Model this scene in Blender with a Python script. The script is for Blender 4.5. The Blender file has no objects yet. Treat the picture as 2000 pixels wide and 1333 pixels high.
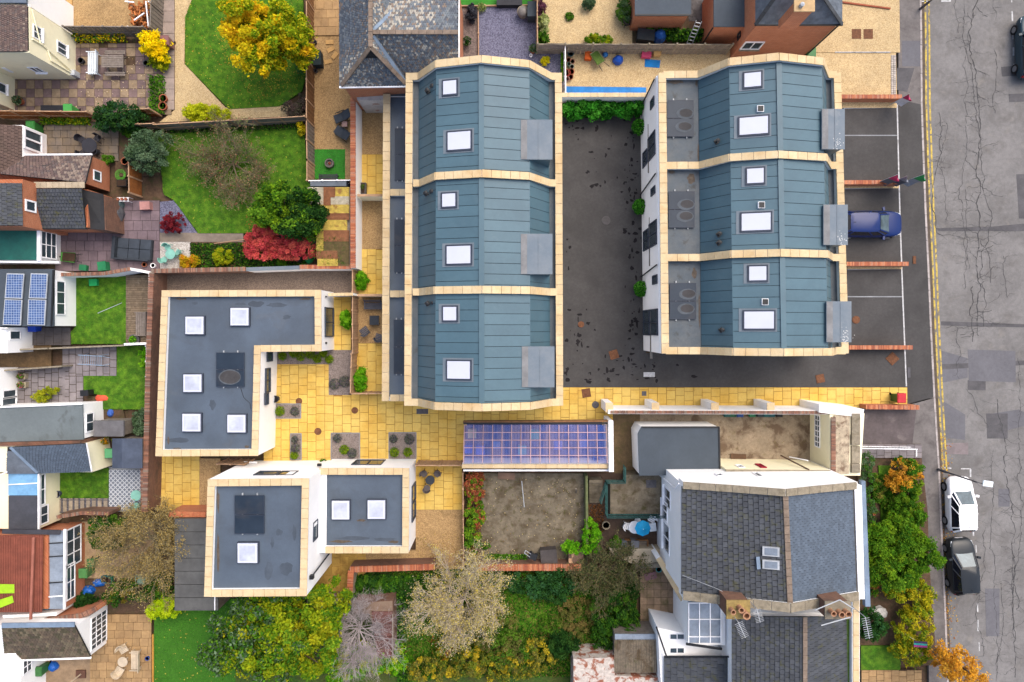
import bpy, math, random
import numpy as np
from mathutils import Vector, Matrix

# ------------------------------------------------------------------ camera, sky, sun, exposure
SC = bpy.context.scene
COL = SC.collection
CX, CY, F, H = 1002.0, 640.0, 1334.0, 46.0          # drone 46 m up, looking straight down
cd = bpy.data.cameras.new('camera'); cam = bpy.data.objects.new('camera', cd); COL.objects.link(cam)
cam.location = (0, 0, H); cam.rotation_euler = (0, 0, 0)
cd.sensor_width = 36; cd.lens = F / 2000 * 36
cd.shift_x = (1000 - CX) / 2000; cd.shift_y = -(666.5 - CY) / 2000
cd.clip_start = 1; cd.clip_end = 2000
SC.camera = cam
SUN_EL, SUN_AZ = math.radians(58), math.radians(38)
w = bpy.data.worlds.new('World'); SC.world = w; w.use_nodes = True
nt = w.node_tree; bg = nt.nodes['Background']
sky = nt.nodes.new('ShaderNodeTexSky'); sky.sky_type = 'NISHITA'; sky.sun_disc = False
sky.sun_elevation = SUN_EL; sky.sun_rotation = SUN_AZ
sky.air_density = 1.0; sky.dust_density = 5.0; sky.ozone_density = 1.0
nt.links.new(sky.outputs[0], bg.inputs[0]); bg.inputs[1].default_value = 0.15
sl = bpy.data.lights.new('sun', 'SUN'); so = bpy.data.objects.new('sun', sl); COL.objects.link(so)
sl.energy = 0.9; sl.angle = math.radians(50); sl.color = (1, 0.95, 0.87)
sv = Vector((math.sin(SUN_AZ) * math.cos(SUN_EL), math.cos(SUN_AZ) * math.cos(SUN_EL), math.sin(SUN_EL)))
so.rotation_euler = (-sv).to_track_quat('-Z', 'Y').to_euler(); so.location = (0, 0, 30)
vs = SC.view_settings; vs.view_transform = 'Standard'; vs.look = 'None'; vs.gamma = 1; vs.exposure = 0.88
SC.render.engine = 'CYCLES'

R = random.Random(7); NR = np.random.default_rng(7)
RAD = math.radians

# ------------------------------------------------------------------ geometry helpers
def P(px, py, z=0.0):
    k = (H - z) / F
    return ((px - CX) * k, (CY - py) * k, z)
def PX(pts, z): return [P(x, y, z)[:2] for x, y in pts]
def onX(px, py, X):                # point of the plane x=X seen at a photo position
    d = X * F / (px - CX); return (X, (CY - py) * d / F, H - d)
def onY(px, py, Y):
    d = Y * F / (CY - py); return ((px - CX) * d / F, Y, H - d)
WL = {}                            # object name -> origin used for its mesh
def link(o, parent=None):
    COL.objects.link(o)
    if parent is not None: o.parent = parent
    return o
def tag(o, label=None, cat=None, group=None, kind=None):
    if label: o['label'] = label
    if cat: o['category'] = cat
    if group: o['group'] = group
    if kind: o['kind'] = kind
    return o
def thing(name, label, cat, loc=(0, 0, 0), rz=0, group=None, local=False):
    o = bpy.data.objects.new(name, None); o.empty_display_size = .2
    o.location = loc; o.rotation_euler = (0, 0, rz); link(o); tag(o, label, cat, group)
    WL[o.name] = Vector((0, 0, 0)) if local else Vector(loc)
    return o
def copy_tree(o, parent=None):
    c = o.copy(); COL.objects.link(c); c.parent = parent; WL[c.name] = WL.get(o.name, Vector())
    for ch in list(o.children): copy_tree(ch, c)
    return c

class MB:
    def __init__(s): s.v = []; s.f = []
    def add(s, v, f):
        b = len(s.v); s.v += [tuple(p) for p in v]; s.f += [tuple(i + b for i in q) for q in f]; return s
    def prism(s, xy, z0, z1, bottom=True):
        n = len(xy); a = sum(xy[i][0] * xy[(i + 1) % n][1] - xy[(i + 1) % n][0] * xy[i][1] for i in range(n))
        if a < 0: xy = xy[::-1]
        v = [(x, y, z0) for x, y in xy] + [(x, y, z1) for x, y in xy]
        f = [tuple(range(n, 2 * n))] + [(i, (i + 1) % n, n + (i + 1) % n, n + i) for i in range(n)]
        if bottom: f.append(tuple(range(n - 1, -1, -1)))
        return s.add(v, f)
    def box(s, x0, y0, z0, x1, y1, z1):
        if x0 > x1: x0, x1 = x1, x0
        if y0 > y1: y0, y1 = y1, y0
        if z0 > z1: z0, z1 = z1, z0
        return s.prism([(x0, y0), (x1, y0), (x1, y1), (x0, y1)], z0, z1)
    def obox(s, c, h, rz=0, rx=0, ry=0):
        m = Matrix.Translation(c) @ Matrix.Rotation(rz, 4, 'Z') @ Matrix.Rotation(ry, 4, 'Y') @ Matrix.Rotation(rx, 4, 'X')
        v = [m @ Vector((a * h[0], b * h[1], d * h[2])) for d in (-1, 1) for a, b in ((-1, -1), (1, -1), (1, 1), (-1, 1))]
        return s.add(v, BOXF)
    def bar(s, p, q, wd, ht, up=(0, 0, 1)):          # box along p->q
        p = Vector(p); q = Vector(q); d = q - p; L = d.length
        if L < 1e-6: return s
        d /= L; u = Vector(up); sd = d.cross(u)
        if sd.length < 1e-4: sd = d.cross(Vector((1, 0, 0)))
        sd.normalize(); u = sd.cross(d)
        v = [p + sd * (a * wd / 2) + u * (b * ht / 2) + d * t for t in (0, L) for a, b in ((-1, -1), (1, -1), (1, 1), (-1, 1))]
        return s.add(v, BOXF)
    def tube(s, p, q, r0, r1=None, n=6, cap=True):
        r1 = r0 if r1 is None else r1; p = Vector(p); q = Vector(q); d = (q - p)
        if d.length < 1e-6: return s
        d.normalize(); a = d.orthogonal().normalized(); b = d.cross(a); v = []
        for c, r in ((p, r0), (q, r1)):
            for i in range(n):
                t = 2 * math.pi * i / n; v.append(c + a * (math.cos(t) * r) + b * (math.sin(t) * r))
        f = [(i, (i + 1) % n, n + (i + 1) % n, n + i) for i in range(n)]
        if cap: f += [tuple(range(n - 1, -1, -1)), tuple(range(n, 2 * n))]
        return s.add(v, f)
    def path(s, pts, r, n=6):
        for a, b in zip(pts, pts[1:]): s.tube(a, b, r, r, n)
        return s
    def lathe(s, prof, c=(0, 0, 0), n=16):
        v = []; k = len(prof)
        for i in range(n):
            t = 2 * math.pi * i / n
            v += [(c[0] + r * math.cos(t), c[1] + r * math.sin(t), c[2] + z) for r, z in prof]
        f = [(i * k + j, ((i + 1) % n) * k + j, ((i + 1) % n) * k + j + 1, i * k + j + 1) for i in range(n) for j in range(k - 1)]
        if prof[0][0] > 1e-4: f.append(tuple(i * k for i in range(n - 1, -1, -1)))
        if prof[-1][0] > 1e-4: f.append(tuple(i * k + k - 1 for i in range(n)))
        return s.add(v, f)
    def slab(s, pts, t, nrm=None):                    # polygon in 3D with thickness below
        p = [Vector(q) for q in pts]; n = (p[1] - p[0]).cross(p[2] - p[0]).normalized()
        if n.z < 0: p = p[::-1]; n = -n
        if nrm is not None and n.dot(Vector(nrm)) < 0: p = p[::-1]; n = -n
        k = len(p); v = [q - n * t for q in p] + p
        return s.add(v, [tuple(range(k, 2 * k)), tuple(range(k - 1, -1, -1))] + [(i, (i + 1) % k, k + (i + 1) % k, k + i) for i in range(k)])
    def build(s, name, m, parent=None, label=None, cat=None, group=None, kind=None, smooth=False, col=None, org=None):
        v = np.array(s.v, dtype=np.float64)
        if org is None:
            lo, hi = v.min(0), v.max(0); org = ((lo[0] + hi[0]) / 2, (lo[1] + hi[1]) / 2, lo[2])
        me = bpy.data.meshes.new(name); me.from_pydata((v - np.array(org)).tolist(), [], s.f)
        if smooth: me.polygons.foreach_set('use_smooth', [True] * len(me.polygons))
        if m is not None: me.materials.append(m)
        o = bpy.data.objects.new(name, me); link(o, parent)
        o.location = Vector(org) - (WL[parent.name] if parent is not None else Vector())
        WL[o.name] = Vector(org); tag(o, label, cat, group, kind)
        return o
BOXF = [(0, 3, 2, 1), (4, 5, 6, 7), (0, 1, 5, 4), (1, 2, 6, 5), (2, 3, 7, 6), (3, 0, 4, 7)]

UNIT = {}
def unit(m):                                        # shared piece: a unit box with chamfered top edges
    if m.name not in UNIT:
        b = MB(); a = .5; c = .485
        v = [(-a, -a, 0), (a, -a, 0), (a, a, 0), (-a, a, 0), (-a, -a, .8), (a, -a, .8), (a, a, .8), (-a, a, .8), (-c, -c, 1), (c, -c, 1), (c, c, 1), (-c, c, 1)]
        f = [(8, 9, 10, 11)] + [(i + k, (i + 1) % 4 + k, (i + 1) % 4 + k + 4, i + k + 4) for k in (0, 4) for i in range(4)]
        b.add(v, f); me = bpy.data.meshes.new('piece_' + m.name); me.from_pydata(b.v, [], b.f); me.materials.append(m); UNIT[m.name] = me
    return UNIT[m.name]
def piece(name, m, parent, mtx):                    # mtx: unit box (base at z 0) to world
    o = bpy.data.objects.new(name, unit(m)); link(o, parent)
    mm = Matrix.Translation(-WL[parent.name]) @ mtx
    o.matrix_local = mm; WL[o.name] = mtx.to_translation()
    return o
def frame(o, ux, uy, uz, sx, sy, sz):
    return Matrix(((ux.x * sx, uy.x * sy, uz.x * sz, o.x), (ux.y * sx, uy.y * sy, uz.y * sz, o.y), (ux.z * sx, uy.z * sy, uz.z * sz, o.z), (0, 0, 0, 1)))
def inpoly(x, y, poly):
    c = False; n = len(poly)
    for i in range(n):
        x0, y0 = poly[i]; x1, y1 = poly[(i + 1) % n]
        if (y0 > y) != (y1 > y) and x < (x1 - x0) * (y - y0) / (y1 - y0) + x0: c = not c
    return c

# ------------------------------------------------------------------ materials
K = 0.6
def lin(c, k=None):
    return tuple(((x / 255 / 12.92) if x <= 10 else ((x / 255 + .055) / 1.055) ** 2.4) * (K if k is None else k) for x in c)
MATS = {}
def nn(t, kind, **kw):
    n = t.nodes.new(kind)
    for k, v in kw.items(): setattr(n, k, v)
    return n
def mixc(t, fac, a, b, mode='MIX'):
    n = nn(t, 'ShaderNodeMix', data_type='RGBA', blend_type=mode)
    for sock, val in ((n.inputs[0], fac), (n.inputs[6], a), (n.inputs[7], b)):
        if hasattr(val, 'links') or isinstance(val, bpy.types.NodeSocket): t.links.new(val, sock)
        elif isinstance(val, tuple): sock.default_value = val + (1,) if len(val) == 3 else val
        else: sock.default_value = val
    return n.outputs[2]
def rng(t, src, a, b, c=0., d=1.):
    n = nn(t, 'ShaderNodeMapRange'); t.links.new(src, n.inputs[0])
    for i, x in enumerate((a, b, c, d)): n.inputs[i + 1].default_value = x
    return n.outputs[0]
def noise(t, vec, scale, detail=4, rough=.6, dist=0.):
    n = nn(t, 'ShaderNodeTexNoise'); t.links.new(vec, n.inputs['Vector']); n.inputs['Scale'].default_value = scale
    n.inputs['Detail'].default_value = detail; n.inputs['Roughness'].default_value = rough; n.inputs['Distortion'].default_value = dist
    return n.outputs[0]
def mat(name, c, c2=None, scale=1.2, var=.16, grain=.12, gs=30, rough=.8, bump=.25, objvar=0., metal=0., spec=.3, stain=None, k=None, lo=.38, hi=.66, moss=None, cells=None, trans=0., alpha=1., wave=None):
    if name in MATS: return MATS[name]
    m = bpy.data.materials.new(name); m.use_nodes = True; t = m.node_tree; b = t.nodes['Principled BSDF']
    geo = nn(t, 'ShaderNodeNewGeometry'); pos = geo.outputs['Position']
    A = lin(c, k); B = lin(c2, k) if c2 else tuple(x * (1 + var) for x in A); A2 = A if c2 else tuple(x * (1 - var) for x in A)
    cur = mixc(t, rng(t, noise(t, pos, scale), lo, hi), A2, B)
    g = noise(t, pos, gs, 3, .7)
    md = noise(t, pos, max(3., gs * .18), 4, .65); cur = mixc(t, 1., cur, mixc(t, rng(t, md, .3, .7), (1 - grain * .75,) * 3, (1 + grain * .75,) * 3), 'MULTIPLY')
    if cells:                                         # stones: (size per metre, colours)
        vo = nn(t, 'ShaderNodeTexVoronoi'); t.links.new(pos, vo.inputs['Vector']); vo.inputs['Scale'].default_value = cells[0]
        sep = nn(t, 'ShaderNodeSeparateColor'); t.links.new(vo.outputs['Color'], sep.inputs[0])
        cur2 = mixc(t, rng(t, sep.outputs[0], .1, .9), lin(cells[1], k), lin(cells[2], k)); cur = mixc(t, cells[3], cur, cur2)
    cur = mixc(t, 1., cur, mixc(t, rng(t, g, .25, .75), (1 - grain,) * 3, (1 + grain,) * 3), 'MULTIPLY')
    if objvar:
        oi = nn(t, 'ShaderNodeObjectInfo')
        cur = mixc(t, 1., cur, mixc(t, oi.outputs['Random'], (1 - objvar, 1 - objvar, 1 - objvar), (1 + objvar, 1 + objvar * .95, 1 + objvar * .8)), 'MULTIPLY')
    for st in ([stain] if stain else []) + ([moss] if moss else []):   # (colour, scale, lo, hi, strength)
        f = rng(t, noise(t, pos, st[1], 5, .6, .4), st[2], st[3], 0, st[4]); cur = mixc(t, f, cur, lin(st[0], k))
    if wave:                                          # (scale, axis, strength) ribs of corrugated sheets
        wv = nn(t, 'ShaderNodeTexWave', wave_type='BANDS', bands_direction=wave[1]); t.links.new(pos, wv.inputs['Vector']); wv.inputs['Scale'].default_value = wave[0]
        g = wv.outputs[1]
    t.links.new(cur, b.inputs['Base Color'])
    b.inputs['Roughness'].default_value = rough; b.inputs['Metallic'].default_value = metal; b.inputs['Specular IOR Level'].default_value = spec
    if trans: b.inputs['Transmission Weight'].default_value = trans
    if alpha < 1: b.inputs['Alpha'].default_value = alpha
    if bump:
        bp = nn(t, 'ShaderNodeBump'); bp.inputs['Strength'].default_value = bump; bp.inputs['Distance'].default_value = .02
        t.links.new(g, bp.inputs['Height']); t.links.new(bp.outputs[0], b.inputs['Normal'])
    MATS[name] = m; return m
def brickmat(name, c, c2, mort, k=None, stain=None):
    m = bpy.data.materials.new(name); m.use_nodes = True; t = m.node_tree; b = t.nodes['Principled BSDF']
    geo = nn(t, 'ShaderNodeNewGeometry'); sp = nn(t, 'ShaderNodeSeparateXYZ'); t.links.new(geo.outputs['Position'], sp.inputs[0])
    ad = nn(t, 'ShaderNodeMath', operation='ADD'); t.links.new(sp.outputs[0], ad.inputs[0]); t.links.new(sp.outputs[1], ad.inputs[1])
    cb = nn(t, 'ShaderNodeCombineXYZ'); t.links.new(ad.outputs[0], cb.inputs[0]); t.links.new(sp.outputs[2], cb.inputs[1])
    br = nn(t, 'ShaderNodeTexBrick'); t.links.new(cb.outputs[0], br.inputs['Vector']); br.inputs['Scale'].default_value = 1
    br.inputs['Brick Width'].default_value = .225; br.inputs['Row Height'].default_value = .075; br.inputs['Mortar Size'].default_value = .008
    for i, cc in ((1, c), (2, c2), (3, mort)): br.inputs[i].default_value = lin(cc, k) + (1,)
    cur = mixc(t, rng(t, noise(t, geo.outputs['Position'], 1.5), .35, .7, 0, .4), br.outputs[0], lin(c2, (k or K) * .8))
    if stain: cur = mixc(t, rng(t, noise(t, geo.outputs['Position'], stain[1], 5, .6, .4), stain[2], stain[3], 0, stain[4]), cur, lin(stain[0], k))
    t.links.new(cur, b.inputs['Base Color']); b.inputs['Roughness'].default_value = .9
    bp = nn(t, 'ShaderNodeBump'); bp.inputs['Strength'].default_value = .4; bp.inputs['Distance'].default_value = .01
    t.links.new(br.outputs[1], bp.inputs['Height']); bp.invert = True; t.links.new(bp.outputs[0], b.inputs['Normal'])
    MATS[name] = m; return m
def leafmat():
    m = bpy.data.materials.new('leaf'); m.use_nodes = True; t = m.node_tree; t.nodes.remove(t.nodes['Principled BSDF'])
    at = nn(t, 'ShaderNodeAttribute', attribute_name='col'); d = nn(t, 'ShaderNodeBsdfDiffuse'); tr = nn(t, 'ShaderNodeBsdfTranslucent'); mx = nn(t, 'ShaderNodeMixShader')
    t.links.new(at.outputs[0], d.inputs[0]); t.links.new(at.outputs[0], tr.inputs[0]); mx.inputs[0].default_value = .3
    t.links.new(d.outputs[0], mx.inputs[1]); t.links.new(tr.outputs[0], mx.inputs[2]); t.links.new(mx.outputs[0], t.nodes['Material Output'].inputs[0])
    return m
LEAF = leafmat()
def tintmat():
    m = bpy.data.materials.new('tinted_tile'); m.use_nodes = True; t = m.node_tree; b = t.nodes['Principled BSDF']; at = nn(t, 'ShaderNodeAttribute', attribute_name='col'); geo = nn(t, 'ShaderNodeNewGeometry')
    t.links.new(mixc(t, 1., at.outputs[0], mixc(t, rng(t, noise(t, geo.outputs['Position'], 9), .3, .7), (.82,) * 3, (1.15,) * 3), 'MULTIPLY'), b.inputs['Base Color']); b.inputs['Roughness'].default_value = .7; return m
M_tint = tintmat()
# ------------------------------------------------------------------ builders
AZ = [0.0]
def area(name, pts, m, z=None, kind='structure', depth=.12, label=None, cat=None):
    if z is None: AZ[0] += .004; z = AZ[0]
    return MB().prism(PX(pts, z), z - depth, z).build(name, m, kind=kind, label=label, cat=cat)
def rect(x0, y0, x1, y1): return [(x0, y0), (x1, y0), (x1, y1), (x0, y1)]
def pave(name, rects, m, base, tw=.6, th=.62, holes=(), vert=True, gap=.024, jitter=.25, cap=300, pn='paving_slab', pick=None, z=None, poly=None, drop=0., thick=.03):
    """ground of separate slabs; rects in photo pixels at ground level"""
    if z is None: AZ[0] += .004; z = AZ[0]
    b = MB()
    for r in rects: b.prism(PX(rect(*r) if poly is None else poly, z), z - .12, z)
    root = b.build(name, base, kind='structure'); n = 0; rest = MB(); X = Vector((1, 0, 0)); Y = Vector((0, 1, 0)); Zv = Vector((0, 0, 1))
    for ri, r in enumerate(rects):
        x0, y1 = P(r[0], r[1], z)[:2]; x1, y0 = P(r[2], r[3], z)[:2]
        a0, a1, c0, c1 = (x0, x1, y0, y1) if vert else (y0, y1, x0, x1)
        nc = max(1, round((a1 - a0) / tw)); wv = (a1 - a0) / nc
        for i in range(nc):
            u = c0 - R.random() * th * jitter * 2 - (th / 2 if i % 2 and jitter else 0); j = 0
            while u < c1 - .02:
                L = th * (1 + (R.choice((-.15, 0, 0, .12)) if jitter else 0)); s0, s1 = max(u, c0), min(u + L, c1); u += L; j += 1
                if s1 - s0 < .06: continue
                ca = a0 + (i + .5) * wv; cc = (s0 + s1) / 2; cx, cy = (ca, cc) if vert else (cc, ca)
                px, py = CX + cx * F / (H - z), CY - cy * F / (H - z)
                if any(h[0] + 7 < px < h[2] - 7 and h[1] + 7 < py < h[3] - 7 for h in holes): continue
                if poly is not None and not inpoly(px, py, poly): continue
                if drop and R.random() < drop: continue
                sx, sy = (wv - gap, s1 - s0 - gap) if vert else (s1 - s0 - gap, wv - gap)
                mm = pick(i, j, px, py) if pick else m
                if n < cap:
                    q = Matrix.Rotation(R.uniform(-.006, .006), 3, 'Z'); piece(pn, mm, root, frame(Vector((cx, cy, z)), q @ X, q @ Y, Zv, sx, sy, thick + R.uniform(-.004, .006)))
                else: rest.box(cx - sx / 2, cy - sy / 2, z, cx + sx / 2, cy + sy / 2, z + thick)
                n += 1
    if rest.v: rest.build('paving_slabs_beyond', m, root, kind='stuff')
    return root
def coping(parent, pts, wd, m, L=.6, t=.07, name='coping_stone', core=None):
    for a, b in zip(pts, pts[1:]):
        a = Vector(a); b = Vector(b); d = b - a; n = max(1, round(d.length / L)); u = d.normalized(); s = Vector((0, 0, 1)).cross(u).normalized(); up = u.cross(s)
        for i in range(n):
            piece(name, m, parent, frame(a + d * ((i + .5) / n), u, s, up, d.length / n - .014, wd * R.uniform(.985, 1.015), t))
def brickedge(parent, a, b, wd, z, m, t=.11, name='brick_on_edge_coping'):
    """coping of bricks on edge, each brick its own box; too small to pick apart"""
    a = Vector((a[0], a[1], z)); b = Vector((b[0], b[1], z)); d = b - a; n = max(1, int(d.length / .078)); u = d.normalized(); s = Vector((-u.y, u.x, 0)); mb = MB()
    for i in range(n):
        c = a + d * ((i + .5) / n); mb.obox(c + Vector((0, 0, t / 2 + R.uniform(-.006, .006))), (.033, wd / 2 * R.uniform(.96, 1.03), t / 2), math.atan2(u.y, u.x) + R.uniform(-.03, .03))
    o = mb.build(name, M_tint, parent, kind='stuff'); T = ((214, 128, 82), (196, 108, 66), (226, 146, 100), (178, 96, 64), (206, 140, 108)) if 'old' not in m.name else ((166, 112, 86), (142, 98, 78), (178, 130, 104), (128, 92, 76), (156, 134, 116))
    at = o.data.color_attributes.new('col', 'FLOAT_COLOR', 'POINT'); cc = np.ones((8 * n, 4)); cc[:, :3] = np.repeat(np.array([lin(T[i]) for i in NR.integers(0, 5, n)]), 8, 0); at.data.foreach_set('color', cc.ravel()); return o
def strip(a, b, wd):                                  # outline of a straight wall seen from above
    a = Vector(a[:2]); b = Vector(b[:2]); u = (b - a).normalized(); s = Vector((-u.y, u.x)) * wd / 2
    return [tuple(a - s), tuple(b - s), tuple(b + s), tuple(a + s)]
def garden_wall(name, label, pts, h, wd, m, top=None, topm=None, zr=None, group=None, L=.45, z0=-.1, cat='wall'):
    """wall along photo pixels measured at its top"""
    q = [P(x, y, h if zr is None else zr) for x, y in pts]; r = thing(name, label, cat, (q[0][0], q[0][1], 0), group=group)
    for i, (a, b) in enumerate(zip(q, q[1:])):
        MB().prism(strip(a, b, wd), z0, h - .001 * i).build('wall_body', m, r)
        if top == 'brick': brickedge(r, a, b, wd + .03, h, topm)
        elif top == 'stone': coping(r, [(a[0], a[1], h), (b[0], b[1], h)], wd + .06, topm, L, .05)
        elif top == 'cap': MB().prism(strip(a, b, wd + .05), h, h + .035).build('wall_cap', topm, r)
    return r
def fence(name, label, p0, p1, h, n, m, postm, group=None, bh=.0, vertical=True, wave=0., z0=0., z1h=None, cat='fence'):
    """fence between two photo points (measured at its top); each bay a panel of boards"""
    a = Vector(P(*p0, h)); b = Vector(P(*p1, z1h or h)); a.z = b.z = z0; r = thing(name, label, cat, tuple(a), group=group); d = b - a; u = d.normalized(); s = Vector((-u.y, u.x, 0))
    for i in range(n + 1):
        c = a + d * (i / n); MB().obox(c + Vector((0, 0, h / 2)) , (.05, .05, h / 2 + .04), math.atan2(u.y, u.x)).build('post', postm, r)
    L = d.length / n
    for i in range(n):
        mb = MB(); c0 = a + d * (i / n)
        if vertical:
            k = max(3, int(L / .13))
            for j in range(k):
                t = (j + .5) / k; hh = h - .05 - wave * (2 * t - 1) ** 2 + R.uniform(-.008, .008); c = c0 + u * (L * t) + s * (.012 if j % 2 else -.012)
                mb.obox(c + Vector((0, 0, hh / 2)), (L / k * .47, .011, hh / 2), math.atan2(u.y, u.x))
        else:
            k = max(3, int(h / .16))
            for j in range(k): mb.obox(c0 + u * (L / 2) + Vector((0, 0, (j + .5) * (h - .06) / k)), (L / 2 - .05, .012, (h - .06) / k * .46), math.atan2(u.y, u.x), 0)
        pn = mb.build('fence_panel', m, r)
        MB().obox(c0 + u * (L / 2) + Vector((0, 0, h - .06 - wave * .35)), (L / 2 - .05, .03, .025), math.atan2(u.y, u.x)).build('rail', postm, pn)
        MB().obox(c0 + u * (L / 2) + s * -.03 + Vector((0, 0, h * .45)), (L / 2 - .05, .02, .03), math.atan2(u.y, u.x)).build('rail', postm, pn)
    return r
def tiles(parent, A, B, C, D, nc, nr, m, name='slate', cap=300, t=.018, jit=.01, tone=None, gap=.012, lift=.03, m2=None, p2=0.):
    """overlapping roof tiles; A-B is the eaves, D-C the ridge; nc tiles along, nr courses up"""
    A, B, C, D = map(Vector, (A, B, C, D)); n = 0; rest = MB(); tot = nc * nr
    for j in range(nr):
        v0, v1 = j / nr, (j + 1.25) / nr
        L0, R0 = A.lerp(D, v0), B.lerp(C, v0); L1, R1 = A.lerp(D, min(v1, 1)), B.lerp(C, min(v1, 1))
        off = .5 if j % 2 else 0
        for i in range(nc + (1 if off else 0)):
            u0, u1 = max(0, (i - off) / nc), min(1, (i + 1 - off) / nc)
            if u1 - u0 < .02: continue
            a, b, c, d = L0.lerp(R0, u0), L0.lerp(R0, u1), L1.lerp(R1, u1), L1.lerp(R1, u0)
            ux = (b - a); uy = ((d - a) + (c - b)) / 2; w_, l_ = ux.length, uy.length
            if w_ < .05 or l_ < .03: continue
            ux.normalize(); uz = ux.cross(uy).normalized()
            if uz.z < 0: uz = -uz
            cen = (a + b + c + d) / 4 + uz * (lift * .5)
            uy = (uy.normalized() - uz * (lift / l_) ).normalized(); uz2 = ux.cross(uy); uz2 = uz2 if uz2.z > 0 else -uz2
            uy = uz2.cross(ux)
            ro = Matrix.Rotation(R.uniform(-jit, jit) * 2, 3, uz2)
            mm = m2 if (m2 and R.random() < p2) else m
            fr = frame(cen + uz2 * R.uniform(0, jit * .6), ro @ ux, ro @ uy, uz2, max(.03, w_ - gap), l_, t)
            if n < cap: piece(name, mm, parent, fr)
            else:
                rest.add([fr @ Vector((p * .5, q * .5, z)) for z in (0, 1) for p, q in ((-1, -1), (1, -1), (1, 1), (-1, 1))], BOXF)
            n += 1
    if rest.v:
        if tone:
            o = rest.build(name + 's_beyond', M_tint, parent, kind='stuff'); k = len(rest.v) // 8; at = o.data.color_attributes.new('col', 'FLOAT_COLOR', 'POINT'); cc = np.ones((8 * k, 4)); tn_ = np.array([lin(c) for c in tone])
            xy = np.array(rest.v)[::8, :2]; sel = np.sin(xy[:, 0] * .9 + 1) * np.sin(xy[:, 1] * .8) * .35 + NR.random(k); ix = np.clip((sel * len(tone)).astype(int), 0, len(tone) - 1); cc[:, :3] = np.repeat(tn_[ix] * NR.uniform(.86, 1.14, (k, 1)), 8, 0); at.data.foreach_set('color', cc.ravel())
        else: rest.build(name + 's_beyond', m, parent, kind='stuff')
def win(parent, a, b, z0, z1, out, fm, gm, mull=1, rows=1, name='window', fw=.07, sill=None, dep=.05):
    a = Vector((a[0], a[1], 0)); b = Vector((b[0], b[1], 0)); o = Vector((out[0], out[1], 0)); d = b - a; L = d.length; u = d.normalized(); mb = MB(); ang = math.atan2(u.y, u.x)
    def bx(t0, t1, h0, h1, q0, q1): mb.obox(a + u * ((t0 + t1) / 2) + o * ((q0 + q1) / 2) + Vector((0, 0, (h0 + h1) / 2)), ((t1 - t0) / 2, (q1 - q0) / 2, (h1 - h0) / 2), ang)
    bx(0, L, z0, z0 + fw, -.02, dep); bx(0, L, z1 - fw, z1, -.02, dep); bx(0, fw, z0 + fw, z1 - fw, -.02, dep); bx(L - fw, L, z0 + fw, z1 - fw, -.02, dep)
    for i in range(1, mull + 1): c = L * i / (mull + 1); bx(c - fw * .4, c + fw * .4, z0 + fw, z1 - fw, -.02, dep - .005)
    for j in range(1, rows): c = z0 + (z1 - z0) * j / rows; bx(fw, L - fw, c - fw * .3, c + fw * .3, -.02, dep - .009)
    f = mb.build(name, fm, parent); mb = MB()
    for i in range(mull + 1):
        mb = MB(); bx(L * i / (mull + 1) + .02, L * (i + 1) / (mull + 1) - .02, z0 + .03, z1 - .03, -.015, .012); mb.build('pane', gm, f)
    if sill: mb = MB(); bx(-.05, L + .05, z0 - .06, z0 - .004, 0, .14); mb.build('sill', sill, f)
    return f
def winX(parent, X, out, q0, q1, fm, gm, **kw):
    a = onX(*q0, X); b = onX(*q1, X); y0, y1 = sorted((a[1], b[1])); z0, z1 = sorted((a[2], b[2]))
    return win(parent, (X, y0), (X, y1), z0, z1, (out, 0), fm, gm, **kw)
def winY(parent, Y, out, q0, q1, fm, gm, **kw):
    a = onY(*q0, Y); b = onY(*q1, Y); x0, x1 = sorted((a[0], b[0])); z0, z1 = sorted((a[2], b[2]))
    return win(parent, (x0, Y), (x1, Y), z0, z1, (0, out), fm, gm, **kw)

# ------------------------------------------------------------------ plants
def leafmesh(name, c, size, cols, parent=None, up=.6, kind=None, org=None, label=None, cat=None, group=None, asp=.55):
    n = len(c); c = np.asarray(c, float)
    nrm = NR.normal(size=(n, 3)); nrm /= np.linalg.norm(nrm, axis=1)[:, None]; nrm = nrm * (1 - up) + np.array([0, 0, 1.]) * up; nrm /= np.linalg.norm(nrm, axis=1)[:, None]
    a = np.cross(nrm, NR.normal(size=(n, 3))); a /= np.linalg.norm(a, axis=1)[:, None] + 1e-9; b = np.cross(nrm, a)
    s = (size * NR.uniform(.6, 1.35, n))[:, None]
    v = np.stack([c - a * s, c + b * s * asp, c + a * s, c - b * s * asp], 1).reshape(-1, 3)
    org = np.array(org if org is not None else (c[:, 0].mean(), c[:, 1].mean(), c[:, 2].min()))
    me = bpy.data.meshes.new(name); me.vertices.add(4 * n); me.vertices.foreach_set('co', (v - org).ravel())
    me.loops.add(4 * n); me.loops.foreach_set('vertex_index', np.arange(4 * n)); me.polygons.add(n)
    me.polygons.foreach_set('loop_start', np.arange(0, 4 * n, 4)); me.polygons.foreach_set('loop_total', np.full(n, 4)); me.update()
    at = me.color_attributes.new('col', 'FLOAT_COLOR', 'POINT'); cc = np.ones((4 * n, 4)); cc[:, :3] = np.repeat(np.clip(cols, 0, 1), 4, 0); at.data.foreach_set('color', cc.ravel())
    me.materials.append(LEAF); o = bpy.data.objects.new(name, me); link(o, parent)
    o.location = Vector(org) - (WL[parent.name] if parent is not None else Vector()); WL[o.name] = Vector(org); tag(o, label, cat, group, kind)
    return o
LK = .95
def palette(cols, n, jit=.2):
    L = np.array([lin(c, LK) for c in cols]); i = NR.integers(0, len(L), n)
    return L[i] * NR.uniform(1 - jit, 1 + jit, (n, 1))
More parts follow.
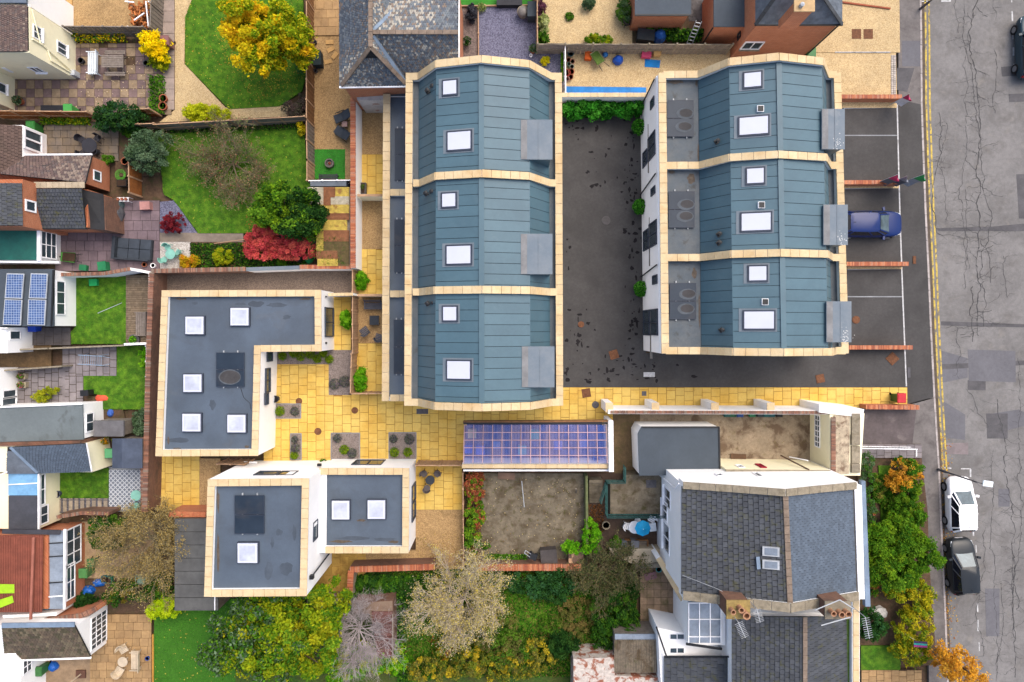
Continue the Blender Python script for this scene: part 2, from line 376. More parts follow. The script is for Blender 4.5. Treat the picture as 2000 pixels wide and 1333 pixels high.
def crown_pts(ells, n, zb, zt, cl, clr):
    """leaf points on many small clumps filling a crown given as ellipses in photo pixels"""
    zm = (zb + zt) / 2; area_ = np.array([e[2] * e[3] for e in ells], float); C = []
    k = (H - zt) / F
    for i in NR.choice(len(ells), cl, p=area_ / area_.sum()):
        ex, ey, rx, ry = ells[i][:4]; ex, ey = P(ex, ey, zt)[:2]; t = NR.uniform(0, 2 * np.pi); r = np.sqrt(NR.uniform(0, 1)) * .95
        dome = math.sqrt(max(0, 1 - r * r)); zz = zb + (zt - zb) * NR.uniform(.15, 1) * (.35 + .65 * dome)
        C.append((ex + math.cos(t) * r * rx * k, ey + math.sin(t) * r * ry * k, zz, clr * NR.uniform(.55, 1.3)))
    C = np.array(C); idx = NR.integers(0, cl, n); d = NR.normal(size=(n, 3)); d /= np.linalg.norm(d, axis=1)[:, None]; d[:, 2] = np.abs(d[:, 2]) * NR.choice((1, 1, 1, -.5), n)
    p = C[idx, :3] + d * (C[idx, 3] * NR.uniform(.45, 1.05, n) * np.where(NR.random(n) < .12, 1.35, 1))[:, None]; return p, idx
def leafy(name, label, cat, ells, zb, zt, n, leaf, cols, clumps=40, clr=.5, trunk=True, group=None, bark=None, up=.5, alt=None):
    n = int(n * 2.5); clumps = int(clumps * 3.2); clr *= .74; leaf *= .8
    cx, cy = np.mean([e[0] for e in ells]), np.mean([e[1] for e in ells]); w0 = P(cx, cy, (zb + zt) / 2)
    r = thing(name, label, cat, (w0[0], w0[1], 0), group=group); p, idx = crown_pts(ells, n, zb, zt, clumps, clr); p[:, 2] = np.maximum(p[:, 2], .03)
    cc = palette(cols, clumps, .15)[idx] * .55 + palette(cols, n, .25) * .45
    if alt:                                          # (colours, angle, softness): one side of the crown has turned colour
        side = (p[:, 0] - w0[0]) * math.cos(alt[1]) + (p[:, 1] - w0[1]) * math.sin(alt[1]); side = side / (np.abs(side).max() + 1e-6)
        pk = (side + NR.normal(0, alt[2], clumps)[idx] + NR.normal(0, .12, n)) > alt[3]; cc[pk] = palette(alt[0], int(pk.sum()), .25)
    leafmesh('crown' if trunk else 'foliage', p, leaf, cc, r, up)
    bm = bark or M_bark; mb = MB(); sz = max(.02, (zt - zb) * .025 + (.03 if trunk else .0))
    if trunk:
        mb.tube((w0[0], w0[1], -.05), (w0[0] + .05, w0[1], zb + .2), sz * 2.2, sz * 1.5, 8); mb.build('trunk', bm, r); mb = MB()
    for q in R.sample(range(n), min(n, 9 if trunk else 6)):
        e = Vector(p[q]); s = Vector((w0[0], w0[1], zb * .9 if trunk else 0)); e = s.lerp(e, .85); m_ = s.lerp(e, .5) + Vector((R.uniform(-.1, .1), R.uniform(-.1, .1), .1))
        mb.tube(s, m_, sz * .9, sz * .6, 5); mb.tube(m_, e, sz * .6, sz * .2, 5)
    mb.build('limbs' if trunk else 'stems', bm, r)
    return r
def twiggy(name, label, cat, cen, rad, zt, m, n=(7, 5, 5, 4), leaves=0, leaf=.05, cols=((150, 140, 60),), zb=.8, group=None, r0=.09, ell=(1, 1), droop=.0, base=None):
    w0 = P(cen[0], cen[1], zt * .6); r = thing(name, label, cat, (w0[0], w0[1], 0), group=group); k = rad * (H - zt * .7) / F; tips = []
    mb = MB(); mb.tube((w0[0], w0[1], -.05), (w0[0], w0[1], zb), r0 * 1.5, r0 * 1.2, 8); mb.build('trunk', m, r)
    limb = MB(); tw = MB(); start = Vector((w0[0], w0[1], zb))
    def grow(p, d, L, rr, lev):
        mid = p + d * (L * .5) + Vector((R.gauss(0, .06), R.gauss(0, .06), R.gauss(0, .04))) * L; e = p + d * L + Vector((R.gauss(0, .1), R.gauss(0, .1), R.gauss(-droop, .06))) * L
        e.z = max(e.z, .25); tgt = limb if lev < 2 else tw; ns = 5 if lev < 2 else 3
        tgt.tube(p, mid, rr, rr * .75, ns, False); tgt.tube(mid, e, rr * .75, rr * .45, ns, False)
        if lev >= len(n) - 1: tips.append(e); tips.append(mid); return
        for _ in range(n[lev + 1]):
            t = R.uniform(.3, 1); q = p.lerp(e, t); nd = (d + Vector((R.gauss(0, .65), R.gauss(0, .65), R.gauss(.05, .4)))).normalized(); grow(q, nd, L * R.uniform(.42, .68), rr * .5, lev + 1)
    for i in range(n[0]):
        t = 2 * math.pi * (i + R.uniform(-.3, .3)) / n[0]; d = Vector((math.cos(t) * ell[0], math.sin(t) * ell[1], R.uniform(.25, 1.0) * (zt - zb) / max(k, .1) * .9)); grow(start + Vector((R.gauss(0, .08), R.gauss(0, .08), R.uniform(-.4, .5) * zb)), (d.normalized() + Vector((R.gauss(0, .25), R.gauss(0, .25), 0))).normalized(), k * .66 * R.uniform(.72, 1.2), r0 * R.uniform(.6, 1.1), 0)
    limb.build('limbs', m, r); tw.build('twigs', m, r, kind='stuff')
    if leaves:
        T = np.array([tuple(t) for t in tips]); p = T[NR.integers(0, len(T), leaves)] + NR.normal(0, .09, (leaves, 3)); p[:, 2] = np.maximum(p[:, 2], .05)
        leafmesh('leaves', p, leaf, palette(cols, leaves, .25), r, .4)
    return r
def in_area(poly, n):
    xs = [p[0] for p in poly]; ys = [p[1] for p in poly]; out = []
    while len(out) < n:
        x, y = R.uniform(min(xs), max(xs)), R.uniform(min(ys), max(ys))
        if inpoly(x, y, poly): out.append((x, y))
    return np.array(out)
def ground_cover(name, poly, n, size, cols, h=.06, label=None, up=.55, holes=(), patch=None, asp=.35, z0=.02, bare=0.):
    q = in_area(poly, n); keep = np.ones(len(q), bool)
    for h_ in holes: keep &= ~((q[:, 0] > h_[0]) & (q[:, 0] < h_[2]) & (q[:, 1] > h_[1]) & (q[:, 1] < h_[3]))
    if bare: keep &= (np.sin(q[:, 0] * .071 + 1.3) * np.sin(q[:, 1] * .093) + NR.normal(0, .35, len(q))) > (bare - 1)
    q = q[keep]; p = np.stack([(q[:, 0] - CX) * H / F, (CY - q[:, 1]) * H / F, NR.uniform(z0, h, len(q))], 1); cc = palette(cols, len(p), .22)
    s = np.sin(p[:, 0] * 1.7 + np.sin(p[:, 1] * 1.1) * 1.5) * np.sin(p[:, 1] * 1.9 + np.sin(p[:, 0] * .8)); cc *= (1 + .2 * s)[:, None]
    return leafmesh(name, p, size, cc, None, up, kind='stuff', label=label, asp=asp)
def lawn(name, poly, m, n, cols, leaves=0, lcols=((190, 170, 70), (150, 110, 50)), size=.055):
    area(name, poly, m); ground_cover('grass', poly, int(n * 1.6), size, cols + ((40, 80, 14), (120, 150, 50)))
    if leaves: ground_cover('fallen_leaves', poly, leaves, .045, lcols, .07, up=.85, asp=.7, z0=.06)
def tuft(name, label, x, y, d, hgt, n, leaf, cols, group=None, z=.05, cat='plant', asp=.16, up=.25):
    """small clump plant: arching blades or a dome of leaves"""
    c = P(x, y, z); r = thing(name, label, cat, c, group=group); rr = d / 2 * H / F; k = n
    t = NR.uniform(0, 2 * np.pi, k); q = np.sqrt(NR.uniform(0, 1, k)); p = np.stack([c[0] + np.cos(t) * q * rr, c[1] + np.sin(t) * q * rr, z + .03 + hgt * np.sqrt(np.maximum(0, 1 - q * q)) * NR.uniform(.5, 1, k)], 1)
    leafmesh('foliage', p, leaf, palette(cols, k, .3), r, up, asp=asp); MB().tube(c, (c[0], c[1], z + hgt * .5), .02, .01, 5).build('stem', M_bark, r)
    return r
def pot(name, label, x, y, d, hgt, m, plant=None, group=None, cat='plant pot', z=0.):
    rr = d / 2 * H / F; c = P(x, y, z + hgt); r = thing(name, label, cat, (c[0], c[1], z), group=group)
    MB().lathe([(0, 0), (rr * .72, 0), (rr * .95, hgt * .85), (rr * 1.05, hgt * .86), (rr * 1.05, hgt), (rr * .88, hgt), (rr * .82, hgt * .8)], (c[0], c[1], z), 14).build('pot_body', m, r)
    MB().lathe([(0, hgt * .78), (rr * .86, hgt * .8)], (c[0], c[1], z), 12).build('soil', M_soil, r)
    if plant:
        pr, ph, cols, n, leaf = plant; pr *= H / F; t = NR.uniform(0, 2 * np.pi, n); q = np.sqrt(NR.uniform(0, 1, n))
        p = np.stack([c[0] + np.cos(t) * q * pr, c[1] + np.sin(t) * q * pr, z + hgt + ph * np.sqrt(1 - q * q) * NR.uniform(.3, 1, n)], 1); leafmesh('foliage', p, leaf, palette(cols, n, .3), r, .4)
    return r
# ------------------------------------------------------------------ material library
M_bark = mat('bark', (112, 92, 74), rough=.9); M_soil = mat('soil', (78, 58, 44), grain=.3, rough=.95, bump=.6)
M_bare = mat('bare_twig', (204, 190, 170), grain=.1, rough=.9); M_grey_twig = mat('grey_twig', (196, 184, 182), rough=.9); M_olive_twig = mat('olive_twig', (140, 128, 98), rough=.9)
M_road = mat('worn_asphalt', (141, 138, 136), scale=.35, var=.14, grain=.16, gs=26, rough=.9, stain=((108, 104, 100), .8, .5, .75, .7), moss=((160, 154, 146), 1.6, .58, .75, .5))
M_patch = mat('asphalt_repair', (122, 121, 126), scale=.6, var=.08, grain=.12, rough=.9); M_tar = mat('tar', (70, 69, 70), rough=.7)
M_darkpatch = mat('dark_asphalt_repair', (104, 102, 104), scale=1., grain=.15, rough=.9)
M_asph = mat('dark_asphalt', (84, 82, 81), scale=.5, var=.12, grain=.16, gs=30, rough=.85, stain=((66, 64, 63), .45, .5, .72, .6), bump=.3)
M_wet = mat('damp_asphalt', (44, 41, 43), spec=.15, rough=.9, grain=.1)
M_foot = mat('footway_asphalt', (132, 126, 123), scale=.7, var=.14, grain=.14, rough=.9, stain=((92, 86, 84), 1.2, .5, .7, .7))
M_kerb = mat('kerb_granite', (196, 186, 182), scale=2, grain=.2, objvar=.1); M_line = mat('white_line', (226, 226, 226), scale=6, grain=.2, stain=((150, 148, 146), 3, .52, .66, .8))
M_yline = mat('yellow_line', (226, 196, 92), scale=5, grain=.25, stain=((128, 122, 112), 3.5, .48, .6, .95)); M_greyline = mat('grey_setts', (165, 168, 172))
M_slab = mat('yellow_sandstone', (249, 212, 114), (240, 193, 86), scale=.55, grain=.09, objvar=.09, stain=((196, 142, 56), .9, .58, .82, .55), moss=((92, 74, 36), 3.5, .66, .8, .5), bump=.3)
M_slabj = mat('slab_joint', (172, 128, 62), rough=.95)
M_pale = mat('pale_gravel', (226, 196, 142), scale=.6, grain=.22, gs=22, bump=.7, cells=(26, (168, 136, 96), (252, 228, 182), .5), rough=.95)
M_gold = mat('golden_gravel', (196, 160, 108), scale=.7, grain=.2, gs=22, bump=.7, cells=(26, (140, 108, 74), (226, 190, 136), .55), rough=.95, moss=((120, 96, 62), 1., .55, .75, .5))
M_grav = mat('grey_brown_gravel', (136, 118, 104), scale=.6, grain=.2, bump=.7, cells=(26, (100, 86, 78), (164, 146, 130), .55), rough=.95)
M_bedg = mat('bed_chippings', (146, 132, 126), scale=2., grain=.25, bump=.7, cells=(24, (110, 98, 96), (190, 174, 162), .5), rough=.95)
M_slatec = mat('blue_slate_chippings', (112, 112, 136), scale=1., grain=.3, bump=.9, cells=(18, (80, 80, 102), (152, 152, 178), .65), rough=.8)
M_whitec = mat('white_chippings', (218, 210, 200), scale=2., grain=.2, bump=.7, cells=(16, (170, 160, 150), (246, 240, 232), .7), rough=.95)
M_grass = mat('lawn', (66, 114, 14), (98, 140, 28), scale=2.2, lo=.4, hi=.62, grain=.45, gs=16, bump=.8, rough=.95, moss=((96, 84, 44), .7, .6, .8, .5))
M_turf = mat('artificial_grass', (66, 122, 30), (74, 132, 34), scale=1, grain=.2, gs=50, bump=.6, rough=.95)
M_brightturf = mat('bright_artificial_grass', (66, 146, 48), scale=1, grain=.2, gs=50, bump=.6, rough=.95)
M_earth = mat('earth', (104, 82, 64), scale=1.2, grain=.35, bump=.8, rough=.95, moss=((70, 78, 40), 1.5, .5, .7, .7))
M_conc = mat('stained_concrete', (134, 123, 104), scale=.8, var=.2, grain=.26, rough=.95, stain=((92, 78, 58), 1.3, .46, .66, .85), moss=((84, 80, 40), 2.6, .56, .68, .8))
M_slabgrey = mat('grey_slab', (152, 144, 146), scale=1, grain=.1, objvar=.12, stain=((110, 100, 98), 1.4, .55, .8, .5)); M_slabgreyj = mat('grey_joint', (94, 80, 70))
M_pinks = mat('pink_slab', (136, 114, 112), scale=1.5, grain=.14, objvar=.12, stain=((96, 80, 76), 2, .5, .75, .7)); M_buffs = mat('buff_slab', (166, 144, 118), scale=1.5, grain=.14, objvar=.12, stain=((110, 88, 66), 2, .5, .75, .6))
M_purple = mat('purple_slab', (134, 116, 122), scale=1, grain=.1, objvar=.1, stain=((104, 88, 92), 1.4, .55, .8, .6)); M_stone1 = mat('york_stone', (150, 132, 108), (128, 118, 110), scale=1, objvar=.16, grain=.14)
M_tan = mat('tan_slab', (196, 160, 112), (176, 142, 100), scale=1.2, objvar=.12, grain=.12, stain=((130, 100, 66), 1.5, .55, .8, .5)); M_apr = mat('apricot_slab', (222, 176, 112), scale=1, objvar=.06, grain=.1, stain=((160, 112, 60), 1.2, .55, .75, .6))
M_iron = mat('manhole_iron', (128, 84, 56), scale=8, grain=.3, rough=.8, bump=.6); M_irong = mat('grey_cover', (104, 102, 106), scale=6, grain=.2)

# ------------------------------------------------------------------ ground
MB().box(-300, -300, -.6, 300, 300, -.2).build('ground', M_earth, kind='structure')
KL = [(1797, -60), (1799, 60), (1800, 200), (1804, 320), (1808, 420), (1813, 520), (1818, 640), (1825, 778), (1834, 921), (1840, 1066), (1846, 1195), (1850, 1299), (1853, 1400)]
MB().prism(PX(KL + [(2400, 1400), (2400, -60)], -.1), -.19, -.1).build('road', M_road, kind='structure')
MB().prism(PX([(1755, -60)] + KL[:8] + [(1740, 800), (1740, 200), (1755, 190)], 0), -.19, .0).build('pavement', M_foot, kind='structure')
MB().prism(PX([(1660, 790)] + KL[7:] + [(1815, 1400), (1812, 1000), (1790, 905), (1660, 905)], 0), -.19, .0).build('pavement', M_foot, kind='structure')
area('pavement', [(1752, 200), (1760, 196), (1802, 205), (1808, 420), (1813, 520), (1818, 640), (1824, 776), (1772, 790)], M_asph, .006)
area('pavement_repair', [(1762, 80), (1799, 80), (1799, 130), (1762, 130)], M_patch, .006); area('pavement_repair', [(1752, 133), (1786, 133), (1772, 180), (1752, 176)], M_darkpatch, .006)
kr = thing('kerb', None, None, (0, 0, -.1)); kr['kind'] = 'structure'
for (x0, y0), (x1, y1) in zip(KL, KL[1:]):
    coping(kr, [P(x0, y0, 0)[:2] + (-.12,), P(x1, y1, 0)[:2] + (-.12,)], .13, M_kerb, .9, .135, 'kerb_stone')
# forecourt and yard
area('yard', [(1090, 222), (1262, 222), (1262, 690), (1640, 690), (1640, 205), (1752, 205), (1757, 400), (1770, 757), (1090, 757)], M_asph, .010)
for x0, y0, x1, y1 in ((1752, 205, 1755, 205), ):
    b = MB()
    q = [(1752, 205), (1755, 330), (1758, 440), (1763, 580), (1770, 755)]
    for (xa, ya), (xb, yb) in zip(q, q[1:]): b.prism(strip(P(xa, ya), P(xb, yb), .085), 0, .020)
    b.build('parking_line', M_line, kind='structure')
for ya, xa, yb, xb in ((265, 1645, 265, 1754), (580, 1655, 580, 1763), (212, 1648, 210, 1752), (369, 1650, 367, 1756), (527, 1655, 525, 1762)):
    MB().prism(strip(P(xa, ya), P(xb, yb), .07), .0, .018).build('parking_line', M_greyline, kind='structure')
for x0, y0, x1, y1 in ((1645, 197, 1752, 211), (1650, 359, 1756, 368), (1655, 520, 1762, 526)):
    area('gravel_strip', rect(x0, y0, x1, y1), M_pale, .022)
# damp stains on the yard
b = MB()
for cxp, cyp, n, sx, sy in ((1130, 650, 26, 22, 30), (1235, 640, 30, 14, 40), (1190, 730, 30, 60, 14), (1170, 300, 18, 30, 50), (1232, 300, 34, 12, 60), (1105, 520, 14, 8, 60), (1290, 720, 12, 40, 10), (1235, 470, 34, 10, 80), (1120, 250, 10, 16, 14)):
    for _ in range(n):
        c = P(R.gauss(cxp, sx), R.gauss(cyp, sy)); px = CX + c[0] * F / H; py = CY - c[1] * F / H
        if not (1103 < px < 1255 and 230 < py < 752 or 1103 < px < 1700 and 697 < py < 752): continue
        r0 = R.uniform(.03, .17); st = R.uniform(.5, 1.6); a0 = R.uniform(0, 6.28)
        pts = [(c[0] + math.cos(t) * r0 * st * k, c[1] + math.sin(t) * r0 / st * k) for t, k in ((a0 + i * .7, R.uniform(.5, 1.2)) for i in range(9))]
        b.add([(x, y, .0135 + R.random() * .003) for x, y in pts], [tuple(range(9))])
b.build('damp_patches', M_wet, kind='stuff')
# top right gravel drives
area('gravel_drive', [(1560, -60), (1756, -60), (1758, 103), (1560, 103)], M_pale, .012); area('gravel_drive', [(1560, 104), (1750, 104), (1752, 192), (1560, 192)], M_pale, .012)
pave('stone_edging', [(1740, 108, 1750, 186)], mat('white_sett', (206, 196, 186), objvar=.15), M_foot, .16, .14, jitter=.2, pn='sett', z=.014)
for x0, y0 in ((1664, 57), (1687, 57)): MB().prism(PX(rect(x0, y0, x0 + 18, y0 + 19), .03), 0, .03).build('drain_cover', M_iron, label='rusty square drain cover in the gravel drive, ' + ('brick house side' if x0 < 1670 else 'footway side'), cat='drain cover', group='pair of rusty covers in the gravel drive')
MB().prism(strip(P(1630, 103), P(1738, 103), .05), 0, .08).build('edging_board', M_line, label='thin white edging strip between the two gravel drives', cat='edging')
MB().prism(strip(P(1640, 5), P(1738, 18), .1), 0, .1).build('brick_edging', mat('red_brick_plain', (176, 96, 66), grain=.2), label='thin red brick edging across the top of the gravel drive', cat='edging')
# road markings, repairs, cracks
def rpoly(name, pts, m, z, kind='structure'): return MB().prism(PX(pts, -.1), z - .01, z).build(name, m, kind=kind)
for off in (9, 16):
    q = [(x + off, y) for x, y in KL if y < 800] + [(1834 + off - 1, 921)]
    for (xa, ya), (xb, yb) in zip(q, q[1:]): rpoly('yellow_line', [(xa - 1.7, ya), (xa + 1.7, ya), (xb + 1.7, yb), (xb - 1.7, yb)], M_yline, -.092)
gx = [(x + 1.5, y) for x, y in KL] + [(x + 7, y) for x, y in KL[::-1]]; rpoly('gutter_silt', gx, mat('gutter_silt', (108, 96, 84), grain=.3, rough=.95, scale=3), -.096)
for pts in ([(1973, -40), (1975, -40), (1977, 5), (1975, 5)], [(1975, 22), (1978, 22), (1979, 42), (1976, 42)], [(1976, 58), (1979, 58), (1980, 77), (1977, 77)], [(1978, 93), (1981, 93), (1981, 109), (1978, 109)], [(1979, 125), (1982, 125), (1983, 139), (1980, 139)], [(1980, 139), (1995, 139), (1995, 142), (1980, 142)],
            [(1800, 2), (1815, 2), (1815, 4), (1800, 4)], [(1838, 1), (1857, 1), (1857, 4), (1838, 4)], [(1854, -6), (1857, -6), (1857, 1), (1854, 1)],
            [(1839, 913), (1858, 914), (1858, 916), (1839, 915)], [(1877, 915), (1896, 915), (1896, 917), (1877, 917)], [(1894, 917), (1897, 917), (1897, 932), (1894, 932)], [(1899, 1035), (1902, 1035), (1903, 1047), (1900, 1047)], [(1905, 1065), (1907, 1065), (1908, 1080), (1906, 1080)],
            [(1907, 1178), (1910, 1178), (1911, 1195), (1908, 1195)], [(1908, 1211), (1911, 1211), (1912, 1233), (1909, 1233)], [(1911, 1255), (1913, 1255), (1914, 1272), (1912, 1272)], [(1863, 1268), (1877, 1269), (1877, 1271), (1863, 1270)]):
    rpoly('bay_marking', pts, M_line, -.092)
for pts, m in (([(1955, 131), (1989, 129), (1991, 148), (1957, 150)], M_darkpatch), ([(1970, 184), (2000, 183), (2000, 199), (1971, 200)], M_darkpatch), ([(1985, 341), (2010, 340), (2010, 428), (1990, 427)], M_darkpatch),
               ([(1890, 683), (1983, 686), (1984, 747), (1892, 744)], M_patch), ([(1830, 446), (1938, 443), (2010, 436), (2010, 452), (1938, 452), (1832, 452)], M_darkpatch), ([(1838, 628), (1900, 630), (2010, 634), (2010, 640), (1900, 638), (1838, 636)], M_darkpatch), ([(1838, 712), (2010, 704), (2010, 713), (1838, 722)], M_darkpatch),
               ([(1890, 743), (1925, 744), (1925, 763), (1890, 762)], M_darkpatch), ([(1839, 782), (1885, 810), (1885, 860), (1846, 855)], M_patch), ([(1848, 866), (1891, 865), (1891, 888), (1848, 887)], mat('pink_repair', (148, 136, 136), grain=.12)), ([(1926, 808), (1968, 808), (1968, 857), (1928, 857)], M_darkpatch),
               ([(1924, 1150), (1952, 1150), (1952, 1243), (1926, 1243)], M_patch), ([(1926, 810), (1990, 800), (2010, 810), (2010, 830), (1930, 850)], M_patch), ([(1838, 685), (1890, 700), (1890, 738), (1840, 748)], M_patch), ([(1950, 955), (1972, 955), (1972, 990), (1950, 990)], M_patch)):
    rpoly('road_repair', pts, m, -.094 + R.random() * .0015)
cr = MB()
def crack(x, y, dx, dy, n, wd, br=.25):
    for i in range(n):
        nx, ny = x + dx + R.gauss(0, 1.8), y + dy + R.gauss(0, 1.8); a, b_ = P(x, y, -.09), P(nx, ny, -.09)
        if math.dist(a, b_) > .01: cr.add([p + (-.0905 + R.random() * .002,) for p in strip(a, b_, wd * R.uniform(.35, 1.5))], [(0, 1, 2, 3)])
        if wd > .012 and R.random() < br: s = R.choice((-1, 1)); crack(nx, ny, s * R.uniform(2, 5), R.uniform(-2.5, 2.5), R.randint(2, 8), wd * .5, .12)
        x, y = nx, ny
for x, y, dx, dy, n, wd in ((1882, -5, .1, 5, 110, .028), (1910, 0, .12, 5, 128, .045), (1892, 60, .05, 5, 100, .02), (1866, 0, .1, 5, 12, .02), (1941, 95, 0, 5, 26, .03), (1834, 220, .1, 5, 46, .035), (1848, 240, .1, 5, 40, .02), (1915, 470, .1, 5, 34, .03), (1940, 0, 0, 5, 9, .02), (1960, 500, 0, 5, 16, .02),
                           (1900, 560, .1, 5, 26, .04), (1948, 780, .1, 5, 30, .03), (1965, 930, 0, 5, 60, .03), (1940, 880, .05, 5, 80, .02), (1988, 700, 0, 5, 90, .025), (1885, 760, 3, 4, 18, .02), (1925, 1030, .1, 5, 55, .025), (1955, 1140, 0, 5, 36, .02), (1975, 1060, .4, 5, 50, .03), (1860, 1090, .3, 5, 20, .015), (1870, 640, .2, 5, 22, .02), (1885, 370, .3, 5, 30, .018), (1838, 640, 5, .2, 30, .02), (1838, 460, 5, -.2, 32, .015), (1955, 1000, 5, 1, 10, .02), (1900, 935, 4, 3, 22, .015)):
    crack(x, y, dx, dy, n, wd * 1.1)
cr.build('road_cracks', M_tar, kind='stuff')
leafmesh('fallen_leaves', np.array([P(1838 + abs(R.gauss(0, 10)) + (yy - 900) * .03, yy, -.08) for yy in (R.uniform(850, 1333) for _ in range(420))]), .05, palette(((176, 130, 60), (150, 96, 50), (196, 160, 70)), 420), None, .85, kind='stuff', asp=.7)
# courtyard of yellow slabs, path and patios
BEDS = [(642, 684, 687, 772), (537, 684, 642, 712), (539, 789, 588, 817), (568, 847, 589, 898), (647, 846, 703, 897), (760, 845, 813, 897)]
pave('paved_courtyard', [(515, 684, 908, 912)], M_slab, M_slabj, .6, .6, holes=BEDS + [(300, 600, 545, 690)])
pave('paved_path', [(908, 757, 1197, 832), (1197, 757, 1772, 798)], M_slab, M_slabj, .6, .62)
pave('paved_patio', [(306, 884, 390, 998)], M_slab, M_slabj, .6, .6); pave('paved_patio', [(812, 902, 903, 996)], M_slab, M_slabj, .58, .6)
pave('paved_patio', [(598, 1080, 715, 1168)], mat('mossy_sandstone', (206, 166, 84), scale=1, grain=.1, objvar=.08, stain=((140, 100, 40), 1.5, .5, .7, .8), moss=((110, 78, 30), 3, .6, .75, .7)), M_slabj, .6, .6)
pave('paved_patio', [(648, 575, 686, 690)], M_slab, M_slabj, .6, .6)
for y0, y1 in ((302, 384), (487, 577), (671, 770)): pave('paved_patio', [(700, y0, 752, y1)], M_slab, M_slabj, .58, .66)
for y0, y1 in ((190, 302), (384, 487), (577, 671)): area('gravel_garden', rect(698, y0, 752, y1), M_gold, .02)
area('gravel_garden', rect(812, 996, 905, 1110), M_gold, .02); area('gravel_garden', [(695, 1075), (905, 1075), (905, 1112), (695, 1112)], M_gold, .021); area('gravel_garden', rect(383, 896, 430, 1000), M_gold, .02); area('gravel_garden', rect(300, 526, 690, 600), M_grav, .02)
for bx in BEDS: area('gravel_bed', rect(*bx), M_bedg, .055 + .002 * BEDS.index(bx))
for bx in BEDS[2:]:
    for a, b in ((0, 1), (1, 2), (2, 3), (3, 0)): q = rect(*bx); MB().prism(strip(P(*q[a]), P(*q[b]), .05), 0, .072 + .002 * a).build('bed_edging', M_greyline, kind='structure')
# upper left gardens
pave('paved_terrace', [(18, 145, 335, 225)], M_pinks, mat('dirty_joint', (86, 70, 60)), .585, .585, jitter=0, pick=lambda i, j, x, y: (M_pinks if (i + j) % 2 else M_buffs) if R.random() < .93 else M_buffs)
pave('paved_terrace', [(140, 85, 318, 145)], M_buffs, M_earth, .585, .585, jitter=0, drop=.03, pick=lambda i, j, x, y: M_pinks if R.random() < .45 else M_buffs)
pave('paved_terrace', [(45, -40, 141, 52)], M_apr, M_slabj, .59, .59, jitter=0); area('gravel_garden', rect(140, -60, 300, 60), M_gold, .02)
pave('slab_path', [(318, -40, 341, 215)], mat('pale_slab', (178, 160, 148), scale=1, objvar=.1, grain=.12), M_earth, .75, .75, jitter=.2)
area('gravel_path', [(340, -60), (395, -60), (362, 34), (360, 125), (440, 210), (598, 205), (598, 232), (300, 248), (341, 215)], M_pale, .02)
pave('paved_terrace', [(85, 240, 232, 315)], M_stone1, mat('dark_joint', (78, 68, 58)), .5, .55, vert=False, jitter=.4); area('soil_bed', rect(225, 240, 300, 345), M_earth, .015)
pave('paved_terrace', [(108, 392, 312, 530)], M_purple, mat('purple_joint', (88, 74, 74)), .7, .62, vert=False, jitter=.4)
area('slate_bed', [(308, 395), (340, 392), (385, 455), (308, 458)], M_slatec, .03); area('chipping_bed', rect(300, 472, 372, 525), M_whitec, .034); area('concrete_path', rect(310, 455, 475, 473), mat('buff_concrete', (150, 136, 122), grain=.15), .04)
area('soil_bed', rect(370, 472, 690, 528), M_earth, .03)
LAWN1 = [(400, -60), (590, -60), (597, 150), (590, 178), (545, 208), (447, 213), (362, 126), (362, 34)]
GCOL = ((82, 142, 22), (104, 162, 30), (66, 122, 20), (122, 166, 44))
lawn('lawn', LAWN1, M_grass, 26000, GCOL, 700)
LAWN2 = [(308, 262), (594, 250), (600, 345), (620, 350), (622, 456), (388, 456), (340, 392), (320, 380)]
lawn('lawn', LAWN2, M_grass, 26000, GCOL, 500)
area('soil_bed', [(300, 240), (594, 226), (594, 256), (300, 266)], M_earth, .035)
area('gravel_garden', rect(606, 60, 690, 352), M_gold, .02); area('gravel_garden', rect(606, -60, 668, 62), M_gold, .02)
pave('paved_patio', [(612, 2, 662, 70)], M_tan, M_gold, .55, .58, vert=False)
for x, y, a, q_ in ((644, 83, 0, 'lying square, nearest the paved corner'), (646, 97, .5, 'turned slightly beside the slate roof'), (654, 109, .9, 'turned the most, against the roof edge'), (641, 121, .2, 'smallest, farthest from paved corner')): c = P(x, y, .05); MB().obox(c, (.26, .14, .03), a).build('stepping_stone', M_apr, label='yellow stepping stone in side gravel, ' + q_, cat='stone', group='stepping stones in the side gravel')
area('turf_mat', rect(612, 292, 674, 350), M_brightturf, .035); ground_cover('grass', rect(612, 292, 674, 350), 2500, .03, ((62, 160, 58), (50, 140, 44)))
# middle left gardens
LAWN3 = [(145, 542), (246, 540), (248, 672), (140, 672), (138, 650), (147, 640)]
lawn('lawn', LAWN3, M_grass, 8000, GCOL, 60); area('soil_bed', rect(0, 505, 145, 545), M_earth, .015)
pave('timber_deck', [(246, 538, 294, 672)], mat('weathered_deck', (140, 122, 100), scale=3, grain=.25, objvar=.14, stain=((190, 176, 156), 2, .6, .75, .6)), M_earth, .15, 1.9, vert=False, jitter=.3, pn='deck_board', gap=.02)
pave('slab_patio', [(55, 640, 138, 675)], mat('dark_grey_slab', (104, 98, 98), objvar=.1, grain=.12), M_slabgreyj, .6, .6, jitter=.3)
area('soil_bed', rect(0, 672, 100, 720), mat('muddy_path', (122, 98, 68), scale=1.5, grain=.3, bump=.6), .02)
pave('slab_patio', [(35, 718, 128, 792), (122, 677, 228, 735), (122, 735, 163, 792)], M_slabgrey, M_slabgreyj, .45, .6, jitter=.5, gap=.04)
lawn('lawn', [(228, 676), (284, 676), (284, 800), (200, 800), (190, 770), (163, 770), (163, 735), (228, 730)], M_grass, 6000, GCOL, 40)
area('soil_bed', [(160, 772), (215, 778), (240, 800), (250, 850), (160, 850)], M_earth, .03)
lawn('lawn', rect(117, 915, 212, 973), M_grass, 4500, GCOL, 20)
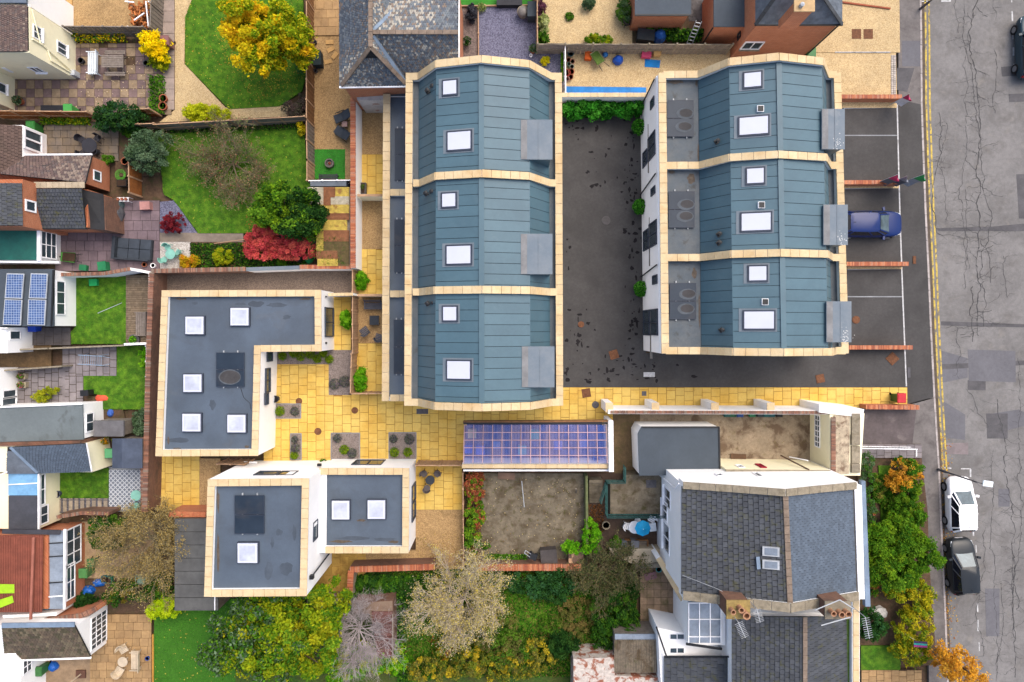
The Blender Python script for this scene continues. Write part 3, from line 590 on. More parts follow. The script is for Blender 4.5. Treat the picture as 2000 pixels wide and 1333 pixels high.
pave('sleeper_path', [(110, 974, 212, 1002)], mat('pale_sleeper', (172, 158, 140), scale=4, grain=.2, objvar=.1), mat('dark_gravel', (92, 90, 98), grain=.25, cells=(16, (60, 60, 66), (130, 128, 136), .6)), .4, .9, jitter=0, gap=.14, pn='sleeper')
area('tiled_patio_base', rect(212, 912, 278, 1000), M_greyline, .02)
area('patio', rect(160, 1020, 300, 1200), mat('sandy_concrete', (196, 166, 130), grain=.15, stain=((130, 100, 76), 1., .5, .75, .6)), .018)
pave('paved_terrace', [(176, 1200, 296, 1340)], M_tan, mat('tan_joint', (120, 92, 62)), .55, .58, vert=False, jitter=.4)
area('patio', rect(40, 1280, 178, 1345), mat('sandy_yard', (178, 150, 118), grain=.15, stain=((120, 98, 76), 1., .5, .75, .6)), .022)
area('timber_strip', rect(284, 1240, 300, 1340), mat('orange_board', (214, 158, 70), grain=.15), .05)
TURF = rect(301, 1170, 460, 1345); area('artificial_lawn', TURF, M_turf, .03); ground_cover('grass', TURF, 9000, .035, ((70, 136, 40), (84, 150, 46), (56, 112, 34)), .08); ground_cover('fallen_leaves', TURF, 130, .05, ((190, 180, 80), (150, 140, 60)), .09, up=.85, asp=.7, z0=.08)
area('soil_bed', rect(150, 1130, 345, 1200), M_earth, .026)
# bottom gardens
GARD = [(460, 1160), (690, 1160), (690, 1110), (1240, 1110), (1250, 1320), (1200, 1345), (460, 1345)]
area('garden_ground', GARD, mat('rough_grass', (66, 100, 34), (92, 96, 44), scale=.6, grain=.4, bump=.8, rough=.95, moss=((88, 70, 46), 1., .58, .75, .6)), .02)
ground_cover('rough_grass_blades', [(760, 1115), (1240, 1115), (1250, 1320), (760, 1320)], 52000, .085, ((60, 116, 26), (80, 136, 34), (46, 90, 24), (104, 120, 46), (120, 104, 58), (36, 74, 22)), .2)
lawn('lawn', [(785, 1185), (850, 1200), (868, 1250), (850, 1290), (785, 1290), (778, 1230)], M_grass, 7000, ((92, 160, 26), (110, 176, 34), (72, 132, 22)), size=.07); lawn('lawn', [(985, 1155), (1060, 1165), (1080, 1215), (1040, 1240), (985, 1210)], M_grass, 6000, ((92, 160, 26), (110, 170, 34), (72, 132, 22)), size=.07); area('concrete_yard', rect(940, 925, 1148, 1105), M_conc, .026); area('soil_bed', rect(903, 925, 945, 1105), M_earth, .02)
area('sunken_yard', [(1148, 925), (1300, 925), (1300, 1080), (1148, 1080)], mat('damp_brown_paving', (92, 74, 62), grain=.25, scale=1.2, stain=((56, 44, 40), 1., .5, .7, .7)), .02)
pave('slab_patio', [(1250, 1105, 1345, 1225)], mat('lichen_slab', (164, 138, 112), scale=1.5, grain=.15, objvar=.14, moss=((110, 104, 60), 1.6, .52, .7, .7)), mat('moss_joint', (96, 88, 56)), .5, .5, jitter=0)
area('courtyard_floor', rect(1195, 795, 1640, 925), mat('courtyard_concrete', (170, 152, 128), scale=.7, var=.15, grain=.22, stain=((112, 90, 70), 1.1, .48, .62, .9), moss=((120, 108, 60), 1.5, .6, .72, .6)), .02)
area('dirty_yard', rect(1197, 808, 1250, 925), mat('mossy_yard', (124, 102, 72), grain=.25, moss=((92, 88, 44), 1.5, .5, .7, .8)), .026)
area('forecourt', [(1668, 798), (1790, 798), (1782, 868), (1668, 868)], mat('old_tarmac', (108, 98, 98), grain=.15, stain=((146, 136, 132), 1.2, .58, .7, .7)), .012); pave('front_path', [(1668, 868, 1800, 895)], M_slabgrey, M_slabgreyj, .5, .45, jitter=.2)
area('front_garden', [(1675, 893), (1800, 893), (1812, 1000), (1815, 1100), (1830, 1300), (1680, 1300)], M_earth, .014); lawn('lawn', rect(1682, 1262, 1758, 1310), M_grass, 2500, GCOL); lawn('lawn', [(1716, 910), (1738, 910), (1742, 1020), (1722, 1030)], M_grass, 1600, GCOL)
pave('front_path', [(1682, 1309, 1800, 1340)], M_tan, M_earth, .5, .45)
# top middle gardens
area('slate_garden', [(925, 8), (1052, 8), (1052, 85), (1105, 85), (1105, 180), (925, 180)], M_slatec, .02); area('side_path', rect(898, 8, 934, 140), mat('brown_path', (124, 108, 102), grain=.25, cells=(14, (90, 78, 74), (160, 142, 134), .5)), .024)
area('turf_strip', rect(898, -60, 1040, 10), M_brightturf, .03)
area('gravel_garden', rect(1060, -60, 1245, 88), M_pale, .02); area('gravel_garden', rect(1100, 92, 1440, 185), M_pale, .022); area('blue_matting', [(1105, 169), (1262, 171), (1262, 182), (1105, 184)], mat('blue_sheet', (20, 138, 222), rough=.6), .03)
area('soil_bed', rect(1235, 20, 1440, 92), M_earth, .026); area('soil_bed', rect(1098, 186, 1262, 226), M_earth, .03); area('dark_patio', rect(1345, -40, 1420, 42), mat('dark_setts', (88, 84, 84), grain=.3, cells=(5, (70, 66, 66), (112, 108, 108), .7)), .03)
# ------------------------------------------------------------------ building materials
M_white = mat('white_render', (250, 249, 247), scale=.8, var=.02, grain=.02, k=.92, rough=.85, bump=.1, spec=.2, stain=((226, 222, 214), .8, .62, .82, .5))
M_cream = mat('cream_render', (248, 240, 205), scale=.8, var=.03, grain=.03, k=.88, rough=.85, bump=.1, stain=((222, 212, 176), 1., .58, .8, .5))
M_cop = mat('coping_stone', (246, 222, 178), (238, 206, 156), scale=.9, grain=.1, objvar=.07, rough=.85, stain=((200, 158, 96), .9, .6, .8, .55), moss=((150, 134, 104), 2.2, .66, .78, .5), bump=.15)
M_deck = mat('grey_membrane', (98, 112, 128), (86, 98, 112), scale=.4, grain=.05, gs=12, rough=.55, stain=((84, 92, 102), .7, .55, .66, .4), moss=((118, 116, 114), .5, .62, .75, .3), bump=.06, spec=.4)
M_zinc = mat('blue_grey_zinc', (90, 123, 137), (84, 115, 129), scale=.5, grain=.05, objvar=.05, stain=((112, 138, 148), 1.3, .58, .8, .3), moss=((76, 100, 112), .8, .58, .8, .3), rough=.5, spec=.4, bump=.03)
M_zincd = mat('zinc_seam_shade', (52, 72, 82), rough=.7); M_lead = mat('lead_grey', (124, 138, 150), (140, 150, 158), scale=.8, grain=.05, rough=.6, stain=((166, 170, 172), .9, .62, .74, .5))  # zinc underlay coloured dark: shading of the panel steps painted in as seam lines
M_gut = mat('gutter_lead', (92, 103, 112), (108, 114, 118), scale=1.3, grain=.1, rough=.6, stain=((70, 68, 62), 1.5, .58, .7, .7))
M_frame = mat('anthracite_frame', (66, 74, 90), rough=.5, grain=.02); M_glassw = mat('skylight_glass', (228, 232, 246), k=.66, rough=.25, grain=.01, var=.02, spec=.5, bump=0)
M_glass = mat('window_glass', (70, 86, 96), scale=1.5, var=.25, grain=.03, rough=.08, spec=.6, bump=0); M_upvc = mat('white_frame', (250, 250, 252), k=.9, rough=.4, grain=.01, bump=0)
M_solar = mat('solar_glass', (50, 64, 80), (38, 52, 68), scale=.6, var=.2, grain=.03, rough=.45, spec=.25, bump=0, stain=((84, 80, 80), .62, .55, .68, .35)); M_alu = mat('aluminium', (205, 210, 215), rough=.4, grain=.03, bump=0)
M_black = mat('black_plastic', (38, 40, 44), rough=.5, grain=.05); M_brick = brickmat('red_brick', (228, 136, 88), (204, 116, 74), (220, 182, 150)); M_brickd = brickmat('old_brick', (156, 108, 84), (128, 86, 68), (150, 128, 108), stain=((96, 78, 66), 1.2, .5, .7, .7))
M_brickt = mat('brick_top', (216, 138, 96), (192, 108, 74), scale=9, grain=.2, gs=20, objvar=.1, rough=.9); M_brickold = mat('old_brick_top', (176, 122, 96), (142, 98, 78), scale=8, grain=.25, rough=.9, stain=((110, 92, 76), 1.4, .5, .7, .6))
M_wood = mat('brown_timber', (150, 108, 70), scale=3, grain=.18, objvar=.1); M_greyw = mat('grey_timber', (154, 142, 130), scale=3, grain=.22, objvar=.12); M_pinkw = mat('pale_timber', (208, 168, 132), scale=2, grain=.12, objvar=.08); M_orangew = mat('orange_timber', (170, 104, 52), scale=3, grain=.18, objvar=.1)

def inset(poly, d):
    n = len(poly); a = sum(poly[i][0] * poly[(i + 1) % n][1] - poly[(i + 1) % n][0] * poly[i][1] for i in range(n)); s = 1 if a > 0 else -1; out = []
    for i in range(n):
        p0, p1, p2 = (Vector(poly[(i + k) % n]) for k in (-1, 0, 1)); u = (p1 - p0).normalized(); v = (p2 - p1).normalized()
        nu = Vector((-u.y, u.x)) * s; nv = Vector((-v.y, v.x)) * s; c = u.x * v.y - u.y * v.x
        if abs(c) < 1e-4: out.append(tuple(p1 + nu * d)); continue
        A = p0 + nu * d; B = p1 + nv * d; t = ((B - A).x * v.y - (B - A).y * v.x) / c; out.append(tuple(A + u * t))
    return out
def cop_loop(r, poly, z, wd, skip=(), L=.6):
    c = inset(poly, wd / 2 - .02); n = len(c)
    for i in range(n):
        if i in skip: continue
        a = Vector(c[i] + (z,)); b = Vector(c[(i + 1) % n] + (z,)); u = (b - a).normalized(); coping(r, [a - u * wd / 2, b - u * wd / 2], wd, M_cop, L, .07)
def flat_house(name, label, pts, z, cat='house', wm=None, skip=(), wd=.42):
    poly = PX(pts, z); cx = sum(p[0] for p in poly) / len(poly); cy = sum(p[1] for p in poly) / len(poly); r = thing(name, label, cat, (cx, cy, 0)); ins = inset(poly, wd - .04)
    MB().prism(poly, -.1, z - .3, False).build('wall', wm or M_white, r); MB().prism(ins, z - .3, z - .27).build('roof_deck', M_deck, r)
    n = len(poly)
    for i in range(n):
        if i in skip: continue
        a, b = poly[i], poly[(i + 1) % n]; a2, b2 = ins[i], ins[(i + 1) % n]; MB().prism([a, b, b2, a2], z - .31, z).build('parapet', wm or M_white, r)
    cop_loop(r, poly, z, wd, skip); return r
def rooflight(x0, y0, x1, y1, z, house, label, group):
    q = PX(rect(x0, y0, x1, y1), z + .25); r = thing('rooflight', label, 'rooflight', (q[0][0], q[0][1], z), group=group)
    MB().prism(inset(q, -.06), z - .02, z + .17).build('kerb_frame', M_frame, r); MB().prism(q, z + .17, z + .25).build('glazing', M_glassw, r); MB().prism(inset(q, .12), z + .25, z + .262).build('glass_centre', mat('skylight_inner', (218, 224, 242), k=.6, rough=.25, grain=.01), r)
    return r
def solar_flat(x0, y0, x1, y1, z, label, group=None, n=2, tilt=.06, vertical=True):
    q0 = P(x0, y1, z + .15); q1 = P(x1, y0, z + .15); r = thing('solar_panel', label, 'solar panel', (q0[0], q0[1], z), group=group)
    for i in range(n):
        a, b = (q0[1] + (q1[1] - q0[1]) * i / n, q0[1] + (q1[1] - q0[1]) * (i + 1) / n - .03); p = MB().box(q0[0], a, z + .10, q1[0], b, z + .15).build('panel', M_solar, r)
        mb = MB()
        for yy in (a, b - .025): mb.box(q0[0], yy, z + .15, q1[0], yy + .025, z + .158)
        for xx in (q0[0], q1[0] - .025): mb.box(xx, a + .026, z + .15, xx + .025, b - .026, z + .157)
        mb.build('panel_frame', M_frame, p)
    for xx in (.25, .75):
        X = q0[0] + (q1[0] - q0[0]) * xx; MB().box(X - .03, q0[1] - .09, z - .02, X + .03, q1[1] + .09, z + .095).build('mounting_rail', M_alu, r)
    return r

# ------------------------------------------------------------------ flat-roofed white houses
SK = 'square skylights on the flat roofs'
hA = flat_house('bungalow', 'white L-shaped bungalow with flat grey roof and stone coping', [(317, 568), (627, 567), (628, 686), (509, 687), (504, 890), (305, 891)], 3.1)
XA = P(628, 600, 3.1)[0]; XA2 = P(508, 740, 3.1)[0] + .03
winX(hA, XA, 1, (634, 600), (651, 658), M_frame, M_glass, mull=1, dep=.07)
winX(hA, XA2 + .02, 1, (521, 688), (532, 706), M_frame, M_glass, mull=0); winX(hA, XA2, 1, (518, 720), (527, 766), M_frame, M_glass, mull=1, dep=.08); winX(hA, XA2, 1, (517, 768), (523, 790), M_frame, M_glass, mull=0, dep=.09, name='door')
MB().box(XA + .0, P(0, 577, 3.1)[1], 2.0, XA + .06, P(0, 580, 3.1)[1], 2.25).build('wall_lamp', M_black, hA); MB().box(XA + .0, P(0, 669, 3.1)[1], 2.0, XA + .06, P(0, 673, 3.1)[1], 2.25).build('wall_lamp', M_black, hA)
MB().path([P(470, 758, 2.86), P(476, 777, 2.85), P(488, 788, 2.85), P(490, 800, 2.85)], .012, 5).build('cable', M_black, hA)
for k_, (x, y, lb) in enumerate(((362, 619, 'beside the west parapet, at the broad end of the bungalow roof'), (450, 602, 'in the bungalow roof wing towards the garden wall'), (358, 732, 'west of the solar panel on bungalow roof'), (356, 809, 'nearest the corner of the bungalow roof by brick path'), (444, 811, 'in the narrow arm of the bungalow roof, by courtyard'))):
    rooflight(x, y, x + 35, y + 34, 2.83, hA, 'white square skylight ' + lb, SK)
solar_flat(422, 688, 477, 756, 2.84, 'dark two-panel solar array with drying puddle on bungalow roof')
hB = flat_house('two_storey_house', 'tall white cube house with flat roof beside the bungalows', [(407, 937), (603.5, 935), (599, 1163.5), (400, 1165)], 5.6)
YB = P(0, 936, 5.6)[1]; XB = P(601, 1050, 5.6)[0]
winY(hB, YB, 1, (508, 921), (536, 929), M_frame, M_glass, mull=0); winY(hB, YB, 1, (551, 921), (572, 929), M_frame, M_glass, mull=0); winX(hB, XB, 1, (611, 1022), (620, 1050), M_frame, M_glass, mull=0)
MB().box(P(487, 0, 0)[0], YB + .01, .9, P(513, 0, 0)[0], YB + .12, 1.0).build('sill', M_upvc, hB)
dp = MB(); a = (XB + .09, P(0, 1128, 5.2)[1], 5.1); dp.tube(a, (a[0], a[1] + .12, .1), .045, n=8); dp.box(a[0] - .1, a[1] - .12, 4.95, a[0] + .12, a[1] + .1, 5.25); dp.build('downpipe', M_black, hB)
rooflight(464, 1062, 502, 1100, 5.33, hB, 'white square skylight alone below the solar panel on tall cube house', SK); solar_flat(458, 967, 516, 1043, 5.34, 'black two-panel solar array on the tall cube house')
hC = flat_house('bungalow', 'small white bungalow with flat roof joined to the tall cube house', [(624.6, 915), (799, 915), (798, 1080), (623, 1080)], 3.1, skip=(3,))
YC = P(0, 915, 3.1)[1]; XC = P(799, 1000, 3.1)[0]
winY(hC, YC, 1, (697, 899), (744, 909), M_frame, M_glass, mull=1); winX(hC, XC, 1, (804, 951), (811, 1008), M_frame, M_glass, mull=1, dep=.07); MB().box(P(640, 0)[0], YC, 2.3, P(647, 0)[0], YC + .15, 2.5).build('wall_lamp', M_black, hC)
for x, y, lb in ((648, 979, 'on small bungalow roof, next to the tall white wall'), (718, 978, 'on small bungalow roof, towards the gravel garden')): rooflight(x, y, x + 34, y + 36, 2.83, hC, 'white square skylight ' + lb, SK)

# ------------------------------------------------------------------ zinc-roofed terraces
def lerp(a, b, t): return a + (b - a) * t
def zinc_terrace(name, label, lines, prof, walls, z_eave):
    """lines: party walls as photo polylines with heights; prof: roof breakpoints (px top, px bottom, z)"""
    yt = lines[0][0]; Yt = sum(P(*p)[1] for p in lines[0]) / len(lines[0]); Yb = sum(P(*p)[1] for p in lines[-1]) / len(lines[-1])
    wl = [P(*p) for p in walls]; cx = sum(p[0] for p in wl) / 4; cy = sum(p[1] for p in wl) / 4; r = thing(name, label, 'terrace', (cx, cy, 0))
    MB().prism([p[:2] for p in wl], -.1, z_eave - .45, False).build('wall', M_white, r)
    ys = [sum(P(*p)[1] for p in l) / len(l) for l in lines]
    def at(k, Y): px0, px1, z = prof[k]; return Vector((lerp((px0 - CX), (px1 - CX), (Y - Yt) / (Yb - Yt)) * (H - z) / F, Y, z))
    for u in range(len(lines) - 1):
        Y0, Y1 = ys[u] - .2, ys[u + 1] + .2; n = round(abs(Y1 - Y0) / .6)
        under = MB()
        for k in range(len(prof) - 1):
            under.slab([at(k, Y0) - Vector((0, 0, .03)), at(k + 1, Y0) - Vector((0, 0, .03)), at(k + 1, Y1) - Vector((0, 0, .03)), at(k, Y1) - Vector((0, 0, .03))], .05)
        rf = under.build('roof', M_zincd, r)
        for k in range(len(prof) - 1):
            off = .5 if k % 2 else .15
            for i in range(n + 1):
                ya = max(0, min(1, (i - off) / n)); yb = max(0, min(1, (i + 1 - off) / n))
                if yb - ya < .01: continue
                ya, yb = lerp(Y0, Y1, ya) - .016, lerp(Y0, Y1, yb) + .016
                MB().slab([at(k, ya), at(k + 1, ya), at(k + 1, yb), at(k, yb)], .03).build('zinc_panel', M_zinc, rf)
        rp = MB(); mid = len(prof) // 2; a, b = at(mid, Y0) + Vector((0, 0, .01)), at(mid, Y1) + Vector((0, 0, .01)); rp.bar(a, b, .3, .05); rp.build('ridge_cap', M_zinc, rf)
    for l in lines:
        q = [Vector(P(*p)) for p in l]; Y = sum(p.y for p in q) / len(q); q = [Vector((p.x, Y, p.z)) for p in q]
        for a, b in zip(q, q[1:]): MB().add([(p.x, p.y + s, zz) for s in (-.17, .17) for p, zz in ((a, z_eave - .6), (b, z_eave - .6), (b, b.z), (a, a.z))], [(0, 1, 2, 3), (7, 6, 5, 4), (3, 2, 6, 7), (0, 4, 5, 1), (1, 5, 6, 2), (4, 0, 3, 7)]).build('party_wall', M_white, r)
        coping(r, q, .43, M_cop, .6, .07)
    return r, at, ys
Dl = [[(800, 150.5, 5.6), (817, 151, 5.65), (852, 127, 7.55), (940, 119, 8.25), (1033, 125, 7.55), (1076, 148, 5.65), (1090, 148, 5.6)],
      [(807, 356, 5.6), (820, 356, 5.65), (851, 348, 7.5), (941, 344, 8.15), (1033, 347.5, 7.5), (1074, 355, 5.65), (1086, 356, 5.6)],
      [(806, 570.5, 5.6), (820, 570.5, 5.65), (849, 568, 7.5), (941, 567, 8.15), (1035, 568, 7.5), (1074, 570, 5.65), (1088, 570.5, 5.6)],
      [(797, 786, 5.6), (818, 786, 5.65), (850, 793, 7.55), (941, 797, 8.25), (1035, 793, 7.55), (1078, 786, 5.65), (1092, 786, 5.6)]]
tD, atD, ysD = zinc_terrace('terrace_of_houses', 'white three-house terrace with blue-grey zinc mansard roofs between patios and yard', Dl, [(818, 816, 5.3), (852, 850, 7.3), (940, 941, 8.0), (1034, 1036, 7.3), (1072, 1075, 5.3)], [(793, 143, 5.6), (1098, 143, 5.6), (1100, 792, 5.6), (790, 792, 5.6)], 5.6)
def side_coping(r, a, b, z, wd=.42):
    a = P(*a, z); b = P(*b, z); MB().prism(strip(a, b, .36), z - .6, z).build('parapet', M_white, r); coping(r, [a, b], wd, M_cop, .6, .07)
def gutter(r, a, b, c, d, z): MB().prism(PX([a, b, c, d], z), z - .06, z).build('gutter_tray', M_gut, r)
side_coping(tD, (799.5, 143), (796.5, 793), 5.6); side_coping(tD, (1090.5, 143), (1093, 793), 5.6)
gutter(tD, (800, 150), (826, 150), (824, 786), (797, 786), 5.25); gutter(tD, (1066, 150), (1090, 150), (1093, 786), (1068, 786), 5.25)
# ground-floor strip with low parapet
MB().prism(PX([(749, 184), (795, 184), (795, 784), (746, 784)], 3.0), -.1, 2.65).build('extension_wall', M_white, tD); MB().prism(PX([(760, 190), (797, 190), (795, 775), (757, 775)], 2.7), 2.6, 2.68).build('extension_roof', M_deck, tD)
side_coping(tD, (755.5, 184), (753, 784), 3.0, .45)
for y in (376.5, 574.5, 777.5): side_coping(tD, (762, y), (800, y), 3.0, .42)
for k_, (y0, y1) in enumerate(((250, 352), (428, 532), (624, 731))): solar_flat(771 - k_, y0, 790 - k_, y1, 2.68, 'narrow solar panel pair on the low extension roof of the %s terrace house' % ('slate-roof end', 'middle', 'courtyard end')[k_], 'solar panels along the low extension roofs')
YD = tD
def skylight(at, k0, px0, px1, py0, py1, zz, label, group, par_n=None):
    """roof window lying on a roof slope: corners from photo px at estimated height"""
    q = [Vector(P(x, y, zz)) for x, y in rect(px0, py0, px1, py1)]; out = []
    for p in q:
        a, b = at(k0, p.y), at(k0 + 1, p.y); t = (p.x - a.x) / (b.x - a.x); out.append(a.lerp(b, t))
    n = (out[1] - out[0]).cross(out[3] - out[0]).normalized(); n = n if n.z > 0 else -n; c = sum(out, Vector()) / 4
    def grow(s, xl=0.): 
        ux = (out[1] - out[0]).normalized(); uy = (out[3] - out[0]).normalized(); return [out[0] - ux * (s + xl) - uy * s, out[1] + ux * s - uy * s, out[2] + ux * s + uy * s, out[3] - ux * (s + xl) + uy * s]
    r = thing('roof_window', label, 'roof window', tuple(c), group=group)
    MB().slab([p + n * .03 for p in grow(.18, .12)], .04, (0, 0, 1)).build('flashing', M_lead, r); MB().slab([p + n * .10 for p in grow(.09)], .09, (0, 0, 1)).build('frame', M_frame, r); MB().slab([p + n * .115 for p in out], .03, (0, 0, 1)).build('glazing', M_glassw, r)
def vent(x, y, z, label, group):
    c = P(x, y, z); r = thing('roof_vent', label, 'roof vent', (c[0], c[1], z - .3), group=group); MB().obox((c[0], c[1], z - .22), (.13, .13, .05), .6).build('vent_base', M_black, r); MB().lathe([(.06, -.2), (.06, 0), (.11, .02), (.11, .09), (0, .12)], (c[0], c[1], z), 10).build('cowl', M_black, r)
UN = ('slate-roof end', 'middle', 'courtyard end'); GS = 'roof windows of the terraces'
for k_, (a, b) in enumerate((((866, 892, 157, 183), (875, 920, 258, 292)), ((864, 890, 378, 403), (873, 920, 481, 515)), ((866, 892, 600, 626), (874, 919, 706, 740)))):
    skylight(atD, 1, *a, 7.7, 'small square roof window on the %s house of patio-side terrace' % UN[k_], GS); skylight(atD, 1, *b, 7.75, 'large roof window on the %s house of patio-side terrace' % UN[k_], GS)
for k_, pts in enumerate((((834, 176), (844, 168)), ((831, 377), (843, 374)), ((834, 593), (845, 592)))):
    for i_, (x, y) in enumerate(pts): vent(x, y, 6.9, 'black cowl roof vent %s on steep slope of %s patio-side house' % (('nearer the gutter', 'nearer the ridge')[i_], UN[k_]), 'roof vents')
def dormer(r, x0, y0, x1, y1, zt, zb, xin):
    q = PX(rect(x0, y0, x1, y1), zt); xs = [p[0] for p in q]; ys_ = [p[1] for p in q]; d = MB().box(min(xs) + .04, min(ys_) + .04, zb, max(xs) - .1, max(ys_) - .04, zt - .05).build('dormer', M_zinc, r)
    MB().box(min(xs), min(ys_), zt - .05, max(xs), max(ys_), zt).build('dormer_roof', M_lead, d); X = max(xs) - .1
    win(d, (X, min(ys_) + .25), (X, max(ys_) - .25), zb + .35, zt - .2, (1, 0), M_frame, M_glass, mull=2)
    MB().box(min(xs) + .02, min(ys_) + .02, zt + .0, min(xs) + .36, max(ys_) - .02, zt + .012).build('lead_edge', mat('pale_lead', (150, 150, 150), grain=.1), d)
    MB().box(min(xs) + (max(xs) - min(xs)) * .55, min(ys_) + .02, zt, min(xs) + (max(xs) - min(xs)) * .55 + .03, max(ys_) - .02, zt + .02).build('seam', M_lead, d)
for a in ((1017, 234, 1079, 312), (1017, 457, 1079, 536), (1019, 677, 1083, 757)): dormer(tD, *a, 7.45, 5.4, 1030)
# street-side terrace
El = [[(1295, 149, 5.6), (1363, 148.5, 5.65), (1424, 122, 7.55), (1521, 112, 8.3), (1607, 118.6, 7.6), (1617, 145, 5.65), (1634, 145, 5.6)],
      [(1300, 324.5, 5.6), (1365, 324.5, 5.65), (1425, 309, 7.5), (1519, 305, 8.2), (1613, 307, 7.55), (1622, 322, 5.65), (1638, 322.7, 5.6)],
      [(1300, 504, 5.6), (1367, 504, 5.65), (1428, 498, 7.5), (1523, 495, 8.2), (1616, 496, 7.55), (1626, 503, 5.65), (1644, 503, 5.6)],
      [(1300, 685, 5.6), (1368, 685, 5.65), (1432, 688, 7.55), (1530, 689, 8.3), (1624, 688, 7.6), (1633, 685, 5.65), (1651, 685, 5.6)]]
tE, atE, ysE = zinc_terrace('terrace_of_houses', 'white three-house terrace with zinc roofs between the yard and the street parking', El, [(1364, 1370, 5.3), (1424, 1432, 7.3), (1521, 1531, 8.05), (1605, 1618, 7.35), (1613, 1626, 5.3)], [(1285, 143, 5.6), (1642, 143, 5.6), (1657, 691, 5.6), (1292, 691, 5.6)], 5.6)
side_coping(tE, (1293, 143), (1299, 691), 5.6, .45); side_coping(tE, (1634.5, 143), (1650, 691), 5.6, .43)
gutter(tE, (1300, 149), (1372, 149), (1378, 685), (1305, 685), 5.25); gutter(tE, (1606, 149), (1634, 149), (1650, 685), (1620, 685), 5.22)
for k_, (a, b, c, d) in enumerate((((1456, 1485, 143, 170), (1448, 1498, 229, 262), (1303, 195, 1355, 267), (1605, 213, 1650, 292)), ((1461, 1490, 330, 358), (1452, 1503, 417, 450), (1306, 373, 1357, 445), (1608, 400, 1656, 479)), ((1465, 1495, 521, 548), (1457, 1509, 609, 642), (1308, 552, 1360, 624), (1614, 589, 1663, 669)))):
    nm = ('brick-house end', 'middle', 'path end')[k_]
    skylight(atE, 1, *a, 7.7, 'small square roof window on the %s house of street-side terrace' % nm, GS); skylight(atE, 1, *b, 7.75, 'large roof window on the %s house of street-side terrace' % nm, GS)
    solar_flat(*c, 5.26, 'dark stained solar panels on flat strip of %s street-side house' % nm, 'solar panels beside the steep zinc slopes'); dormer(tE, *d, 7.6, 5.4, 0)
    gx, gy = ((1485, 213), (1487, 401), (1494, 590))[k_]; c = P(gx, gy, 7.8); v = thing('roof_vent', 'square white-rimmed flue terminal on the %s street-side zinc roof' % nm, 'roof vent', (c[0], c[1], 7.5), group='square flues'); MB().box(c[0] - .18, c[1] - .18, 7.55, c[0] + .18, c[1] + .18, 7.86).build('flue_rim', M_upvc, v); MB().box(c[0] - .155, c[1] - .155, 7.86, c[0] + .155, c[1] + .155, 7.88).build('flue_mouth', M_black, v)
    for x, y in (((1402, 275),), ((1406, 457), (1406, 474)), ((1411, 645),))[k_]: vent(x, y, 6.8, 'black cowl roof vent on steep slope of %s street-side house%s' % (nm, ', by the coping' if y == 474 else ''), 'roof vents')
    # windows of the yard front
XE = P(1288, 400, 5.6)[0]
def XEy(y): return lerp(P(1285, 143, 5.6)[0], P(1292, 691, 5.6)[0], (y - 143) / 548)
for q0, q1, mu in (((1278, 187), (1271, 216), 0), ((1280, 253), (1266, 318), 1), ((1264, 290), (1256, 330), 1), ((1280, 362), (1272, 385), 0), ((1283, 428), (1268, 486), 1), ((1267, 446), (1257, 492), 1), ((1284, 536), (1275, 557), 0), ((1285, 603), (1270, 655), 1), ((1269, 605), (1257, 655), 1)):
    winX(tE, XEy((q0[1] + q1[1]) / 2) - .02, -1, q0, q1, M_frame, M_glass, mull=mu, dep=.06)
for y in (156, 340, 518): c = onX(1282, y, XE - .06); MB().tube((XEy(y) - .12, c[1], 5.1), (XEy(y) - .12, c[1] - .35, .1), .045, n=8).build('downpipe', M_black, tE)
for y0 in (243, 425, 606): MB().box(XEy(y0 + 48) - .06, P(0, y0, 2.6)[1], 2.55, XE + .2, P(0, y0 + 95, 2.6)[1], 2.62).build('string_course', mat('grey_band', (150, 142, 132)), tE)
# ------------------------------------------------------------------ older houses
M_slate = mat('blue_slate', (116, 126, 138), scale=2, grain=.1, objvar=.14, rough=.7, stain=((78, 80, 84), 1.5, .55, .8, .5)); M_slatem = mat('mossy_slate', (84, 88, 95), scale=2, grain=.12, objvar=.16, rough=.75, moss=((92, 92, 54), 3., .54, .7, .8)); M_slatel = mat('new_slate', (112, 124, 140), scale=1, grain=.05, rough=.65)
M_oldslate = mat('mixed_old_slate', (120, 132, 142), scale=.8, grain=.1, rough=.75, cells=(5.5, (100, 112, 124), (156, 150, 146), .7), moss=((150, 118, 92), 1.1, .6, .72, .5), stain=((176, 170, 158), 4.2, .7, .76, .6)); M_felt = mat('dark_felt', (84, 94, 104), scale=.7, var=.07, grain=.06, rough=.8)
M_tile = mat('brown_tile', (112, 92, 84), scale=3, grain=.2, objvar=.1, rough=.85, stain=((150, 130, 110), 5, .66, .76, .6), moss=((82, 70, 60), 1., .5, .7, .6)); M_mosstile = mat('lichen_tile', (116, 100, 82), scale=3, grain=.25, gs=20, rough=.9, stain=((210, 196, 160), 5.5, .7, .76, .7), moss=((88, 82, 50), 1.5, .5, .7, .6)); M_clay = mat('red_clay_tile', (150, 84, 66), scale=1.5, grain=.12, objvar=.08, rough=.8)
M_ridge = mat('ridge_tile', (150, 132, 116), scale=3, grain=.15, objvar=.1); M_under = mat('roof_underlay', (50, 50, 52)); M_stoneold = mat('weathered_stone', (170, 158, 136), scale=2, grain=.2, objvar=.1, stain=((110, 100, 78), 2., .5, .7, .7)); M_flash = mat('lead_flashing', (140, 160, 182), grain=.08, rough=.5)
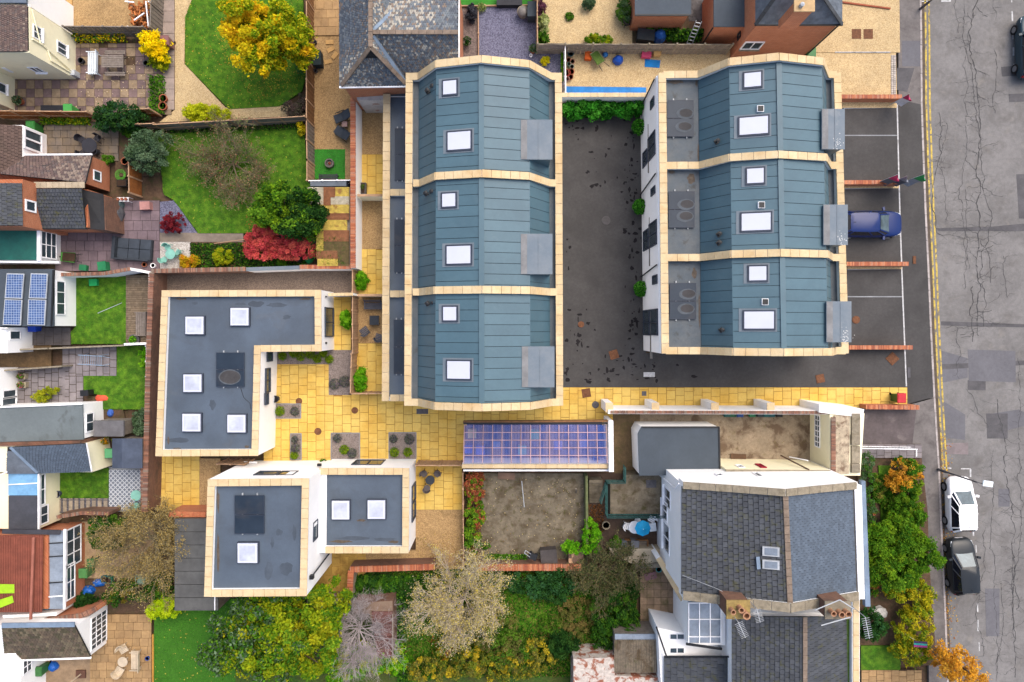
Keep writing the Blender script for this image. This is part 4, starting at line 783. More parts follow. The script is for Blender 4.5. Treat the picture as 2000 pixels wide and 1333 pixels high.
M_bluegl = mat('blue_polycarbonate', (130, 182, 222), scale=.8, var=.12, rough=.15, k=.75, bump=.2, wave=(14, 'Y', 1)); M_greyglass = mat('conservatory_glass', (150, 162, 176), scale=1, var=.2, rough=.08, spec=.6, bump=0); M_green = mat('green_corrugated', (38, 126, 112), scale=1.2, grain=.12, rough=.5, bump=.8, wave=(10, 'X', 1), stain=((70, 150, 134), 2, .6, .75, .5))
OLDT = ((92, 100, 112), (106, 116, 126), (118, 128, 136), (112, 122, 134), (132, 138, 142), (124, 116, 112), (146, 128, 114), (196, 190, 176))
NEWT = ((92, 106, 122), (95, 109, 125), (97, 111, 127))
TILT = ((112, 90, 84), (98, 80, 76), (126, 104, 94), (106, 92, 88), (150, 132, 118))
MOST = ((104, 88, 70), (120, 102, 80), (92, 84, 58), (112, 98, 78), (132, 118, 92))
def roofq(r, pts, m, t=.06, name='roof_slope', um=None): return MB().slab([P(*p) for p in pts], t).build(name, m, r)
def tiled(r, A, B, C, D, nc, nr, m, cap=300, name='slate', **kw):
    """tiled slope from photo points with heights; A,B eaves, C,D ridge"""
    q = [Vector(P(*p)) for p in (A, B, C, D)]; n = (q[1] - q[0]).cross(q[3] - q[0]).normalized(); n = n if n.z > 0 else -n
    s = MB().slab([p - n * .02 for p in (q if (q[2] - q[3]).length > .05 else q[:3])], .06).build('roof_slope', M_under, r); tiles(s, *q, nc, nr, m, name, cap, **kw); return s
def block(r, pts, zr, z0, z1, m, name='wall'): return MB().prism(PX(pts, zr), z0, z1).build(name, m, r)
def bar(r, a, b, wd, ht, m, name): return MB().bar(P(*a), P(*b), wd, ht).build(name, m, r)

# --- big villa with slate roof (bottom right)
hF = thing('villa', 'tall white villa with large slate roof and skylights beside the street hedge', 'house', P(1500, 1050, 0))
MB().prism([P(1332, 946, 6.8)[:2], P(1680, 944, 6.8)[:2], P(1690, 1170, 6.8)[:2], P(1332, 1160, 6.8)[:2]], -.1, 6.5).build('wall', M_white, hF)
YF = P(0, 945, 6.8)[1]; XF = P(1332, 0, 6.8)[0]
def gable(r, pts, base, m, cm, name='gable_wall', wd=.4):
    q = [Vector(P(*p)) for p in pts]; Y = q[0].y; q = [Vector((p.x, Y, p.z)) for p in q]
    for a, b in zip(q, q[1:]): MB().add([(p.x, p.y + s, zz) for s in (-.2, .2) for p, zz in ((a, base), (b, base), (b, b.z), (a, a.z))], [(0, 1, 2, 3), (7, 6, 5, 4), (3, 2, 6, 7), (0, 4, 5, 1), (1, 5, 6, 2), (4, 0, 3, 7)]).build(name, m, r)
    coping(r, q, wd, cm, .95, .08)
gable(hF, [(1334, 948, 7.0), (1430, 950, 7.8), (1534, 956, 8.75), (1600, 951, 7.9), (1672, 947, 7.1)], 6.0, M_white, M_stoneold); gable(hF, [(1334, 1163, 7.0), (1543, 1195, 8.75), (1676, 1168, 7.1)], 6.0, M_white, M_stoneold, wd=.5)
tiled(hF, (1331, 950, 6.85), (1330, 1160, 6.85), (1543, 1192, 8.5), (1533, 960, 8.5), 19, 20, M_slatem, gap=.03, lift=.05); tiled(hF, (1664, 948, 6.85), (1672, 1166, 6.85), (1543, 1192, 8.5), (1533, 960, 8.5), 24, 28, M_slatel, cap=0, gap=.016, jit=.003, tone=NEWT, lift=.035)
coping(hF, [Vector(P(1533, 961, 8.5)), Vector(P(1543, 1191, 8.5))], .3, M_ridge, .45, .09, 'ridge_tile')
MB().prism(PX([(1668, 950), (1682, 948), (1688, 1170), (1676, 1170)], 6.9), 6.3, 6.95).build('parapet', M_white, hF); MB().prism(PX([(1682, 940), (1690, 940), (1700, 1185), (1690, 1185)], 6.7), 6.4, 6.72).build('lead_cornice', M_flash, hF); MB().prism(PX([(1654, 952), (1669, 952), (1677, 1168), (1662, 1168)], 6.82), 6.5, 6.86).build('gutter', mat('dirty_gutter', (120, 112, 100), grain=.25), hF)
for y0, y1 in ((1065, 1083), (1091, 1108)): 
    q = [Vector(P(x, y, 8.05)) for x, y in rect(1486, y0, 1516, y1)]; 
    for p in q: p.z = 8.2 + (p.x - q[0].x) * .26
    rw = thing('roof_window', 'grey roof window low on villa slate roof, %s of a pair' % ('north gable side' if y0 < 1080 else 'chimney side'), 'roof window', tuple(q[0]), group='pair of villa roof windows'); MB().slab([p + Vector((0, 0, .1)) for p in q], .14).build('frame', M_alu, rw); MB().slab([p + Vector((0, 0, .112)) for p in [q[0].lerp(q[2], .12), q[1].lerp(q[3], .12), q[2].lerp(q[0], .12), q[3].lerp(q[1], .12)]], .02).build('glazing', M_greyglass, rw)
q = [Vector(P(x, y, 7.3)) for x, y in rect(1613, 1126, 1636, 1153)]
for p in q: p.z = 7.42 - (p.x - q[0].x) * .4
MB().slab(q, .05).build('roof_hatch', mat('pale_lead_sheet', (172, 184, 194), grain=.08), hF)
MB().bar(Vector(P(1480, 1088, 8.2)), Vector(P(1482, 1112, 8.2)), .2, .05).build('lead_flashing', M_flash, hF); MB().path([P(1333, 1124, 7.1), P(1400, 1150, 7.6), P(1440, 1170, 7.9)], .012, 4).build('cable', M_alu, hF)
for q0, q1 in (((1395, 926), (1415, 931)), ((1468, 924), (1492, 932))): winY(hF, YF, 1, q0, q1, M_upvc, M_glass, mull=0)
for q0, q1 in (((1310, 960), (1298, 985)), ((1304, 985), (1294, 1010)), ((1308, 1030), (1296, 1070))): winX(hF, XF, -1, q0, q1, M_upvc, M_glass, mull=1, sill=M_upvc)
MB().path([(XF - .1, P(0, 945, 6.5)[1], 6.5), (XF - .1, P(0, 945, 6.5)[1] - .5, 5.6), (XF - .1, P(0, 955, 5)[1], .1)], .05, 6).build('downpipe', M_upvc, hF)
def chimney(parent, x0, y0, x1, y1, zt, zb, pots, m=M_brick, capm=M_stoneold):
    q = PX(rect(x0, y0, x1, y1), zt); c = MB().prism(q, zb, zt).build('chimney', m, parent); MB().prism(inset(q, -.06), zt, zt + .1).build('chimney_cap', capm, c)
    for px, py, rr in pots: p = P(px, py, zt + .5); MB().lathe([(rr, .0), (rr * .85, .35), (rr * 1.1, .37), (rr * 1.1, .45), (rr * .75, .45), (rr * .7, .1), (0, .08)], (p[0], p[1], zt + .1), 12).build('chimney_pot', mat('terracotta', (196, 146, 112), scale=4, grain=.2), c)
    return c
chimney(hF, 1420, 1174, 1462, 1206, 9.0, 6.0, ((1432, 1196, .13), (1448, 1192, .15), (1458, 1203, .19)), M_brickd, mat('lichen_mortar', (178, 152, 92), grain=.25, scale=4)); chimney(hF, 1612, 1176, 1658, 1206, 8.9, 6.0, ((1628, 1199, .14), (1644, 1201, .16), (1657, 1200, .16)), M_brickd)
def aerial(label, a, b, zt, n=9):
    A, B = Vector(P(*a, zt)), Vector(P(*b, zt)); r = thing('tv_aerial', label, 'aerial', (A.x, A.y, zt - 1.2)); MB().tube((A.x, A.y, zt - 1.6), A, .02).build('mast', M_alu, r); MB().bar(A, B, .03, .03).build('boom', M_alu, r); d = (B - A).normalized(); s = Vector((-d.y, d.x, 0)); mb = MB()
    for i in range(n): c = A.lerp(B, (i + .5) / n); mb.tube(c - s * .22, c + s * .22, .01, n=4)
    mb.build('elements', M_alu, r)
aerial('tv aerial pointing away from brick chimney over mossy slate roof', (1478, 1190), (1485, 1216), 9.6); aerial('tv aerial leaning from the lichen-topped chimney stack', (1442, 1216), (1456, 1246), 9.8, 10); aerial('tv aerial hanging out over the front garden shrubs', (1690, 1206), (1698, 1248), 9.0, 10)
MB().path([P(1592, 1192, 9.4), P(1640, 1172, 9.5), P(1668, 1190, 9.5)], .03, 6).build('scaffold_pole', M_alu, label='pale metal poles bracing the street-side chimney', cat='pole'); MB().path([P(1604, 1222, 9.6), P(1660, 1206, 9.6)], .03, 6).build('tv_aerial_boom', M_alu, label='long pale metal boom lying beside the street-side chimney pots', cat='pole')

# --- neighbour with mossy slate roof
hG = thing('slate_house', 'house with mossy dark slate roof adjoining the villa', 'house', P(1530, 1290, 0)); MB().prism([P(1432, 1200, 5.4)[:2], P(1655, 1200, 5.4)[:2], P(1662, 1420, 5.4)[:2], P(1432, 1420, 5.4)[:2]], -.1, 5.2).build('wall', M_white, hG)
tiled(hG, (1429, 1205, 5.5), (1429, 1400, 5.5), (1572, 1400, 7.0), (1572, 1205, 7.0), 19, 15, M_slatem, gap=.02, lift=.05, jit=.02); tiled(hG, (1652, 1205, 5.5), (1656, 1400, 5.5), (1572, 1400, 7.0), (1572, 1205, 7.0), 22, 10, M_slatem, cap=220, gap=.02, jit=.015); coping(hG, [Vector(P(1572, 1205, 7.02)), Vector(P(1572, 1400, 7.02))], .25, M_ridge, .45, .06, 'ridge_tile')
block(hG, rect(1664, 1170, 1679, 1400), 5.8, -.1, 5.8, M_white, 'parapet'); coping(hG, [Vector(P(1671.5, 1172, 5.8)), Vector(P(1671.5, 1400, 5.8))], .36, M_cop, .7, .06); block(hG, rect(1653, 1205, 1663, 1400), 5.45, 5.2, 5.5, mat('mossy_gutter', (84, 116, 40), grain=.3), 'mossy_gutter')
# rear wing: glazed lantern, white walls, tile roof, corrugated lean-to
hW = thing('rear_wing', 'white rear wing with glazed lantern roof and slate lean-to behind the villa', 'house', P(1370, 1260, 0))
block(hW, [(1345, 1175), (1418, 1175), (1418, 1262), (1345, 1262)], 4.2, -.1, 4.1, M_white); lan = block(hW, rect(1345, 1177, 1408, 1256), 4.3, 4.1, 4.3, M_greyglass, 'glazed_roof')
for x in (1345, 1366, 1387, 1408): bar(lan, (x, 1177, 4.33), (x, 1256, 4.33), .05, .06, M_upvc, 'glazing_bar')
for y in (1178, 1210, 1244): bar(lan, (1345, y, 4.34), (1408, y, 4.34), .04, .06, M_upvc, 'glazing_bar')
bar(hW, (1340, 1258, 4.3), (1410, 1268, 4.3), .12, .12, M_black, 'gutter'); block(hW, [(1285, 1228), (1345, 1240), (1410, 1268), (1440, 1215), (1440, 1345), (1292, 1345)], 3.2, -.1, 3.1, M_white); tiled(hW, (1297, 1285, 3.3), (1297, 1400, 3.3), (1428, 1400, 4.4), (1428, 1285, 4.4), 9, 10, M_slatem, cap=120, gap=.02); bar(hW, (1282, 1225, 3.6), (1302, 1283, 3.6), .1, .12, M_black, 'gutter'); bar(hW, (1297, 1283, 3.5), (1428, 1283, 4.6), .08, .1, M_black, 'gutter')
YW = P(0, 1266, 3.1)[1]
for x0, x1 in ((1305, 1340), (1308, 1342)): pass
bw = P(1306, 1246, 3.12); 
for yy in (1243, 1270): c = P(1322, yy, 3.1); f = MB().box(c[0] - .5, c[1] - .2, 3.1, c[0] + .5, c[1] + .2, 3.16).build('window', M_upvc, hW); MB().box(c[0] - .42, c[1] - .14, 3.16, c[0] - .03, c[1] + .14, 3.175).build('pane', M_glass, f); MB().box(c[0] + .03, c[1] - .14, 3.16, c[0] + .42, c[1] + .14, 3.175).build('pane', M_glass, f)
sh = thing('lean_to_shed', 'lean-to with rusty mossy corrugated roof beside white wing', 'shed', P(1240, 1275, 0)); block(sh, rect(1201, 1240, 1284, 1316), 2.2, -.05, 2.1, M_greyw); mb = MB()
for i in range(26): x = 1201 + i * 3.15; mb.bar(P(x, 1250, 2.35), P(x, 1314, 2.2), .075, .05)
mb.build('corrugated_sheet', mat('rusty_corrugated', (146, 132, 112), scale=3, grain=.25, stain=((92, 72, 44), 1.5, .5, .65, .8), moss=((84, 96, 40), 2., .58, .7, .6)), sh); roofq(sh, [(1201, 1239, 2.3), (1284, 1239, 2.3), (1284, 1251, 2.3), (1201, 1251, 2.3)], M_greyglass, name='glazed_strip')
sb = thing('outbuilding', 'outbuilding with flaking white painted brick roof edge by corrugated lean-to', 'outbuilding', P(1180, 1320, 0)); block(sb, [(1120, 1288), (1201, 1284), (1201, 1320), (1285, 1325), (1285, 1420), (1120, 1420)], 2.2, -.05, 2.2, mat('flaking_paint', (226, 214, 202), scale=5, grain=.2, stain=((168, 100, 72), 2.2, .5, .58, .95)))

# --- villa courtyard: boundary wall with buttresses, garage front, extension
bwl = thing('boundary_wall', 'long white buttressed wall with brick top along the yellow path', 'wall', P(1400, 790, 0)); MB().prism(strip(P(1188, 805, 2.7), P(1625, 806, 2.7), .25), -.1, 2.7).build('wall_body', M_white, bwl); brickedge(bwl, P(1192, 805, 2.7), P(1625, 806, 2.7), .2, 2.7, M_brickold, .06)
for x in (1190, 1280, 1396, 1505): c = P(x, 796, 2.5); MB().box(c[0] - .22, c[1] - .3, -.05, c[0] + .22, c[1] + .28, 2.5).build('buttress', M_white, bwl); MB().box(c[0] - .24, c[1] - .32, 2.5, c[0] + .24, c[1] + .3, 2.56).build('buttress_cap', M_cop, bwl)
MB().prism(PX([(1600, 790), (1688, 800), (1684, 816), (1600, 806)], 3.0), -.1, 3.0).build('end_wall', M_white, bwl)
gr = thing('garage', 'cream garage with crumbling parapet between courtyard and forecourt', 'garage', P(1640, 860, 0)); block(gr, [(1622, 808), (1690, 808), (1682, 930), (1622, 930)], 3.0, -.1, 2.9, M_cream); block(gr, [(1630, 812), (1660, 812), (1658, 926), (1630, 926)], 3.02, 2.8, 3.02, mat('crumbling_mortar', (206, 188, 160), grain=.25, scale=3, stain=((120, 92, 72), 2., .5, .65, .8), moss=((110, 120, 60), 2.6, .64, .72, .7)), 'roof_top'); brickedge(gr, P(1627, 815, 3.0), P(1627, 926, 3.0), .28, 3.0, M_brickold, .08); XG = P(1622, 0, 3.0)[0]
for y0, y1, z_ in ((808, 850, 3.05), (850, 870, 3.12), (872, 905, 3.05), (906, 924, 3.1)): block(gr, rect(1664, y0, 1680, y1), z_, 2.8, z_, M_stoneold, 'parapet_stone')
winX(gr, XG, -1, (1602, 812), (1592, 872), M_upvc, M_glass, mull=5, rows=2, name='door')
ext = thing('extension', 'white single-storey extension with dark felt roof in villa courtyard', 'extension', P(1320, 880, 0)); pe = [(1247, 848), (1254, 835), (1404, 835), (1406, 926), (1250, 928)]; MB().prism(PX(pe, 2.7), -.05, 2.62).build('wall', M_white, ext); MB().prism(inset(PX(pe, 2.7), -.05), 2.62, 2.7).build('roof', M_felt, ext)
for a, b in (((1254, 835), (1404, 835)), ((1404, 835), (1406, 926))): bar(ext, a + (2.7,), b + (2.7,), .1, .1, M_black, 'gutter')
cf = thing('courtyard_range', 'low cream courtyard range with red door along villa wall', 'outbuilding', P(1530, 905, 0)); block(cf, [(1417, 916), (1622, 919), (1622, 940), (1417, 940)], 3.4, -.1, 3.4, M_cream); Yc = P(0, 917, 3.4)[1]
winY(cf, Yc + .02, 1, (1435, 909), (1456, 914), M_upvc, M_glass, mull=0); winY(cf, Yc + .02, 1, (1474, 907), (1498, 914), mat('red_door', (190, 30, 60)), mat('red_door', (190, 30, 60)), mull=0, name='door')
bar(cf, (1417, 919, 3.45), (1622, 921, 3.45), .12, .1, M_stoneold, 'coping'); MB().path([P(1525, 890, 1), P(1580, 918, 3.4)], .05, 6).build('soil_pipe', mat('rust_pipe', (110, 84, 68)), cf); MB().path([P(1542, 893, 1), P(1578, 900, 2.2)], .04, 6).build('waste_pipe', M_upvc, cf)
# polycarbonate cycle store
st = thing('store_shelter', 'long lean-to store with translucent blue corrugated roof beside yellow path', 'shelter', P(1045, 870, 0)); q = [P(907, 830, 2.2), P(1184, 830, 2.2), P(1186, 905, 2.35), P(905, 905, 2.35)]; MB().prism([p[:2] for p in q], .02, .06).build('floor', mat('store_floor', (70, 80, 120), scale=1.2, var=.4), st)
mpc = bpy.data.materials.new('translucent_sheet'); mpc.use_nodes = True; tn = mpc.node_tree; pb = tn.nodes['Principled BSDF']; ge = nn(tn, 'ShaderNodeNewGeometry'); mpn = nn(tn, 'ShaderNodeMapping'); mpn.inputs['Scale'].default_value = (1.6, .15, 1); tn.links.new(ge.outputs['Position'], mpn.inputs[0]); tn.links.new(mixc(tn, rng(tn, noise(tn, mpn.outputs[0], 1.4), .35, .65), lin((84, 116, 210), .8), lin((184, 170, 216), .8)), pb.inputs['Base Color']); pb.inputs['Alpha'].default_value = .38; pb.inputs['Roughness'].default_value = .3
mb = MB(); n = 92
for i in range(n):
    t0, t1 = i / n, (i + 1) / n; z = .02 if i % 2 else 0; A, B = Vector(q[0]).lerp(Vector(q[1]), t0), Vector(q[0]).lerp(Vector(q[1]), t1); C_, D_ = Vector(q[3]).lerp(Vector(q[2]), t1), Vector(q[3]).lerp(Vector(q[2]), t0); up = Vector((0, 0, .03)); 
    mb.add([A + up * (i % 2), B + up * ((i + 1) % 2), C_ + up * ((i + 1) % 2), D_ + up * (i % 2)], [(0, 3, 2, 1)])
mb.build('corrugated_sheet', mpc, st)
pk = mat('pinkish_batten', (232, 190, 190), grain=.08)
for i in range(16): t = i / 15; bar(st, (907 + 277 * t, 830, 2.27), (905 + 281 * t, 905, 2.42), .04, .03, pk, 'rafter')
for j in range(1, 5): t = j / 5; bar(st, (907 - 2 * t, 830 + 75 * t, 2.27 + .15 * t), (1184 + 2 * t, 830 + 75 * t, 2.27 + .15 * t), .04, .03, pk, 'batten')
bar(st, (905, 827, 2.2), (1186, 827, 2.2), .1, .14, M_black, 'gutter'); bar(st, (905, 824, 2.0), (1186, 822, 2.0), .1, .5, M_wood, 'fascia')
for i, (x, y, wd, hh, cc) in enumerate(((922, 848, .5, .9, (200, 190, 140)), (915, 878, .45, 1., (30, 80, 210)), (938, 880, .5, 1., (40, 90, 220)), (970, 870, .4, 1., (60, 120, 200)), (1045, 850, .5, 1.1, (30, 150, 150)), (1020, 880, .5, 1., (60, 150, 170)), (1090, 870, .5, 1., (70, 100, 200)), (1140, 868, .5, 1., (90, 110, 190)), (1165, 892, .35, .8, (40, 50, 110)), (1108, 845, .4, .9, (80, 80, 120)))):
    c = P(x, y, hh); o = thing('storage_bin', ('pale', 'bright blue', 'cobalt blue', 'steel blue', 'teal', 'sea green', 'periwinkle', 'grey blue', 'navy', 'slate coloured')[i] + ' bin standing under the translucent store roof', 'bin', (c[0], c[1], 0), group='bins in the store'); mm = mat('bin_%d_%d_%d' % cc, cc, rough=.5, grain=.03); MB().box(c[0] - wd / 2, c[1] - wd / 2, .06, c[0] + wd / 2, c[1] + wd / 2, hh).build('body', mm, o); MB().box(c[0] - wd / 2 - .03, c[1] - wd / 2 - .03, hh, c[0] + wd / 2 + .03, c[1] + wd / 2 + .05, hh + .05).build('lid', mm, o)
sw = garden_wall('garden_wall', 'white wall with stone coping behind the blue roofed store', [(902, 911), (1190, 911)], 2.2, .2, M_white, 'stone', M_cop, L=.7); garden_wall('gable_wall', 'white end wall closing the blue roofed store', [(1193, 822), (1194, 922)], 2.5, .25, M_white, 'cap', M_upvc)
bar(sw, (905, 919, 2.0), (1190, 919, 2.0), .1, .1, M_upvc, 'white_gutter')

# --- slate-roofed house at the top
hT = thing('slate_house', 'old house with mixed blue slate hips and brown ridge tiles', 'house', P(770, 80, 0)); MB().prism([P(668, -40, 5)[:2], P(893, -40, 5)[:2], P(893, 150, 5)[:2], P(668, 165, 5)[:2]], -.1, 4.9).build('wall', M_brick, hT)
tiled(hT, (663, -60, 5.3), (664, 170, 5.3), (724, 93, 7.8), (724, -60, 7.8), 40, 24, M_oldslate, cap=0, tone=OLDT, gap=.02, jit=.01); tiled(hT, (664, 170, 5.3), (792, 168, 5.3), (724, 93, 7.8), (724, 93, 7.8), 24, 26, M_oldslate, cap=0, tone=OLDT, gap=.02); tiled(hT, (792, 168, 5.3), (792, -60, 5.3), (724, -60, 7.8), (724, 93, 7.8), 40, 24, M_oldslate, cap=0, tone=OLDT, gap=.02)
tiled(hT, (760, 150, 5.35), (895, 150, 5.35), (895, 64, 7.65), (728, 64, 7.65), 34, 26, M_oldslate, cap=0, tone=OLDT, gap=.02); tiled(hT, (760, -45, 5.35), (895, -45, 5.35), (895, 64, 7.65), (728, 64, 7.65), 34, 26, M_oldslate, cap=0, tone=OLDT, gap=.02)
for a, b in (((724, -40, 7.85), (724, 93, 7.85)), ((724, 93, 7.85), (668, 167, 5.4)), ((724, 93, 7.85), (791, 163, 5.4)), ((727, 64, 7.72), (895, 64, 7.72))): coping(hT, [Vector(P(*a)), Vector(P(*b))], .24, M_ridge, .42, .09, 'ridge_tile')
for a, b in (((729, 59, 7.7), (792, -2, 6.2)), ((729, 71, 7.7), (790, 158, 5.55))): bar(hT, a, b, .2, .04, M_flash, 'lead_valley')
XT = P(895, 0, 5.3)[0]; bar(hT, (896, -40, 5.35), (896, 122, 5.35), .12, .1, M_upvc, 'gutter'); bar(hT, (663, 171, 5.3), (792, 169, 5.3), .12, .1, M_upvc, 'gutter'); lt = MB().prism(PX([(692, 176), (790, 176), (790, 196), (698, 196)], 2.6), -.1, 2.6).build('lean_to', mat('painted_white_brick', (226, 218, 210), grain=.15, stain=((170, 110, 84), 1.4, .58, .68, .8)), hT)
MB().prism(PX([(750, 177), (793, 177), (793, 188), (750, 188)], 2.7), 2.55, 2.7).build('lead_roof', M_gut, hT)
# --- brick house and outbuilding at the top right
hH = thing('brick_house', 'red brick house with hipped slate roof and chimney by the gravel drive', 'house', P(1540, 50, 0)); Yh = P(0, 47, 5.2)[1]; x0, x1 = P(1480, 0, 5.2)[0], P(1638, 0, 5.2)[0]; MB().prism([(x0, Yh), (x1, Yh), (x1, Yh + 3.7), (x0, Yh + 3.7)], -.1, 5.2).build('wall', M_brick, hH)
tiled(hH, (1476, 48, 5.3), (1644, 48, 5.3), (1592, -28, 7.6), (1530, -28, 7.6), 22, 12, M_slate, cap=300, gap=.01, lift=.02); tiled(hH, (1476, -80, 5.3), (1476, 48, 5.3), (1530, -28, 7.6), (1530, -80, 7.6), 18, 12, M_slate, cap=120, gap=.01, lift=.02); tiled(hH, (1644, 48, 5.3), (1644, -80, 5.3), (1592, -80, 7.6), (1592, -28, 7.6), 18, 12, M_slate, cap=120, gap=.01, lift=.02)
for a, b in (((1476, 48, 5.35), (1530, -28, 7.65)), ((1644, 48, 5.35), (1592, -28, 7.65))): coping(hH, [Vector(P(*a)), Vector(P(*b))], .22, mat('dark_ridge', (84, 88, 92), grain=.15), .45, .07, 'ridge_tile')
roofq(hH, [(1529, -27, 7.6), (1593, -27, 7.6), (1593, -82, 7.6), (1529, -82, 7.6)], M_felt, name='roof_flat'); MB().prism([P(1529, -79, 5.2)[:2], P(1593, -79, 5.2)[:2], P(1593, -76, 5.2)[:2], P(1529, -76, 5.2)[:2]], 5.2, 7.5).build('back_wall', M_brick, hH); bar(hH, (1474, 49, 5.3), (1646, 49, 5.3), .1, .1, M_black, 'gutter'); chimney(hH, 1552, 4, 1588, 22, 8.3, 6.0, (), M_brick, mat('buff_cap', (226, 190, 140))); c = P(1567, 9, 8.6); MB().lathe([(.12, 0), (.12, .25), (0, .3)], (c[0], c[1], 8.4), 10).build('chimney_cowl', M_alu, hH)
winY(hH, Yh - .02, -1, (1456, 82), (1482, 96), M_upvc, M_glass, mull=1, sill=M_stoneold); MB().tube((x1 + .0, Yh - .08, 5.2), (x1 - .0, Yh - .08, .1), .05, n=8).build('downpipe', M_black, hH); win(hH, (x0 - .02, Yh + .5), (x0 - .02, Yh + .9), 1.6, 2.2, (-1, 0), M_black, M_glass, mull=0)
hw = MB().prism([(x0 - 1.9, Yh + .9), (x0, Yh + .9), (x0, Yh + 3.7), (x0 - 1.9, Yh + 3.7)], -.1, 2.8).build('rear_wing', M_brick, hH); MB().box(x0 - 1.95, Yh + .85, 2.8, x0 - .01, Yh + 3.7, 2.9).build('wing_roof', M_felt, hw); MB().tube((x0 - 1.95, Yh + .85, 2.7), (x0 - 1.95, Yh + .85, .1), .05).build('downpipe', M_black, hw)
ob = thing('outbuilding', 'brick outbuilding with flat grey felt roof in the top gravel garden', 'outbuilding', P(1295, 30, 0)); block(ob, rect(1243, -80, 1346, 27), 2.5, -.1, 2.5, M_brick); block(ob, rect(1240, -80, 1350, 29), 2.6, 2.5, 2.6, M_felt, 'roof'); bar(ob, (1240, 30, 2.6), (1350, 30, 2.6), .1, .1, M_black, 'gutter')
# ------------------------------------------------------------------ houses along the left edge
hc = thing('cream_house', 'cream rendered house with brown tiled roof above the chequered terrace', 'house', P(60, 110, 0)); Xc = -29.4; Ys = 16.7
MB().box(-42, Ys, -.1, Xc, 19.5, 4.5).build('wall', M_cream, hc); MB().box(-42, 14.6, -.1, -33.5, Ys - .004, 4.4).build('wing_wall', M_cream, hc)
tiled(hc, (55, 101, 4.5), (54, 10, 4.5), (-60, 10, 5.6), (-60, 102, 5.6), 22, 22, M_tile, cap=0, name='tile', tone=TILT, gap=.02); bar(hc, (56, 8, 4.4), (57, 101, 4.4), .12, .2, M_upvc, 'gutter')
winX(hc, Xc, 1, (64, 46), (81, 83), M_upvc, M_glass, mull=1, sill=M_upvc); winX(hc, Xc, 1, (111, 78), (130, 113), M_upvc, M_glass, mull=1, sill=M_upvc); winY(hc, Ys, -1, (52, 131), (91, 141), M_upvc, M_glass, mull=1, sill=M_upvc); winY(hc, Ys, -1, (3, 132), (27, 141), M_upvc, M_glass, mull=0); winX(hc, -33.5, 1, (-6, 158), (12, 186), M_upvc, M_glass, mull=0, sill=M_upvc)
MB().path([(Xc + .06, 17.6, 4.3), (Xc + .06, 17.6, 3.0), (Xc + .06, 16.95, 2.6), (Xc + .06, 16.9, .1)], .05, 6).build('downpipe', M_cream, hc); MB().path([(Xc + .06, 19.4, 4.35), (Xc + .06, 17.65, 3.6), (Xc + .08, 17.0, .4)], .045, 6).build('downpipe', M_cream, hc); MB().box(Xc, 16.75, .1, Xc + .3, 17.1, .7).build('meter_box', M_alu, hc)
hg = thing('grey_roof_house', 'grey slate roof corner above the cream house', 'house', P(20, -10, 0)); block(hg, rect(-80, -60, 44, 3), 4.8, -.1, 4.6, M_white); block(hg, rect(-80, -60, 50, 5), 4.8, 4.6, 4.75, M_slatel, 'roof')
# tiled house with window front and monopitch wing
h2 = thing('tiled_house', 'brown tiled house with white window front and brick gable wing', 'house', P(80, 300, 0)); block(h2, rect(-80, 244, 43, 306), 2.4, -.1, 2.3, M_white)
tiled(h2, (43, 246, 2.35), (43, 334, 2.35), (-60, 345, 3.8), (-60, 240, 3.8), 14, 14, M_tile, cap=200, name='tile', gap=.02); X2 = P(43, 0, 2.4)[0] + .02; winX(h2, X2, 1, (45, 247), (82, 303), M_upvc, M_glass, mull=1, fw=.14, name='window_front', dep=.08)
block(h2, [(176, 307), (168, 357), (-80, 357), (-80, 307)], 2.1, -.1, 2.0, M_brick); tiled(h2, (44, 304, 2.15), (180, 304, 2.15), (167, 357, 3.0), (0, 340, 3.0), 24, 12, M_tile, cap=0, name='tile', gap=.025, tone=TILT); bar(h2, (44, 303, 2.2), (180, 302, 2.2), .1, .1, M_upvc, 'gutter'); Xw = P(176, 0, 2.1)[0]; MB().add([(Xw + .02, P(0, 305, 2.1)[1], 0), (Xw + .02, P(0, 357, 2.9)[1], 0), (Xw + .02, P(0, 357, 2.9)[1], 2.95), (Xw + .02, P(0, 305, 2.1)[1], 2.1)], [(3, 2, 1, 0)]).build('gable_face', M_brick, h2); winX(h2, Xw + .03, 1, (182, 331), (197, 357), M_upvc, M_glass, mull=0)
coping(h2, [Vector(P(67, 362, 3.1)), Vector(P(166, 362, 3.1))], .38, mat('pale_tile', (206, 188, 160), objvar=.08, grain=.12), .42, .06, 'verge_tile')
# slated house with brick link
h3 = thing('slate_house', 'dark slate roofed house with orange brick wall and black felt porch roof', 'house', P(90, 410, 0)); block(h3, rect(-80, 350, 42, 442), 4.4, -.1, 4.3, M_brick); tiled(h3, (43, 358, 4.4), (45, 441, 4.4), (-60, 441, 5.8), (-60, 358, 5.8), 11, 10, M_slatem, cap=150, gap=.02); X3 = P(42, 0, 4.4)[0] + .01; winX(h3, X3 + .01, 1, (49, 389), (70, 417), M_upvc, M_glass, mull=0, fw=.1)
block(h3, rect(72, 370, 170, 444), 2.6, -.1, 2.5, M_brick); tiled(h3, (72, 446, 2.5), (168, 446, 2.5), (160, 369, 3.4), (72, 369, 3.4), 14, 11, M_slatem, cap=200, gap=.02, lift=.05); bar(h3, (70, 447, 2.5), (170, 447, 2.5), .1, .1, M_black, 'gutter')
block(h3, [(160, 371), (202, 382), (205, 449), (167, 446)], 2.3, -.1, 2.2, M_brickd); roofq(h3, [(158, 370, 2.75), (202, 380, 2.3), (205, 450, 2.2), (168, 446, 2.3)], mat('black_felt', (52, 52, 54), grain=.12), name='porch_roof')
